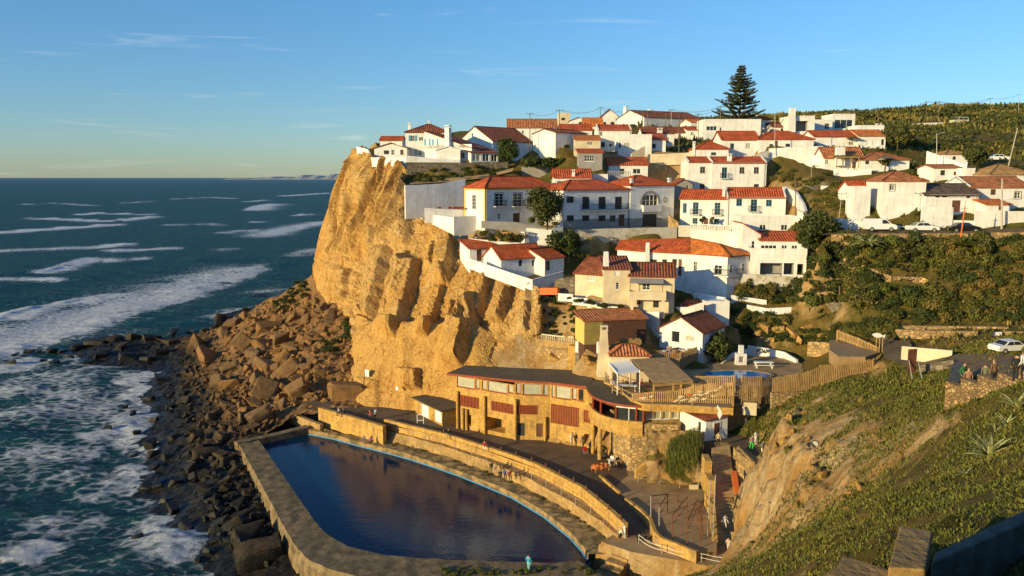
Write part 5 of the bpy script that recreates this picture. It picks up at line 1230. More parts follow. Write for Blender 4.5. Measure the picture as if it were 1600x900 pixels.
def b_sea(m, t, b, L, c, r):
  O = c.outputs['Object']; at = t.nodes.new('ShaderNodeAttribute'); at.attribute_name = 'foam'
  n1 = noise_(t, L, O, .55, 9, .68, (1, 1.5, 1), .6); n2 = noise_(t, L, O, .12, 6, .65, (1, 1.6, 1), .5)
  v = voro(t, L, O, .42, 'DISTANCE_TO_EDGE', (1, 1.3, 1))
  lace = ramp(t, L, v.outputs['Distance'], 0, .3, (1, 1, 1), (0, 0, 0))
  a = t.nodes.new('ShaderNodeMath'); a.operation = 'MULTIPLY_ADD'; a.inputs[1].default_value = 1.15; L(n1, a.inputs[0]); L(at.outputs['Fac'], a.inputs[2])
  a2 = t.nodes.new('ShaderNodeMath'); a2.operation = 'MULTIPLY_ADD'; a2.inputs[1].default_value = .35; L(n2, a2.inputs[0]); L(a.outputs[0], a2.inputs[2])
  a3 = t.nodes.new('ShaderNodeMath'); a3.operation = 'MULTIPLY_ADD'; a3.inputs[1].default_value = .34; L(lace, a3.inputs[0]); L(a2.outputs[0], a3.inputs[2])
  fm = t.nodes.new('ShaderNodeMapRange'); fm.inputs['From Min'].default_value = 1.14; fm.inputs['From Max'].default_value = 1.52; L(a3.outputs[0], fm.inputs[0]); f = fm.outputs[0]
  base = mixnode(t, L, ramp(t, L, n2, .4, .62), (.004, .048, .078), (.010, .085, .090))
  L(mixnode(t, L, f, base, (.62, .65, .70)), b.inputs['Base Color'])
  rg = ramp(t, L, f, 0, .6, (.22, .22, .22), (.8, .8, .8)); L(rg, b.inputs['Roughness'])
  bump_(t, L, b, noise_(t, L, O, .22, 8, .68, (1, 1.7, 1)), 1.9)
  bump_(t, L, b, n1, .5)
  nm = b.inputs['Normal'].links[0].from_socket; df = t.nodes.new('ShaderNodeBsdfDiffuse'); gl = t.nodes.new('ShaderNodeBsdfGlossy'); fr = t.nodes.new('ShaderNodeFresnel'); fr.inputs['IOR'].default_value = 1.33
  L(mixnode(t, L, f, base, (.62, .65, .70)), df.inputs['Color']); gl.inputs['Roughness'].default_value = .18
  for n_ in (df, gl, fr): L(nm, n_.inputs['Normal'])
  m3 = t.nodes.new('ShaderNodeMapRange'); m3.inputs["To Max"].default_value = .40; L(fr.outputs[0], m3.inputs[0])
  m4 = t.nodes.new('ShaderNodeMath'); m4.operation = 'MULTIPLY'; i4 = t.nodes.new('ShaderNodeMath'); i4.operation = 'SUBTRACT'; i4.inputs[0].default_value = 1; L(f, i4.inputs[1]); L(i4.outputs[0], m4.inputs[0]); L(m3.outputs[0], m4.inputs[1])
  ms = t.nodes.new('ShaderNodeMixShader'); L(m4.outputs[0], ms.inputs[0]); L(df.outputs[0], ms.inputs[1]); L(gl.outputs[0], ms.inputs[2]); L(ms.outputs[0], t.nodes['Material Output'].inputs[0])
SEA = mat('sea_water', (.01, .05, .07), .2, spec=.12, build=b_sea)
SEA.node_tree.nodes['Principled BSDF'].inputs['IOR'].default_value = 1.33
sea = npmesh('sea', np.stack([X.ravel(), Y.ravel(), Zs.ravel()], 1), np.stack([i, i + 1, i + nx + 1, i + nx], 1), SEA, None, True, dict(foam=foam.ravel()))
struct(sea)

# a far headland on the horizon, its haze put into a pale colour
mb = MB(); pts = []
for k in range(41):
  a = k / 40; x = 345 + 190 * a; h = (1.5 + 6.5 * a ** 1.2) * (1 + .25 * math.sin(k * 1.3) + .2 * math.sin(k * .55))
  p = P(x, 277.5, 14000); pts.append((p.x, p.y, max(8, h * 11)))
for (a, b) in zip(pts, pts[1:]):
  mb.quad((a[0], a[1], -5), (b[0], b[1], -5), (b[0], b[1] + 300, b[2]), (a[0], a[1] + 300, a[2]))
  mb.quad((a[0], a[1] + 300, a[2]), (b[0], b[1] + 300, b[2]), (b[0], b[1] + 3000, b[2] * .8), (a[0], a[1] + 3000, a[2] * .8))
HAZED_COAST = mat('far_coast', (.34, .36, .36), .95, .3, .002)
struct(mb.build('far_coast', HAZED_COAST))
# ------------------------------------------------------------------ helpers for walls, sheets, fences
def v3(p): return Vector(p) if len(p) == 3 and isinstance(p, Vector) else P(*p)
def wallrun(name, label, pts, drop, th=.35, m=WHITE, cat='wall', group=None, steps=False, cap=None):
  """pts: top edge of the visible face as (px, py, depth) or Vectors; drop: metres down, number or list"""
  p = [v3(k) for k in pts]; n = len(p)
  dr = drop if isinstance(drop, (list, tuple)) else [drop] * n
  nor = []
  for k in range(n):
    a = p[max(0, k - 1)]; b = p[min(n - 1, k + 1)]; t = Vector((b.x - a.x, b.y - a.y, 0)).normalized()
    w = Vector((-t.y, t.x, 0))
    if w.dot(Vector((p[k].x, p[k].y, 0))) < 0: w = -w           # thickness goes away from the viewpoint
    nor.append(w)
  o = p[0] - Vector((0, 0, dr[0])); mb = MB()
  sub = []
  for k in range(n - 1):
    a, b = p[k], p[k + 1]; L = (b - a).length
    if steps:
      c = max(1, int(L / 2.2))
      for e in range(c):
        z = a.z + (b.z - a.z) * (e + .5) / c
        s0 = a.lerp(b, e / c); s1 = a.lerp(b, (e + 1) / c); s0.z = s1.z = z
        sub.append((s0, s1, dr[k], dr[k + 1], nor[k], nor[k + 1]))
    else: sub.append((a, b, dr[k], dr[k + 1], nor[k], nor[k + 1]))
  for i_, (a, b, da, db, na, nb) in enumerate(sub):
    A = [a - o, b - o, b + nb * th - o, a + na * th - o]; Bm = [a - o - Vector((0, 0, da)), b - o - Vector((0, 0, db)), b + nb * th - o - Vector((0, 0, db)), a + na * th - o - Vector((0, 0, da))]
    mb.quad(*A); mb.quad(*reversed(Bm))
    for k in range(4):
      if (k == 1 and i_ < len(sub) - 1 and not steps) or (k == 3 and i_ > 0 and not steps): continue
      l = (k + 1) % 4; mb.quad(Bm[k], Bm[l], A[l], A[k])
  r = mb.build(name, m); r.location = o; tag(r, label, cat, group)
  return r
def strip(name, rows, m, smooth=False, kind='structure', uv=False):
  """rows of equal length of points"""
  nx = len(rows[0]); V = [tuple(v) for r in rows for v in r]; F_ = []
  for a in range(len(rows) - 1):
    for b in range(nx - 1):
      i = a * nx + b; F_.append((i, i + 1, i + nx + 1, i + nx))
  o = npmesh(name, V, F_, m, None, smooth)
  if kind: o['kind'] = kind
  return o
def densify(pts, step=1.5):
  o = [Vector(pts[0])]
  for a, b in zip(pts, pts[1:]):
    k = max(1, int((Vector(b) - Vector(a)).length / step))
    for i in range(1, k + 1): o.append(Vector(a).lerp(Vector(b), i / k))
  return o
def resample(pts, n):
  d = [0]
  for a, b in zip(pts, pts[1:]): d.append(d[-1] + (Vector(b) - Vector(a)).length)
  o = []
  for k in range(n):
    t = d[-1] * k / (n - 1); i = 0
    while i < len(d) - 2 and d[i + 1] < t: i += 1
    o.append(Vector(pts[i]).lerp(Vector(pts[i + 1]), (t - d[i]) / (d[i + 1] - d[i] + 1e-9)))
  return o
def merge(dst, *srcs):
  a = HS[dst].root
  ma = Matrix.Translation(a.location) @ Matrix.Rotation(a.rotation_euler[2], 4, 'Z')
  for s in srcs:
    b = HS[s].root; mbm = Matrix.Translation(b.location) @ Matrix.Rotation(b.rotation_euler[2], 4, 'Z')
    for ch in list(b.children):
      ch.parent = a; ch.matrix_parent_inverse = Matrix.Identity(4); ch.matrix_basis = ma.inverted() @ mbm
    bpy.data.objects.remove(b)
merge('long_upper_west', 'long_upper_east'); HS['long_upper_west'].root['label'] = 'tall white house with three stepped gables and a blue balcony door'
merge('terrace_west', 'terrace_east'); HS['terrace_west'].root['label'] = 'wide white house with blue-framed balcony doors below the stepped-gable house'
merge('porch_block', 'porch_mid', 'porch_back', 'porch_stair'); HS['porch_block'].root['label'] = 'terraced white house rising in steps above a shady columned loggia'
merge('step_west', 'step_tower', 'step_east'); HS['step_west'].root['label'] = 'cream house with three ribbed brown roofs, blunt white chimney and solid balcony'
merge('cliff_west', 'cliff_mid', 'cliff_east'); HS['cliff_west'].root['label'] = 'low white cottage with three plain red roofs above the rock slope'
merge('long_red_west', 'long_red_east'); HS['long_red_west'].root['label'] = 'very long white house with red roofs below the flat white house'
merge('red_row_west', 'red_row_east', 'row_block'); HS['red_row_west'].root['label'] = 'white row house with two red roofs next to a dark tree'
merge('old_lower', 'old_upper'); HS['old_lower'].root['label'] = 'narrow old stained house with two small stacked red roofs'
merge('glass_modern', 'low_modern'); HS['glass_modern'].root['label'] = 'modern flat-roofed white box house with one huge window'
merge('lane_cube', 'lane_lean'); merge('tower_annex', 'back_annex'); HS['tower_annex'].root['label'] = 'narrow white annex with a dark red roof beside the square house'
merge('orange_end', 'orange_hut')

# ------------------------------------------------------------------ tidal pool
def b_pool(m, t, b, L, c, r):
  L(mixnode(t, L, ramp(t, L, noise_(t, L, c.outputs['Object'], .06, 3), .4, .6), (.002, .020, .052), (.003, .028, .070)), b.inputs['Base Color'])
  bump_(t, L, b, noise_(t, L, c.outputs['Object'], 1.2, 5, .6), .02)
POOLW = mat('pool_water', (0, .02, .08), .05, spec=.32, build=b_pool)
POOLW.node_tree.nodes['Principled BSDF'].inputs['IOR'].default_value = 1.33
ZP = 2.6
inner_r = [PZ(x, y, ZP) for x, y in ((478, 678), (520, 686), (560, 697), (600, 707), (640, 718), (680, 731), (720, 745), (760, 761), (800, 778), (850, 808), (890, 840), (910, 862), (919, 876))]
inner_l = [PZ(x, y, ZP) for x, y in ((402, 691), (430, 733), (470, 792), (490, 822), (510, 845), (545, 865), (600, 878), (650, 883), (700, 886), (780, 889), (860, 891), (905, 887))]
mb = MB(); mb.poly([tuple(p) for p in reversed(inner_r)] + [tuple(p) for p in inner_l]); w_ = mb.build('pool_water', POOLW); struct(w_)
# outer sea wall of the pool
outer = [PZ(x, y, 3.35) for x, y in ((373, 693), (402, 745), (438, 812), (458, 848), (480, 874), (520, 891), (560, 900), (620, 904), (700, 907), (780, 909), (880, 909), (950, 905))]
inn = [Vector((p.x, p.y, 3.35)) for p in inner_l]
n = 60
A = resample(outer, n); Bq = resample(inn, n)
jit = lambda v, k, s=.12: Vector((v.x, v.y, v.z + s * float(gnoise(np.array([[v.x * .7, v.y * .7, k]]))[0])))
strip_ = [[Vector((a.x - .55, a.y - .15, -1.5)) for a in A], [jit(a, 1) for a in A], [jit(a.lerp(b, .35), 2) for a, b in zip(A, Bq)], [jit(a.lerp(b, .7), 3) for a, b in zip(A, Bq)], [jit(b, 4, .08) for b in Bq], [Vector((b.x, b.y, ZP - .6)) for b in Bq]]
o = strip('pool_sea_wall', list(map(list, zip(*strip_))), POOLWALL, kind=None); tag(o, 'weathered concrete sea wall round the seaward side of the pool', 'sea wall')
wallrun('pool_end_wall', 'dark low wall closing the far end of the tidal pool', [PZ(372, 693, 3.5), PZ(440, 678, 3.5), PZ(484, 667, 3.7)], 2.2, 1.3, POOLWALL)
# landward side: coping, stepped wall, walkway, parapet wall
LEDGE = mat('weedy_concrete', (.36, .235, .10), .95, .3, .8, col2=(.13, .095, .045), lo=.42, hi=.58, bump=.06, bscale=4)
cop_in = [Vector((p.x, p.y, 3.3)) for p in inner_r]
t1b = [PZ(x, y, 3.4) for x, y in ((490, 664), (512, 672), (560, 682), (600, 690), (640, 697), (700, 714), (764, 738), (824, 763), (888, 798), (940, 834), (966, 866))]
n = 70
a = resample(cop_in, n); b = resample(t1b, n)
rows = [[Vector((k.x, k.y, ZP - .5)) for k in a], [jit(k, 5, .12) for k in a], [jit(k.lerp(l, .5), 6, .25) for k, l in zip(a, b)], [jit(l, 7, .2) for l in b]]
o = strip('pool_ledge', list(map(list, zip(*rows))), LEDGE);
t1t = [PZ(x, y, 4.6) for x, y in ((596, 671), (636, 681), (700, 699), (764, 721), (824, 747), (888, 781), (940, 815), (966, 838))]
t2b = [PZ(x, y, 4.6) for x, y in ((604, 664), (640, 674), (700, 691), (764, 713), (840, 742), (900, 775), (950, 810), (976, 832))]
n = 60
a = resample(t1b[3:], n); b = resample(t1t, n); c = resample(t2b, n)
rows = [[Vector((k.x, k.y, 3.0)) for k in a], [jit(k, 8, .15) for k in b], [jit(k.lerp(l, .5), 9, .06) for k, l in zip(b, c)], [Vector((l.x, l.y + .3, 4.62)) for l in c]]
o = strip('pool_walkway', list(map(list, zip(*rows))), CONC)
t2t = [PZ(x, y, 6.0) for x, y in ((600, 655), (640, 665), (692, 677), (760, 698), (800, 711), (840, 726), (908, 761), (950, 795), (974, 818))]
wallrun('parapet_wall', 'long curved sandstone parapet wall between promenade and pool walkway', [Vector((p.x, p.y, p.z)) for p in densify(t2t, 4)], 1.6, .5, ASHLAR)
lw = [PZ(x, y, 6.0) for x, y in ((497, 637), (530, 646), (565, 656), (598, 666))]
wallrun('parapet_wall', 'tall lit retaining wall rising straight from the pool ledge', lw, 3.0, .6, ASHLAR)
wallrun('low_wall', 'low lit wall climbing from the pool corner to the promenade', [PZ(438, 640, 4.6), PZ(470, 652, 4.4), PZ(500, 664, 4.2)], 1.6, .6, CONC)
# promenade, from the pool parapet back to the cliff and the restaurant
lft = [PZ(x, y, 5.5) for x, y in ((470, 628), (497, 636), (540, 648), (598, 664), (640, 671), (692, 683), (760, 705), (840, 733))] + [PZ(908, 768, 5.45), PZ(950, 803, 5.0), PZ(978, 832, 4.5), PZ(1005, 858, 4.2)]
rgt = [PZ(x, y, 5.5) for x, y in ((545, 612), (570, 618), (600, 626), (640, 634), (690, 640), (730, 645), (800, 660), (890, 680))] + [PZ(960, 712, 5.45), PZ(1000, 770, 5.1), PZ(1030, 820, 4.5), PZ(1060, 872, 4.1)]
rows = [[l.lerp(r, k / 8) for k in range(9)] for l, r in zip(resample(lft, 50), resample(rgt, 50))]
strip('promenade', rows, ASPHALT)
# stage court beside the promenade
ct = [PZ(x, y, 5.25) for x, y in ((945, 716), (985, 733), (1010, 722), (1075, 712), (1112, 742), (1118, 800), (1120, 856), (1086, 864), (1050, 852), (1024, 840), (1016, 812), (966, 768), (936, 742))]
mb = MB(); mb.prism([(p.x, p.y) for p in reversed(ct)], 3.5, 5.25) if False else mb.prism([(p.x, p.y) for p in ct], 3.5, 5.25)
struct(mb.build('court_paving', PAVE))
wallrun('low_wall', 'low curved sandy kerb wall edging the stage court', [PZ(936, 742, 5.6), PZ(966, 768, 5.6)], .6, .3, ASHLAR)
wallrun('low_wall', 'curved lit wall under the rusty frame of the court', [PZ(x, y, 5.55) for x, y in ((976, 778), (1000, 796), (1014, 810), (1021, 830), (1032, 840), (1060, 851), (1088, 862))], 1.3, .35, ASHLAR)
lp = [PZ(x, y, 4.4) for x, y in ((940, 846), (985, 862), (1040, 872), (1100, 882), (1176, 888))]; lp2 = [PZ(x, y, 4.45) for x, y in ((968, 830), (1022, 846), (1086, 868), (1130, 850), (1180, 845))]
strip('lower_path', [[a.lerp(b, k / 4) for k in range(5)] for a, b in zip(resample(lp, 16), resample(lp2, 16))], PAVE)
a = resample(lp, 40); b = resample([PZ(x, y, .2) for x, y in ((920, 905), (980, 930), (1040, 940), (1120, 960), (1200, 970))], 40)
rows = [[jit(k.lerp(l, e / 10) + Vector((0, 0, .5 * math.sin(e * .314))), e + 20, .55 if 0 < e < 10 else .02) for e in range(11)] for k, l in zip(a, b)]
strip('earth_bank', rows, LAND)
wallrun('low_wall', 'short lit wall with a pier below the rope railing', [PZ(1036, 871, 4.3), PZ(1100, 881, 4.3), PZ(1172, 889, 4.3)], 1.0, .3, ASHLAR)
# broad steps down to the pool at its near corner
st_ = thing('pool_steps', 'broken stone steps at the near corner of the pool', 'steps', PZ(950, 880, 2.6))
for k in range(6):
  p0 = PZ(928 + k * 9, 896 - k * 10, 2.7 + k * .3) - st_.location; p1 = PZ(962 + k * 6, 905 - k * 10, 2.7 + k * .3) - st_.location
  mb = MB(); t = (p1 - p0); nn = Vector((-t.y, t.x, 0)).normalized()
  mb.obox(p0 - Vector((0, 0, 1.2)), t, nn * 1.0, Vector((0, 0, 1.2))); mb.build('step', CONC, st_)

# ------------------------------------------------------------------ stairs of the cutting
STEPM = mat('lightened_step_stone', (.50, .34, .17), .95, .25, 1.2, bump=.03)  # lighter stone so the poorly lit steps look sunlit
def stairs(name, label, bl, br, tl, tr, n, m=STEPM):
  r = thing(name, label, 'stairs', bl); d = Vector(bl)
  for k in range(n):
    t0, t1 = k / n, (k + 1) / n
    a = bl.lerp(tl, t0) - d; b = br.lerp(tr, t0) - d; c = br.lerp(tr, t1) - d; e = bl.lerp(tl, t1) - d
    mb = MB(); z1 = a.z + (e.z - a.z)
    mb.prism([(a.x, a.y), (b.x, b.y), (c.x, c.y), (e.x, e.y)], a.z - .35, z1); mb.build('step', m, r)
  return r
stairs('stone_stairs', 'long straight stone stairs climbing from the court to the white kiosk', PZ(1119, 848, 4.4), PZ(1156, 842, 4.4), PZ(1112, 700, 10.3), PZ(1140, 695, 10.3), 26)
wallrun('stair_wall', 'stepped sandy wall on the kiosk side of the upper stairs', [PZ(1107, 760, 8.3), PZ(1097, 700, 10.9)], [3.5, 3.5], .7, ASHLAR, steps=True)
wallrun('stair_wall', 'tall narrow wall between the court and the lower stairs', [PZ(1113, 845, 5.3), PZ(1108, 757, 8.0)], [2, 3.2], .5, ASHLAR)
wallrun('bank_wall', 'rough sandstone wall between the stairs and the raised landing', [PZ(1146, 700, 10.6), PZ(1172, 722, 10.4)], [3, 3.4], 1.2, STONE)
ld = [PZ(x, y, 10.2) for x, y in ((1100, 690), (1140, 692), (1174, 722), (1200, 705), (1206, 668), (1150, 652), (1110, 662))]
mb = MB(); mb.prism([(p.x, p.y) for p in ld], 8.5, 10.2); struct(mb.build('landing', ASPHALT))
wallrun('low_wall', 'low dark kerb wall along the crowded landing', [PZ(1152, 697, 10.7), PZ(1176, 722, 10.6)], .7, .25, CONC)
ob = MB(); p0 = PZ(1143, 748, 8.6); p1 = PZ(1160, 846, 5.0)
d = p1 - p0; ob.obox((0, 0, 0), d, (.55, .1, 0), (0, .15, .8)); o = ob.build('leaning_beam', RUST if False else ORANGEP); o.location = p0
tag(o, 'long rust-orange beam leaning along the stairs against the rock', 'beam')

# kiosk
h = hz('kiosk', 'small white boarded kiosk with a brown roof at the stair head', 1062, 1103, 668, 638, 93, 3.0, 'mono', 637, BROWN, YR=88.3, wins=[(1077, 662, 4, 20, 'W', F(cols=1)), (1093, 670, 4, 22, 'd', F(cols=1))], name='kiosk', cat='kiosk', ground=False, below=1.2)
u = h.D / 2
mb = MB(); mb.box((h.W + .004, u - .5, 0), (h.W + .05, u + .5, 2.0)); ob = mb.build('door_frame', FWHITE, h.root); mb = MB(); mb.box((h.W + .052, u - .36, 0), (h.W + .06, u + .36, 1.85)); mb.build('door', DOORB, ob)

# ------------------------------------------------------------------ restaurant on the promenade
def seg(key, xl, xr, yb, ye, YL, YR, wins, label='x', dep=7):
  h = House('restaurant_building', label, xl, xr, yb, ye, YL, dep, YR, ASHLAR, cat='restaurant', ground=False, below=.5)
  for w in wins: h.win(*w[:5], **(w[5] if len(w) > 5 else {}))
  h.walls(); h.finish_walls(); HS[key] = h; return h
RW = lambda x0, x1, y0, y1, **k: ((x0 + x1) / 2, (y0 + y1) / 2, x1 - x0, y1 - y0, 'r', dict(dict(cols=1, rows=1, glass=CURTAIN), **k))
SL = lambda x0, x1, y0, y1: ((x0 + x1) / 2, (y0 + y1) / 2, x1 - x0, y1 - y0, 'd', dict(cols=1))
ra = seg('ra', 713, 804, 667, 586, 108.4, 103.1, [RW(706, 713, 585, 603), RW(714, 741, 588, 606), RW(743, 749, 591, 607), RW(753, 760, 593, 609), RW(762, 792, 595, 613), RW(794, 802, 598, 614), (730, 656, 12, 17, 'o'), (775, 664, 28, 21, 'o')],
    'long sandstone restaurant with a glazed upper floor and red slatted screens')
rb = seg('rb', 804.3, 858, 682.5, 597.5, 103.1, 102.6, [RW(806, 814, 599, 615), RW(817, 847, 600, 617), RW(849, 857, 601, 618), (814.5, 671, 11, 20, 'd', F(cols=1)), (843, 672, 10, 21, 'D', F(cols=1))])
rc = seg('rc', 858.3, 925, 684, 600, 102.6, 99.5, [RW(862, 866, 602, 620), RW(868, 892, 603, 623), RW(894, 901, 605, 624), RW(904, 912, 606, 626, glass=GLASS), (917, 688, 8, 20, 'o')])
# red slat screens standing proud of the wall, round columns
for h_, lst in ((ra, ((716, 749, 619, 636), (768, 802, 629, 644))), (rb, ((806, 840, 633, 647),)), (rc, ((861, 906, 634, 664), (912, 922, 641, 660)))):
  for x0, x1, y0, y1 in lst:
    u0, u1, z0, z1 = h_.rect((x0 + x1) / 2, (y0 + y1) / 2, x1 - x0, y1 - y0, 'f'); mb = MB(); k = 0; u = max(u0, .05)
    while u < min(u1, h_.W) - .1: mb.box((u, -.10, z0), (u + .13, -.02, z1)); u += .24
    for zz in (z0 + .1, z1 - .2): mb.box((u0, -.019, zz), (min(u1, h_.W), -.004, zz + .1))
    mb.build('slat_screen', REDWOOD, h_.root)
for h_, xs in ((ra, (715, 723, 729, 757)), (rb, (805.5, 852))):
  for x in xs:
    q = h_.hit(x, 660, 'f', -.28); mb = MB(); mb.bar((q.x, -.28, -.3), (q.x, -.28, 5.2 if x in (715, 757, 805.5) else 2.9), .2, 0, 10); mb.build('column', ASHLAR, h_.root)
merge('ra', 'rb', 'rc')
R0 = ra.root
def addworld(name, mb, mats, root, sub=None):      # mesh given in world coordinates, parented under a placed thing
  m = Matrix.Translation(root.location) @ Matrix.Rotation(root.rotation_euler[2], 4, 'Z'); mi = m.inverted()
  mb.v = [tuple(mi @ Vector(v)) for v in mb.v]
  return mb.build(name, mats, sub or root)
fr = [PZ(698, 583, 13.55), PZ(804, 594, 13.55), PZ(858, 597, 13.55), PZ(918, 604, 13.55)]
bk = [PZ(728, 570.5, 13.75), PZ(812, 575, 13.75), PZ(866, 577, 13.75), PZ(935, 580, 13.75)]
mb = MB()
for a, b, c, d in zip(fr, fr[1:], bk[1:], bk):
  mb.quad(a, b, c, d); mb.quad(*[p - Vector((0, 0, .3)) for p in (d, c, b, a)], 1); mb.quad(a - Vector((0, 0, .3)), b - Vector((0, 0, .3)), b, a, 1)
mb.quad(fr[0], bk[0], bk[0] - Vector((0, 0, .3)), fr[0] - Vector((0, 0, .3)), 1); mb.quad(*[p for p in (bk[3], fr[3], fr[3] - Vector((0, 0, .3)), bk[3] - Vector((0, 0, .3)))], 1)
addworld('roof', mb, [FELT, REDWOOD], R0)
# curved glazed bay
cv = resample([PZ(x, y, 11.45) for x, y in ((919, 627), (921, 633), (926, 640), (934, 646), (946, 651), (962, 655), (982, 658), (1004, 659.5))], 15)
bayin = [Vector((v.x + .12, v.y + .35, 0)) for v in cv]
mb = MB()
for a, b in zip(cv, cv[1:]):
  t = (b - a); nn = Vector((-t.y, t.x, 0)).normalized() * .3
  mb.obox(Vector((a.x, a.y, 9.95)), Vector((t.x, t.y, 0)), nn, Vector((0, 0, 1.5)))
addworld('balcony_band', mb, ASHLAR, R0)
ctr = Vector((19, 99, 0))
mb = MB(); ring = [(v.x, v.y) for v in cv] + [(22, 96), (14, 103.5), (9.6, 101.5)]
mb.prism(ring, 9.7, 9.95); addworld('bay_floor', mb, ASHLAR, R0)
rf = [Vector((v.x - .35, v.y - .55, 0)) for v in cv]
mb = MB(); mb.prism([(v.x, v.y) for v in rf] + [(20.5, 97.5), (14, 104), (8.6, 102.5)], 13.3, 13.58, 1, 0); addworld('bay_roof', mb, [FELT, REDWOOD], R0)
for k in (0, 4, 7, 10, 13, 14):
  v = cv[k]; mb = MB(); mb.box((v.x, v.y + .05, 11.45), (v.x + .2, v.y + .25, 13.3)); addworld('bay_post', mb, REDWOOD, R0)
mb = MB()
for k in (10, 11, 12, 13):
  a, b = cv[k], cv[k + 1]; mb.quad((a.x + .1, a.y + .3, 11.45), (b.x + .1, b.y + .3, 11.45), (b.x + .1, b.y + .3, 12.9), (a.x + .1, a.y + .3, 12.9))
ob = addworld('bay_window', mb, GLASS, R0)
mb = MB()
for k in (10, 12, 14): v = cv[k]; mb.box((v.x + .04, v.y + .2, 11.46), (v.x + .14, v.y + .29, 12.9))
a, b = cv[10], cv[14]; mb.obox((a.x, a.y + .1, 12.9), (b.x - a.x, b.y - a.y, 0), (0, .15, 0), (0, 0, .35))
addworld('bay_frame', mb, FWHITE, R0)
mb = MB(); mb.quad((10.5, 101.6, 9.96), (22, 96.2, 9.96), (22, 96.2, 13.3), (10.5, 101.6, 13.3)); addworld('bay_back_wall', mb, MAROON, R0)
for x, y, zt in ((937, 717, 9.7), (926, 708, 9.7)):
  q = PZ(x, y, 5.45); mb = MB(); mb.bar((q.x, q.y, 5.3), (q.x, q.y, zt), .28, 0, 10); addworld('column', mb, ASHLAR, R0)
# rough stone wall under the bay, carrying the terrace
w0, w1, w2 = PZ(952, 708, 5.5), PZ(984, 733, 5.5), P(1066, 660, 92.8)
wp = [w0, Vector((w0.x + .6, w0.y - 2.2, 0)), w1, Vector((19.6, 91.2, 0)), Vector((w2.x, w2.y, 0))]
wallrun('terrace_wall', 'high rubble stone wall curving under the restaurant terrace', [Vector((p.x, p.y, 11.2)) for p in densify([Vector((p.x, p.y, 0)) for p in wp], 1.5)], 6.5, .6, STONE)
h = House('terrace_wing', 'row of pale windows below the brown terrace edge', 1004, 1064, 657, 641, 92.2, 3, 93.2, CONC, cat='wing', ground=False, below=.6)
for x0, x1 in ((1009, 1020), (1022, 1033), (1036, 1047), (1050, 1060)): h.win((x0 + x1) / 2, 648.5, x1 - x0, 12, 'w', cols=1, rows=1, glass=CURTAIN)
h.walls(); h.finish_walls()
ts = [P(*a) for a in ((985, 628, 93), (1004, 632, 91), (1062, 634, 90.5), (1146, 636, 89.2))]
tb = [P(*a) for a in ((944, 575, 101.5), (975, 570, 103), (1062, 585, 99), (1150, 592, 97))]
mb = MB(); mb.prism([(p.x, p.y) for p in ts] + [(p.x, p.y) for p in reversed(tb)] + [(13.5, 98)], 13.0, 13.85, 0, 1); o = mb.build('terrace_slab', [ASHLAR, DECK]); struct(o)

# slatted fences
def fence(name, label, pts, tops, m=WOOD, rail=True, pitch=.23, wd=.12, postm=None, group=None):
  """pts: base as (px, py, depth); tops: py of the top at each point"""
  b = [P(*p) for p in pts]; t = [P(p[0], ty, p[2]) for p, ty in zip(pts, tops)]
  r = thing(name, label, 'fence', b[0], 0, group); o = b[0]; mb = MB()
  for k in range(len(b) - 1):
    L = Vector((b[k + 1].x - b[k].x, b[k + 1].y - b[k].y, 0)).length; n = max(2, int(L / pitch))
    d = Vector((b[k + 1].x - b[k].x, b[k + 1].y - b[k].y, 0)).normalized(); nn = Vector((-d.y, d.x, 0))
    for i in range(n):
      e = i / n; p = b[k].lerp(b[k + 1], e) - o; q = t[k].lerp(t[k + 1], e) - o
      mb.obox(p, d * wd, nn * .03, Vector((0, 0, q.z - p.z + .03 * math.sin(i * 7.3))))
    if rail:
      for f in (.15, .85):
        p = b[k].lerp(t[k], f) - o + nn * .05; q = b[k + 1].lerp(t[k + 1], f) - o + nn * .05; mb.obox(p, q - p, nn * .05, (0, 0, .09))
  mb.build('slat_panel', m, r)
  for k in range(len(b)):
    mb = MB(); p = b[k] - o; q = t[k] - o; mb.box((p.x - .06, p.y + .07, p.z - .3), (p.x + .06, p.y + .19, q.z + .05)); mb.build('post', postm or m, r)
  r['_o'] = 0; del r['_o']
  return r, b, t
fA, fb, ft = fence('slat_fence', 'pale slatted terrace fence carrying a shoal of white fish', [(988, 627, 92.4), (1020, 628, 91.3), (1062, 629, 90.8), (1082, 629, 90.4), (1146, 631, 89.2)], [615, 612, 609, 600, 597], WOOD)
def fishmb(p, s, ang=0.0, d=Vector((1, 0, 0))):
  mb = MB(); Z = Vector((0, 0, 1)); ca, sa = math.cos(ang), math.sin(ang); nn = Vector((d.y, -d.x, 0))
  out_ = [(-.5, .0), (-.3, .14), (.0, .2), (.25, .12), (.38, .03), (.55, .17), (.55, -.17), (.38, -.03), (.25, -.12), (0, -.2), (-.3, -.14)]
  f = [p + d * ((x * ca - y * sa) * s) + Z * ((x * sa + y * ca) * s) for x, y in out_]
  b = [q - nn * .04 for q in f]
  mb.poly([tuple(q + nn * .03) for q in reversed(f)]); mb.poly([tuple(q) for q in b])
  for k in range(len(f)): l = (k + 1) % len(f); mb.quad(f[k] + nn * .03, f[l] + nn * .03, b[l], b[k])
  return mb
for k in range(30):
  seg_i = 0
  x = rnd.uniform(1052, 1128); y = 628 - (x - 1040) * .22 + rnd.uniform(-7, 7) + 2
  if k > 24: x = rnd.uniform(992, 1030); y = rnd.uniform(619, 625)
  Yd = np.interp(x, [988, 1020, 1062, 1082, 1146], [92.4, 91.3, 90.8, 90.4, 89.2]) - .12
  y = min(y, 627)
  mbf = fishmb(P(x, y, float(Yd)) - fb[0], .55, rnd.uniform(-.1, .35)); mbf.build('fish_plaque', CREAM if rnd.random() > .1 else ORANGEP, fA)
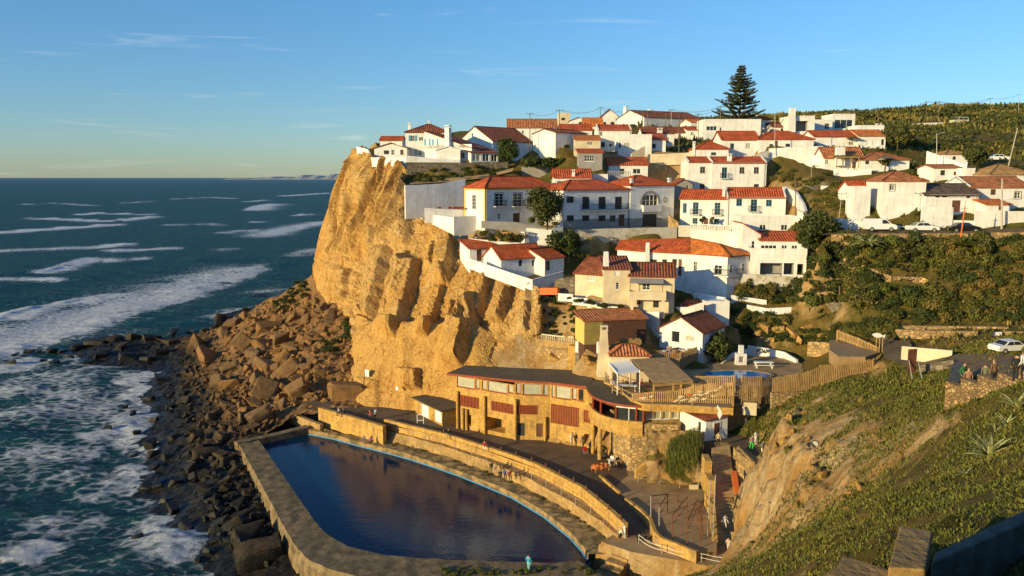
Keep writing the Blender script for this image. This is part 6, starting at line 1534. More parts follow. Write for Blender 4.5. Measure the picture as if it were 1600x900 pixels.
fence('slat_fence', 'grey slatted screen in shade at the pool edge', [(1066, 602, 96), (1148, 607, 93.5)], [588, 586], WOODG)
fence('slat_fence', 'short slatted screen with slanting shadows by the stair head', [(1158, 628, 90), (1188, 628, 90.5)], [588, 588], WOOD)
fC, fbC, ftC = fence('slat_fence', 'tall brown board fence sweeping up to the wooden deck', [(1190, 616, 91.6), (1262, 610, 92.4), (1280, 604, 92.6), (1364, 590, 92.8), (1381, 579, 96.5)], [594, 580, 571, 561, 548], WOOD, pitch=.21)
for x, y, a in ((1352, 582, .1), (1338, 593, .35)): fishmb(P(x, y, 92.55) - fbC[0], .9, a).build('fish_plaque', mat('pink_paint%d' % x, (.62, .32, .24), .6), fC)
wallrun('stone_wall', 'lit orange stone wall below the brown board fence', [(1206, 614, 91.3), (1262, 613, 92.0), (1276, 606, 92.3)], [2.2, 2.0, 1.2], .5, STONE)
wallrun('stone_wall', 'tall dark wall in the recess behind the kiosk', [(1118, 634, 91.5), (1158, 632, 91.6), (1206, 616, 93)], [3.9, 3.6, 3.6], .5, CONC)
dk = [P(*a) for a in ((1296, 549, 98), (1310, 562, 94.2), (1352, 562, 94), (1374, 551, 96.5), (1330, 530, 104), (1296, 531, 104))]
zd = 18.75
mb = MB(); mb.prism([(p.x, p.y) for p in dk], zd - 1.6, zd); o = mb.build('wooden_deck', DECK); tag(o, 'raised wooden viewing deck behind the board fence', 'deck')
fence('deck_fence', 'low board fence along the back of the wooden deck', [(1308, 530, 103), (1340, 541, 100), (1373, 558, 96.8)], [516, 528, 543], WOOD)
fence('picket_fence', 'grey picket fence on the stone wall above the garden bank', [(1238, 494, 115.6), (1275, 495, 114.7), (1308, 497, 113.8)], [480, 480, 481], WOODG, pitch=.2)

# roofed terrace: brown boarded shelter and white awning
r = thing('slat_shelter', 'terrace shelter with a sloping roof of brown boards', 'shelter', P(1005, 625, 93))
c4 = [P(986, 561, 100), P(1043, 558, 101.5), P(1083, 594, 93.4), P(1022, 599, 92.2)]; o = r.location
mb = MB(); e1 = c4[1] - c4[0];
nb = 22
for k in range(nb):
  a = c4[0].lerp(c4[3], k / nb) - o; b = c4[1].lerp(c4[2], k / nb) - o; c = c4[1].lerp(c4[2], (k + .78) / nb) - o; d = c4[0].lerp(c4[3], (k + .78) / nb) - o
  i = len(mb.v); z = Vector((0, 0, .07)); mb.v += [tuple(p) for p in (a - z, b - z, c - z, d - z, a, b, c, d)]
  for q in ((4, 7, 6, 5), (0, 1, 2, 3), (0, 4, 5, 1), (3, 2, 6, 7), (0, 3, 7, 4), (1, 5, 6, 2)): mb.f.append(tuple(i + t for t in q)); mb.m.append(0)
mb.build('roof', WOODG, r)
mb = MB(); mb.obox(c4[3] - o - Vector((0, 0, .42)), c4[2] - c4[3], (0, .12, 0), (0, 0, .3)); mb.build('fascia', WOOD, r)
for p in (c4[0], c4[1], c4[2], c4[3], c4[3].lerp(c4[2], .5)): mb = MB(); q = p - o; mb.box((q.x - .09, q.y + .1, 13.8 - o.z), (q.x + .09, q.y + .28, q.z - .1)); mb.build('post', WOOD, r)
r = thing('white_awning', 'sloping white canvas awning over diners on the terrace', 'awning', P(955, 620, 95)); o = r.location
c4 = [P(951, 566, 101), P(984, 561, 101), P(1000, 578, 96), P(965, 583, 95)]
mb = MB()
rows_ = [[c4[0].lerp(c4[1], a / 6).lerp(c4[3].lerp(c4[2], a / 6), b / 6) - o - Vector((0, 0, .18 * math.sin(b / 6 * math.pi))) for a in range(7)] for b in range(7)]
for b in range(6):
  for a in range(6): mb.quad(rows_[b][a], rows_[b + 1][a], rows_[b + 1][a + 1], rows_[b][a + 1])
mb.quad(rows_[6][0], rows_[6][0] - Vector((0, 0, .3)), rows_[6][6] - Vector((0, 0, .3)), rows_[6][6]); mb.quad(rows_[0][0], rows_[0][0] - Vector((0, 0, .12)), rows_[6][0] - Vector((0, 0, .3)), rows_[6][0])
mb.build('canvas', WPAINT, r)
for p in c4: mb = MB(); q = p - o; mb.bar((q.x, q.y, 13.8 - o.z), (q.x, q.y, q.z - .02), .06); mb.build('post', WPAINT, r)
fence('glass_railing', 'low railing round the awning end of the terrace', [(946, 594, 100), (957, 611, 96.5), (988, 626, 92.6)], [582, 599, 615], WOODG, pitch=.9, wd=.06)
# tapered stone chimney
mb = MB(); p = P(943, 562, 103.5); zt = P(943, 508, 103.5).z - p.z
def frus(mb, z0, a0, b0, z1, a1, b1, x=0, y=0):
  A = [(x - a0, y - b0, z0), (x + a0, y - b0, z0), (x + a0, y + b0, z0), (x - a0, y + b0, z0)]; Bq = [(x - a1, y - b1, z1), (x + a1, y - b1, z1), (x + a1, y + b1, z1), (x - a1, y + b1, z1)]
  for k in range(4): mb.quad(A[k], A[(k + 1) % 4], Bq[(k + 1) % 4], Bq[k])
  mb.quad(*Bq); mb.quad(*reversed(A))
frus(mb, -2.2, .85, .7, zt - .7, .42, .4); o = mb.build('stone_chimney', CREAM); o.location = p; tag(o, 'free-standing tapered sandy chimney beside the timber hut', 'chimney')
mb = MB(); frus(mb, zt - .7, .5, .46, zt - .55, .5, .46); frus(mb, zt - .2, .5, .46, zt, .46, .4)
for dx in (-.36, .36):
  for dy in (-.3, .3): mb.box((dx - .08, dy - .08, zt - .55), (dx + .08, dy + .08, zt - .2))
mb.build('chimney_cap', CREAM, o)
# store room against the cliff
h = House('store_room', 'small flat-roofed stone store with two white doors against the cliff', 648, 691, 647, 622, 115.6, 4, 108.8, ASHLAR, cat='store', ground=False, below=.8)
h.win(664, 643, 11, 20, 'W', cols=1); h.win(684.5, 649, 10, 21, 'W', cols=1); h.walls(); h.finish_walls()
mb = MB(); mb.box((-.3, -.4, h.H), (h.W + .3, h.D + .6, h.H + .18)); mb.build('roof', FELT, h.root)

# the terrace in front of the timber hut, cut into the rock
wallrun('balustrade_wall', 'low stone balustrade on the rock edge beside the timber hut', [(838, 529, 116), (868, 533, 113.5), (898, 535, 110.5)], 1.2, .4, CONC)
wallrun('rock_wall', 'bare rock-faced wall under the balustrade', [(838, 540, 115.7), (866, 544, 113.2), (897, 546, 110.2)], 5, 1.0, STONE)
wallrun('pier_wall', 'plain square pier at the end of the balustrade', [(888, 540, 109.9), (899, 541, 109.5)], 5.5, 1.0, ASHLAR)
wallrun('white_wall', 'low whitewashed block wall between pier and tapered chimney', [(899, 533, 109.2), (935, 534, 106.5)], 1.6, .3, WHITE2)
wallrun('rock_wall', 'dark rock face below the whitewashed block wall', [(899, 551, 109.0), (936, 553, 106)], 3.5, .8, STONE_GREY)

# octagonal house
def octagon():
  base = [(964, 437, 131), (1010, 446, 127), (1074, 452, 124), (1135, 459, 119.2), (1170, 452, 122)]
  pts = [P(*b) for b in base]; zb = 22.6; ze = 28.35
  r = thing('octagonal_house', 'white house with a long orange-red roof ending in a many-sided bay', 'house', (pts[0].x, pts[0].y, zb)); o = r.location
  bk = [Vector((pts[4].x - 1.5, pts[4].y + 5, 0)), Vector((pts[2].x + 1, pts[2].y + 7.5, 0)), Vector((pts[0].x + 3.5, pts[0].y + 6, 0))]
  ring = [Vector((p.x - o.x, p.y - o.y, 0)) for p in pts + bk]
  for p in pts: GP.append((p.x, p.y, zb - .2))
  mb = MB(); mb.prism([(p.x, p.y) for p in ring], -2.5, ze - zb); mb.build('wall', WHITE, r)
  E = [Vector((p.x, p.y, ze - zb + .05)) for p in ring]
  cen = sum((e for e in E), Vector()) / len(E)
  E = [e + (Vector((e.x, e.y, 0)) - Vector((cen.x, cen.y, 0))).normalized() * .4 for e in E]
  apex = P(1124, 381, 122.5) - o; rid = P(1078, 372.5, 128) - o; rl = P(968, 376, 134.5) - o
  fs = [([E[0], E[1], rl.lerp(rid, .42), rl], RED), ([E[1], E[2], rid, rl.lerp(rid, .42)], RED), ([E[2], E[3], apex, rid], ORANGE), ([E[3], E[4], apex], ORANGE), ([E[4], E[5], apex], ORANGE), ([E[5], E[6], rid, apex], ORANGE), ([E[6], E[7], rl, rid], RED)]
  mb = MB()
  for f, m_ in fs:
    u = (f[1] - f[0]).normalized(); n_ = u.cross(f[-1] - f[0]).normalized(); v = n_.cross(u)
    mb.poly(f, 0 if m_ is RED else 1, [((p - f[0]).dot(u), (p - f[0]).dot(v)) for p in f])
    mb.quad(f[0], f[0] - Vector((0, 0, .16)), f[1] - Vector((0, 0, .16)), f[1], 0, [(0, 0)] * 4)
  for a, b in ((E[2], rid), (E[3], apex), (E[4], apex), (apex, rid), (rid, rl)): mb.bar(a, b, .12, 1, 5)
  mb.poly([rl, E[7], E[0]], 2)
  mb.build('roof', [RED, ORANGE, WHITE], r)
  def on(a, b, px, py, w, h_, kind, m_=FWHITE, bars=True):
    a = pts[a]; b = pts[b]; t = Vector((b.x - a.x, b.y - a.y, 0)).normalized(); nn = Vector((t.y, -t.x, 0))
    d = ray(px, py); k = (Vector((a.x, a.y, 0)) - Vector((0, 0, 0))).dot(nn) / d.dot(nn); c = CAM + d * k; s = k / FPX
    W_ = w * s / max(.35, t.x); H_ = h_ * s * 1.02; c = c - o
    mb = MB(); Z = Vector((0, 0, 1)); fr_ = .08
    def bx(u0, u1, z0, z1, d0=.0, d1=.05): mb.obox(c + t * u0 + Z * z0 + nn * d0, t * (u1 - u0), nn * (d1 - d0), Z * (z1 - z0))
    bx(-W_ / 2, -W_ / 2 + fr_, -H_ / 2, H_ / 2); bx(W_ / 2 - fr_, W_ / 2, -H_ / 2, H_ / 2); bx(-W_ / 2 + fr_, W_ / 2 - fr_, H_ / 2 - fr_, H_ / 2); bx(-W_ / 2 + fr_, W_ / 2 - fr_, -H_ / 2, -H_ / 2 + fr_)
    if bars:
      bx(-.03, .03, -H_ / 2 + fr_, H_ / 2 - fr_, .0, .045); bx(-W_ / 2 + fr_, -.03, H_ * .12, H_ * .12 + .05, 0, .04); bx(.03, W_ / 2 - fr_, H_ * .12, H_ * .12 + .05, 0, .04)
    ob = mb.build('window' if kind == 'w' else 'door', m_, r)
    mb = MB(); mb.obox(c - t * (W_ / 2 - fr_) - Z * (H_ / 2 - fr_) + nn * .004, t * (W_ - 2 * fr_), nn * .012, Z * (H_ - 2 * fr_)); mb.build('pane', GLASS if kind == 'w' else DOORB, ob)
    return c, t, nn, W_, H_
  on(2, 3, 1086.5, 416, 5, 15, 'w'); c, t, nn, W_, H_ = on(2, 3, 1122.5, 421.5, 10, 15, 'w'); on(3, 4, 1142, 420, 7, 13, 'w'); on(3, 4, 1160.5, 418, 7, 13, 'w')
  on(1, 2, 1021, 408, 10, 6, 'w', FGREY, False); on(1, 2, 1038.5, 408, 7, 6, 'w', FGREY, False); on(1, 2, 1054, 410, 7, 11, 'w', FGREY, False); on(1, 2, 1062.5, 418, 5, 26, 'd', FGREY, False)
  # corner balcony
  z = c.z - H_ / 2; a = pts[2].lerp(pts[3], .72) - o; b = pts[3] - o; e = pts[3].lerp(pts[4], .42) - o
  n1 = nn * .8; n2 = Vector(((pts[4] - pts[3]).y, -(pts[4] - pts[3]).x, 0)).normalized() * .8; cor = b + (n1 + n2).normalized() * 1.0
  mb = MB(); mb.prism([((a).x, a.y), ((a + n1).x, (a + n1).y), (cor.x, cor.y), ((e + n2).x, (e + n2).y), (e.x, e.y), (b.x, b.y)], z - .15, z); bo = mb.build('balcony', WHITE, r)
  mb = MB(); ln = [a, a + n1, cor, e + n2, e]
  for p, q in zip(ln, ln[1:]):
    for zz in (.1, .95): mb.bar((p.x, p.y, z + zz), (q.x, q.y, z + zz), .035, 0, 4)
    k = max(2, int((q - p).length / .16))
    for i in range(k + 1): w = p.lerp(q, i / k); mb.bar((w.x, w.y, z), (w.x, w.y, z + .95), .016, 0, 4)
  mb.build('balcony_rail', IRON, bo)
  q = P(1011.5, 404, 126.4) - o; zt = P(1011.5, 379, 126.4).z - o.z
  mb = MB(); frus(mb, q.z - .8, .32, .3, zt, .24, .24, q.x, q.y); mb.build('chimney', WHITE, r)
octagon()

# ------------------------------------------------------------------ walls and terraces of the village
for nm, lb, pts, dr, th, m_, ct_ in WR: wallrun(nm, lb, pts, dr, th, m_, ct_, None, nm == 'stepped_wall')
# pierced balustrade panels
def balus(label, pts, hgt, m_=WHITE):
  p = [P(*k) for k in pts]; r = thing('balustrade', label, 'balustrade', p[0]); o = p[0]
  mb = MB()
  for a, b in zip(p, p[1:]):
    d = b - a; nn = Vector((-d.y, d.x, 0)).normalized() * .2
    mb.obox(a - o + Vector((0, 0, hgt - .14)), d, nn, (0, 0, .14))
  mb.build('hand_rail', m_, r)
  mb = MB()
  for a, b in zip(p, p[1:]):
    n = max(2, int((b - a).length / .34))
    for k in range(n + 1): q = a.lerp(b, k / n) - o; mb.bar((q.x, q.y + .1, q.z), (q.x, q.y + .1, q.z + hgt - .14), .075, 0, 5)
  mb.build('balusters', m_, r)
balus('white balustrade on the terrace over the octagonal roof', [(1080, 358, 130.4), (1120, 360, 129.4), (1156, 362, 128.4)], .9)
balus('pink-shaded balustrade on the rock edge near the timber hut', [(846, 530, 115), (870, 533, 113), (896, 535, 110.4)], .8, CREAM)
balus('grey balustrade over the shaded roofs of the lane', [(950, 275, 160), (985, 276, 160)], 1.0, GREYP)

# roads
for nm, l, r_, k_ in ROADS:
  a = resample([P(*k) for k in l], 40); b = resample([P(*k) for k in r_], 40)
  strip(nm, [[p.lerp(q, k / 5) for k in range(6)] for p, q in zip(a, b)], PAVE if k_ else ASPHALT)
# pool terrace sheet with the small swimming pool
pt = [PZ(x, y, 15.2) for x, y in ((1066, 598), (1148, 603), (1190, 604), (1240, 596), (1262, 574), (1244, 563), (1225, 557), (1168, 552), (1110, 560), (1060, 575))]
mb = MB(); mb.prism([(p.x, p.y) for p in pt], 11.5, 15.2); struct(mb.build('pool_terrace', PAVE))
r = thing('swimming_pool', 'small bright blue swimming pool behind the terrace fence', 'pool', (0, 0, 0))
c0 = PZ(1152, 586, 15.24); r.location = c0
ring = [(4.6 * math.cos(k / 24 * 6.283), 2.6 * math.sin(k / 24 * 6.283)) for k in range(24)]; rin = [(4.2 * math.cos(k / 24 * 6.283), 2.25 * math.sin(k / 24 * 6.283)) for k in range(24)]
mb = MB()
for k in range(24):
  l = (k + 1) % 24; mb.quad((*ring[k], .12), (*ring[l], .12), (*rin[l], .12), (*rin[k], .12)); mb.quad((*ring[k], -.1), (*ring[l], -.1), (*ring[l], .12), (*ring[k], .12)); mb.quad((*rin[l], -.1), (*rin[k], -.1), (*rin[k], .12), (*rin[l], .12))
mb.build('pool_rim', CONC, r)
mb = MB(); mb.poly([(*p, .05) for p in rin]); mb.build('water', mat('blue_pool_water', (.01, .22, .55), .1, .05, 1, spec=.5), r)
# ------------------------------------------------------------------ finding the ground under a photo pixel
_ts = np.concatenate([np.geomspace(7, 130, 300), np.geomspace(131, 560, 160)])
def hit(x, y, f=None):
  d = ray(x, y); Y = _ts; p = np.stack([d.x / d.y * Y, Y, CAMZ + d.z / d.y * Y], 1)
  z = (f or surf)(p[:, 0], p[:, 1]); b = np.where(p[:, 2] <= z)[0]
  if len(b) == 0: return None
  i = max(1, b[0]); a0 = p[i - 1, 2] - z[i - 1]; a1 = p[i, 2] - z[i]; t = a0 / (a0 - a1 + 1e-9)
  q = p[i - 1] + (p[i] - p[i - 1]) * t; return Vector(q)

# ------------------------------------------------------------------ foliage
nr = np.random.RandomState(11)
def leafcloud(cent, rad, n, size, squash=.85, inner=.35, seed=0):
  """leaf quads spread through lumps (centres and radii) of a crown"""
  r = np.random.RandomState(seed); w = rad ** 2; k = r.choice(len(cent), n, p=w / w.sum())
  d = r.normal(size=(n, 3)); d /= np.linalg.norm(d, axis=1)[:, None]
  rr = (inner + (1 - inner) * r.rand(n) ** .4) * (1 + .12 * r.normal(size=n))
  p = cent[k] + d * (rad[k] * rr)[:, None] * np.array([1, 1, squash])
  nrm = d + .75 * r.normal(size=(n, 3)); nrm /= np.linalg.norm(nrm, axis=1)[:, None]
  t = np.cross(nrm, r.normal(size=(n, 3))); t /= np.linalg.norm(t, axis=1)[:, None]; b = np.cross(nrm, t)
  s = size * (.6 + .8 * r.rand(n))[:, None]
  v = np.stack([p - t * s - b * s * .55, p + t * s - b * s * .55, p + t * s + b * s * .55, p - t * s + b * s * .55], 1).reshape(-1, 3)
  return v, np.arange(n * 4).reshape(n, 4)
def bushmesh(seed, n=520, size=.11, lumps=9, flat=.75):
  r = np.random.RandomState(seed)
  c = r.normal(size=(lumps, 3)); c /= np.linalg.norm(c, axis=1)[:, None]; c *= (.35 + .35 * r.rand(lumps))[:, None]; c[:, 2] = np.abs(c[:, 2]) * flat + .15
  rad = .30 + .22 * r.rand(lumps)
  return leafcloud(c, rad, n, size, .85, .3, seed)
BUSH = {}
def bush_proto(kind, k):
  key = (kind, k)
  if key not in BUSH:
    m = {'d': LEAF_D, 'm': LEAF_M, 'g': LEAF_G, 'y': LEAF_Y}[kind]
    v, f = bushmesh(40 + k * 7 + ord(kind), 1500 if k < 3 else 900, .062 if k < 3 else .075, 8 + k * 2, .75 - .08 * k)
    o = npmesh('shrub', v, f, m, None, False); me = o.data; bpy.data.objects.remove(o); BUSH[key] = me
  return BUSH[key]
NOVEG = [(1385, 424, 1472, 450), (1230, 476, 1314, 514), (1395, 506, 1590, 530), (1362, 187, 1488, 199)]
noveg = lambda x, y: any(a < x < c and b < y < d for a, b, c, d in NOVEG)
def bush(p, r_, kind, label, cat='shrub', name='shrub', group=None, sq=1.0, sink=.2):
  o = link(name, bush_proto(kind, rnd.randrange(4))); o.location = (p.x, p.y, p.z - r_ * sink)
  o.rotation_euler = (0, 0, rnd.uniform(0, 6.28)); o.scale = (r_ * rnd.uniform(.85, 1.15), r_ * rnd.uniform(.85, 1.15), r_ * sq * rnd.uniform(.85, 1.15))
  return tag(o, label, cat, group)
def scatter(poly, n, rpx, kinds, label, group, sq=1.0, mind=.55, name='shrub', cat='shrub'):
  xs = [p[0] for p in poly]; ys = [p[1] for p in poly]; got = []; tries = 0
  while len(got) < n and tries < n * 30:
    tries += 1; x = rnd.uniform(min(xs), max(xs)); y = rnd.uniform(min(ys), max(ys))
    if not inpoly(np.array([x]), np.array([y]), poly)[0]: continue
    if noveg(x, y): continue
    r0 = rnd.uniform(*rpx)
    if any((x - a) ** 2 + ((y - b) * 1.5) ** 2 < ((r0 + c) * mind) ** 2 for a, b, c in got): continue
    p = hit(x, y)
    if p is None or p.y > 480: continue
    got.append((x, y, r0)); bush(p, r0 * p.y / FPX * 1.25, rnd.choice(kinds), label, cat, name, group, sq)
def tree(name, label, base, top_r, h, kind, lumps=12, n=3200, size=.16, squash=.9, trunk=.16, cat='tree', seed=1, crown0=.35):
  r = thing(name, label, cat, base); q = np.random.RandomState(seed)
  c = q.normal(size=(lumps, 3)); c /= np.linalg.norm(c, axis=1)[:, None]; c *= (top_r * (.35 + .4 * q.rand(lumps)))[:, None]; c[:, 2] *= squash
  cz = h * crown0 + (h * (1 - crown0)) / 2; c[:, 2] *= (h * (1 - crown0)) / 2 / top_r; c[:, 2] += cz
  v, f = leafcloud(c, top_r * (.32 + .2 * q.rand(lumps)), n, size, .9, .3, seed)
  npmesh('crown', v, f, {'d': LEAF_D, 'm': LEAF_M, 'g': LEAF_G}[kind], r, False)
  mb = MB(); mb.bar((0, 0, -.6), (.1, 0, cz * .8), trunk, 0, 8, trunk * .65)
  for k in range(5): mb.bar((.08, 0, cz * .55), tuple(c[k] * .9), trunk * .45, 0, 5, trunk * .15)
  mb.build('trunk', BARK, r); return r

# Norfolk Island pine on the skyline
def norfolk():
  base = P(1155, 190, 208); H = P(1155, 101, 208).z - base.z; Rb = 42 * 208 / FPX
  r = thing('norfolk_pine', 'very tall dark Norfolk pine standing above all the roofs', 'conifer', (base.x, base.y, base.z - 2)); H += 2
  mb = MB(); mb.bar((0, 0, -1), (0, 0, H), .38, 0, 8, .05); mb.build('trunk', BARK, r)
  V = []; F_ = []; q = np.random.RandomState(5); z = H * .10; tier = 0; bm_ = MB()
  while z < H * .985:
    f = z / H; L = Rb * (1 - f) ** .82 * (1 + .10 * math.sin(tier * 2.1)) + .35; nb = 10 if f < .8 else 6
    for k in range(nb):
      a = 6.283 * (k + .5 * (tier % 2)) / nb + q.normal() * .12; l = L * (.66 + .52 * q.rand()); up = .10 + .24 * q.rand()
      d = np.array([math.cos(a), math.sin(a), 0]); s = np.array([-math.sin(a), math.cos(a), 0])
      tip = d * l + np.array([0, 0, z + l * up]); bm_.bar((0, 0, z), tuple(tip), .06, 0, 4, .02)
      ns = max(4, int(l / .16))
      for e in range(ns):
        t = .18 + .82 * e / ns; p = np.array([0, 0, z]) + d * l * t + np.array([0, 0, l * up * t * t]); wdt = .62 * (1 - .4 * t) * (.7 + .6 * q.rand())
        for sg in (-1, 1, 0):
          dirv = (s * sg * .9 + d * .55 + np.array([0, 0, .30])) if sg else np.array([0, 0, .9]) + d * .3
          dirv = dirv / np.linalg.norm(dirv); sd_ = np.cross(dirv, q.normal(size=3)); sd_ = sd_ / np.linalg.norm(sd_) * .085
          ee = p + dirv * wdt; i = len(V); V += [p - sd_, p + sd_, ee + sd_ * .6, ee - sd_ * .6]; F_.append((i, i + 1, i + 2, i + 3))
    z += max(.45, 1.15 * (1 - f * .55)) * (.8 + .4 * q.rand()); tier += 1
  npmesh('crown', np.array(V), np.array(F_), LEAF_P, r, False)
  bm_.build('limb', BARK, r)
norfolk()

def ground(x, y, Y): p = P(x, y, Y); return p
tree('round_tree', 'round clipped tree in front of the clifftop veranda', P(793, 262, 173), 2.9, 6.0, 'd', 15, 4200, .17, seed=2, crown0=.16)
tree('round_tree', 'big dense round tree before the ochre-cornered house', P(855, 354, 136.2), 3.7, 7.6, 'd', 18, 6800, .16, seed=3, crown0=.06)
tree('garden_tree', 'dark bushy tree beside the chimney of the red-roofed cottages', P(885, 402, 135.5), 3.3, 4.8, 'd', 14, 4200, .17, seed=4, crown0=.05)
tree('garden_tree', 'broad green tree at the foot of the white road wall', P(1276, 374, 121.5), 3.2, 4.2, 'd', 14, 4200, .17, seed=5, crown0=.05)
tree('garden_tree', 'smaller tree against the wall of the loggia house', P(1262, 392, 122), 2.3, 3.2, 'd', 12, 2600, .17, seed=6, crown0=.05)
tree('dark_tree', 'dark rounded tree right after the end row house', P(1402, 232, 178), 3.2, 5.0, 'd', 14, 3200, .2, seed=7, crown0=.05)
tree('dark_tree', 'dark round tree between the tan-roofed house and the white car', P(1524, 262, 158), 2.6, 4.4, 'd', 12, 2600, .2, seed=8, crown0=.08)
tree('garden_tree', 'dark overhanging tree beside the brown-roofed gabled house', P(1122, 568, 107), 2.3, 4.4, 'd', 12, 3000, .15, seed=9, crown0=.03)
tree('small_tree', 'little clipped tree in the pergola house garden', P(1382, 270, 157), 1.2, 3.4, 'm', 8, 900, .15, seed=10, crown0=.4)
tree('small_tree', 'slim potted tree beside a brown door on the terrace house', P(1097, 352, 143), .6, 2.0, 'd', 6, 500, .1, seed=12, crown0=.15)
tree('small_tree', 'slim leafy plant between blue windows on the terrace house', P(1112, 353, 142.6), .5, 1.9, 'm', 6, 420, .1, seed=13, crown0=.1)
for x, y, r_, k in ((822, 256, 12, 'd'), (840, 255, 14, 'd'), (858, 256, 15, 'd'), (876, 257, 13, 'd'), (892, 258, 10, 'd'), (886, 230, 6, 'd')):
  bush(P(x, y, 169 - (x - 850) * .01), r_ * 169 / FPX * 1.2, k, 'big dark bush in the row behind the grey garden wall', group='dark bushes behind the garden wall')
for x, y, r_, k in ((652, 281, 8, 'd'), (670, 281, 7, 'd'), (688, 280, 6, 'd'), (735, 272, 8, 'd'), (750, 270, 8, 'd'), (720, 276, 5, 'd'), (770, 272, 6, 'd')):
  bush(P(x, y, 165.5), r_ * 166 / FPX, k, 'dark scrub at the foot of the grey stone retaining wall', group='scrub below the retaining wall', sq=.8)
for x, y, r_, k in ((760, 366, 11, 'm'), (776, 368, 10, 'm'), (792, 371, 12, 'm'), (808, 372, 12, 'd'), (770, 374, 9, 'd'), (820, 370, 9, 'm')):
  bush(P(x, y, 135.3), r_ * 136 / FPX, k, 'flowering garden bush under the low grey garden wall', group='garden bushes under the grey wall')
for x, y, r_ in ((832, 345, 9), (845, 350, 8), (868, 350, 7)): bush(P(x, y, 135.3), r_ * 136 / FPX, 'g', 'green garden shrub at the foot of the big round tree', group='shrubs under the round tree')
for x, y, r_, k in ((874, 398, 8, 'd'), (905, 400, 10, 'd'), (918, 402, 7, 'm'), (900, 378, 8, 'd'), (890, 362, 5, 'm')):
  bush(P(x, y, 136), r_ * 136 / FPX, k, 'ivy-like bush at the foot of the limewashed wall', group='bushes by the limewashed wall')
for x, y, r_, k in ((905, 470, 9, 'd'), (922, 473, 9, 'd'), (940, 477, 10, 'd'), (958, 479, 10, 'd'), (970, 478, 7, 'd'), (890, 466, 6, 'm')):
  bush(P(x, y, 112.9), r_ * 113 / FPX, k, 'dark shrub between cream house and stepped white wall', group='shrubs above the stepped wall', sq=.8)
for x, y, r_ in ((1062, 470, 11), (1075, 462, 7), (1050, 474, 6)): bush(P(x, y, 114.5), r_ * 114 / FPX, 'm', 'spiky shrub between cream house and octagonal house', group='shrubs beside the cream house')
for x, y, r_, k in ((846, 468, 8, 'd'), (862, 462, 8, 'd'), (878, 470, 8, 'm'), (866, 485, 6, 'd'), (846, 527, 5, 'g'), (868, 528, 5, 'g'), (858, 531, 5, 'g')):
  p = hit(x, y); bush(p, r_ * .09, k, 'scrubby plant in the shaded rock recess by the timber hut', group='plants in the rock recess', sq=.7)
scatter([(1148, 440), (1205, 436), (1212, 465), (1160, 466)], 9, (9, 14), 'dm', 'olive shrub on the bank below the loggia house', 'shrubs below the loggia')
scatter([(1208, 470), (1225, 430), (1262, 395), (1300, 385), (1372, 430), (1370, 460), (1300, 478)], 30, (10, 17), 'ddmg', 'leafy shrub in the thicket beside the loggia house', 'thicket beside the loggia house')
scatter([(1145, 482), (1240, 492), (1310, 505), (1300, 545), (1240, 530), (1150, 505)], 20, (5, 10), 'dmmy', 'small shrub on the rocky garden bank', 'shrubs on the garden bank', .7)
scatter([(1300, 378), (1420, 374), (1600, 370), (1600, 500), (1400, 505), (1320, 470), (1390, 440), (1330, 405)], 92, (10, 19), 'ddmmmgy', 'leafy shrub on the bushy bank below the car road', 'shrubs on the bank below the road')
scatter([(1205, 255), (1285, 250), (1300, 285), (1210, 285)], 12, (6, 10), 'dmm', 'low hedge shrub between the upper houses', 'hedge shrubs between the houses', .8)
scatter([(1240, 288), (1330, 285), (1330, 330), (1260, 320)], 12, (5, 9), 'ymm', 'dry shrub on the slope beside the annex', 'dry shrubs by the annex', .7)
scatter([(1350, 205), (1440, 200), (1600, 195), (1600, 245), (1520, 235), (1440, 232)], 40, (7, 14), 'dddm', 'dark scrub bush on the hillside above the village', 'scrub on the upper hillside', .8)
def scrub(name, label, poly, n, rpx, m, seed, sq=.75, fdist=480):
  r = random.Random(seed); V = []; F_ = []; k = 0; base = [bushmesh(900 + e, 420, .10, 8) for e in range(3)]; tries = 0
  xs = [p[0] for p in poly]; ys = [p[1] for p in poly]
  while k < n and tries < n * 20:
    tries += 1; x, y = r.uniform(min(xs), max(xs)), r.uniform(min(ys), max(ys))
    if not inpoly(np.array([x]), np.array([y]), poly)[0]: continue
    p = None if noveg(x, y) else hit(x, y)
    if p is None or p.y > fdist: continue
    v, f = base[k % 3]; s = r.uniform(*rpx) * p.y / FPX * 1.25; a = r.uniform(0, 6.28); c_, s_ = math.cos(a), math.sin(a)
    w = np.stack([v[:, 0] * c_ - v[:, 1] * s_, v[:, 0] * s_ + v[:, 1] * c_, v[:, 2] * sq], 1) * s + np.array([p.x, p.y, p.z - .2 * s])
    F_.append(f + sum(len(q) for q in V)); V.append(w); k += 1
  o = npmesh(name, np.concatenate(V), np.concatenate(F_), m, None, False); stuff(o, label, 'scrub')
scrub('scrub', 'dark scrub covering the hilltop behind the village', [(1310, 182), (1450, 176), (1600, 168), (1600, 200), (1400, 196)], 70, (7, 17), LEAF_D, 61)
scrub('scrub', 'olive scrub covering the upper hillside', [(1350, 186), (1600, 180), (1600, 245), (1440, 232)], 80, (6, 15), LEAF_M, 62)
scrub('scrub', 'low green scrub filling the bushy bank below the road', [(1300, 378), (1600, 370), (1600, 505), (1400, 505), (1320, 470), (1330, 405)], 150, (5, 10), LEAF_D, 63, .6)
scrub('scrub', 'low olive scrub on the rocky garden bank', [(1145, 478), (1310, 500), (1300, 540), (1240, 535), (1150, 520)], 120, (4, 10), LEAF_D, 64, .6)
scrub('scrub', 'dark scrub between the grey retaining wall and the pale lane', [(640, 262), (790, 258), (790, 272), (640, 282)], 50, (4, 7), LEAF_D, 68, .7)
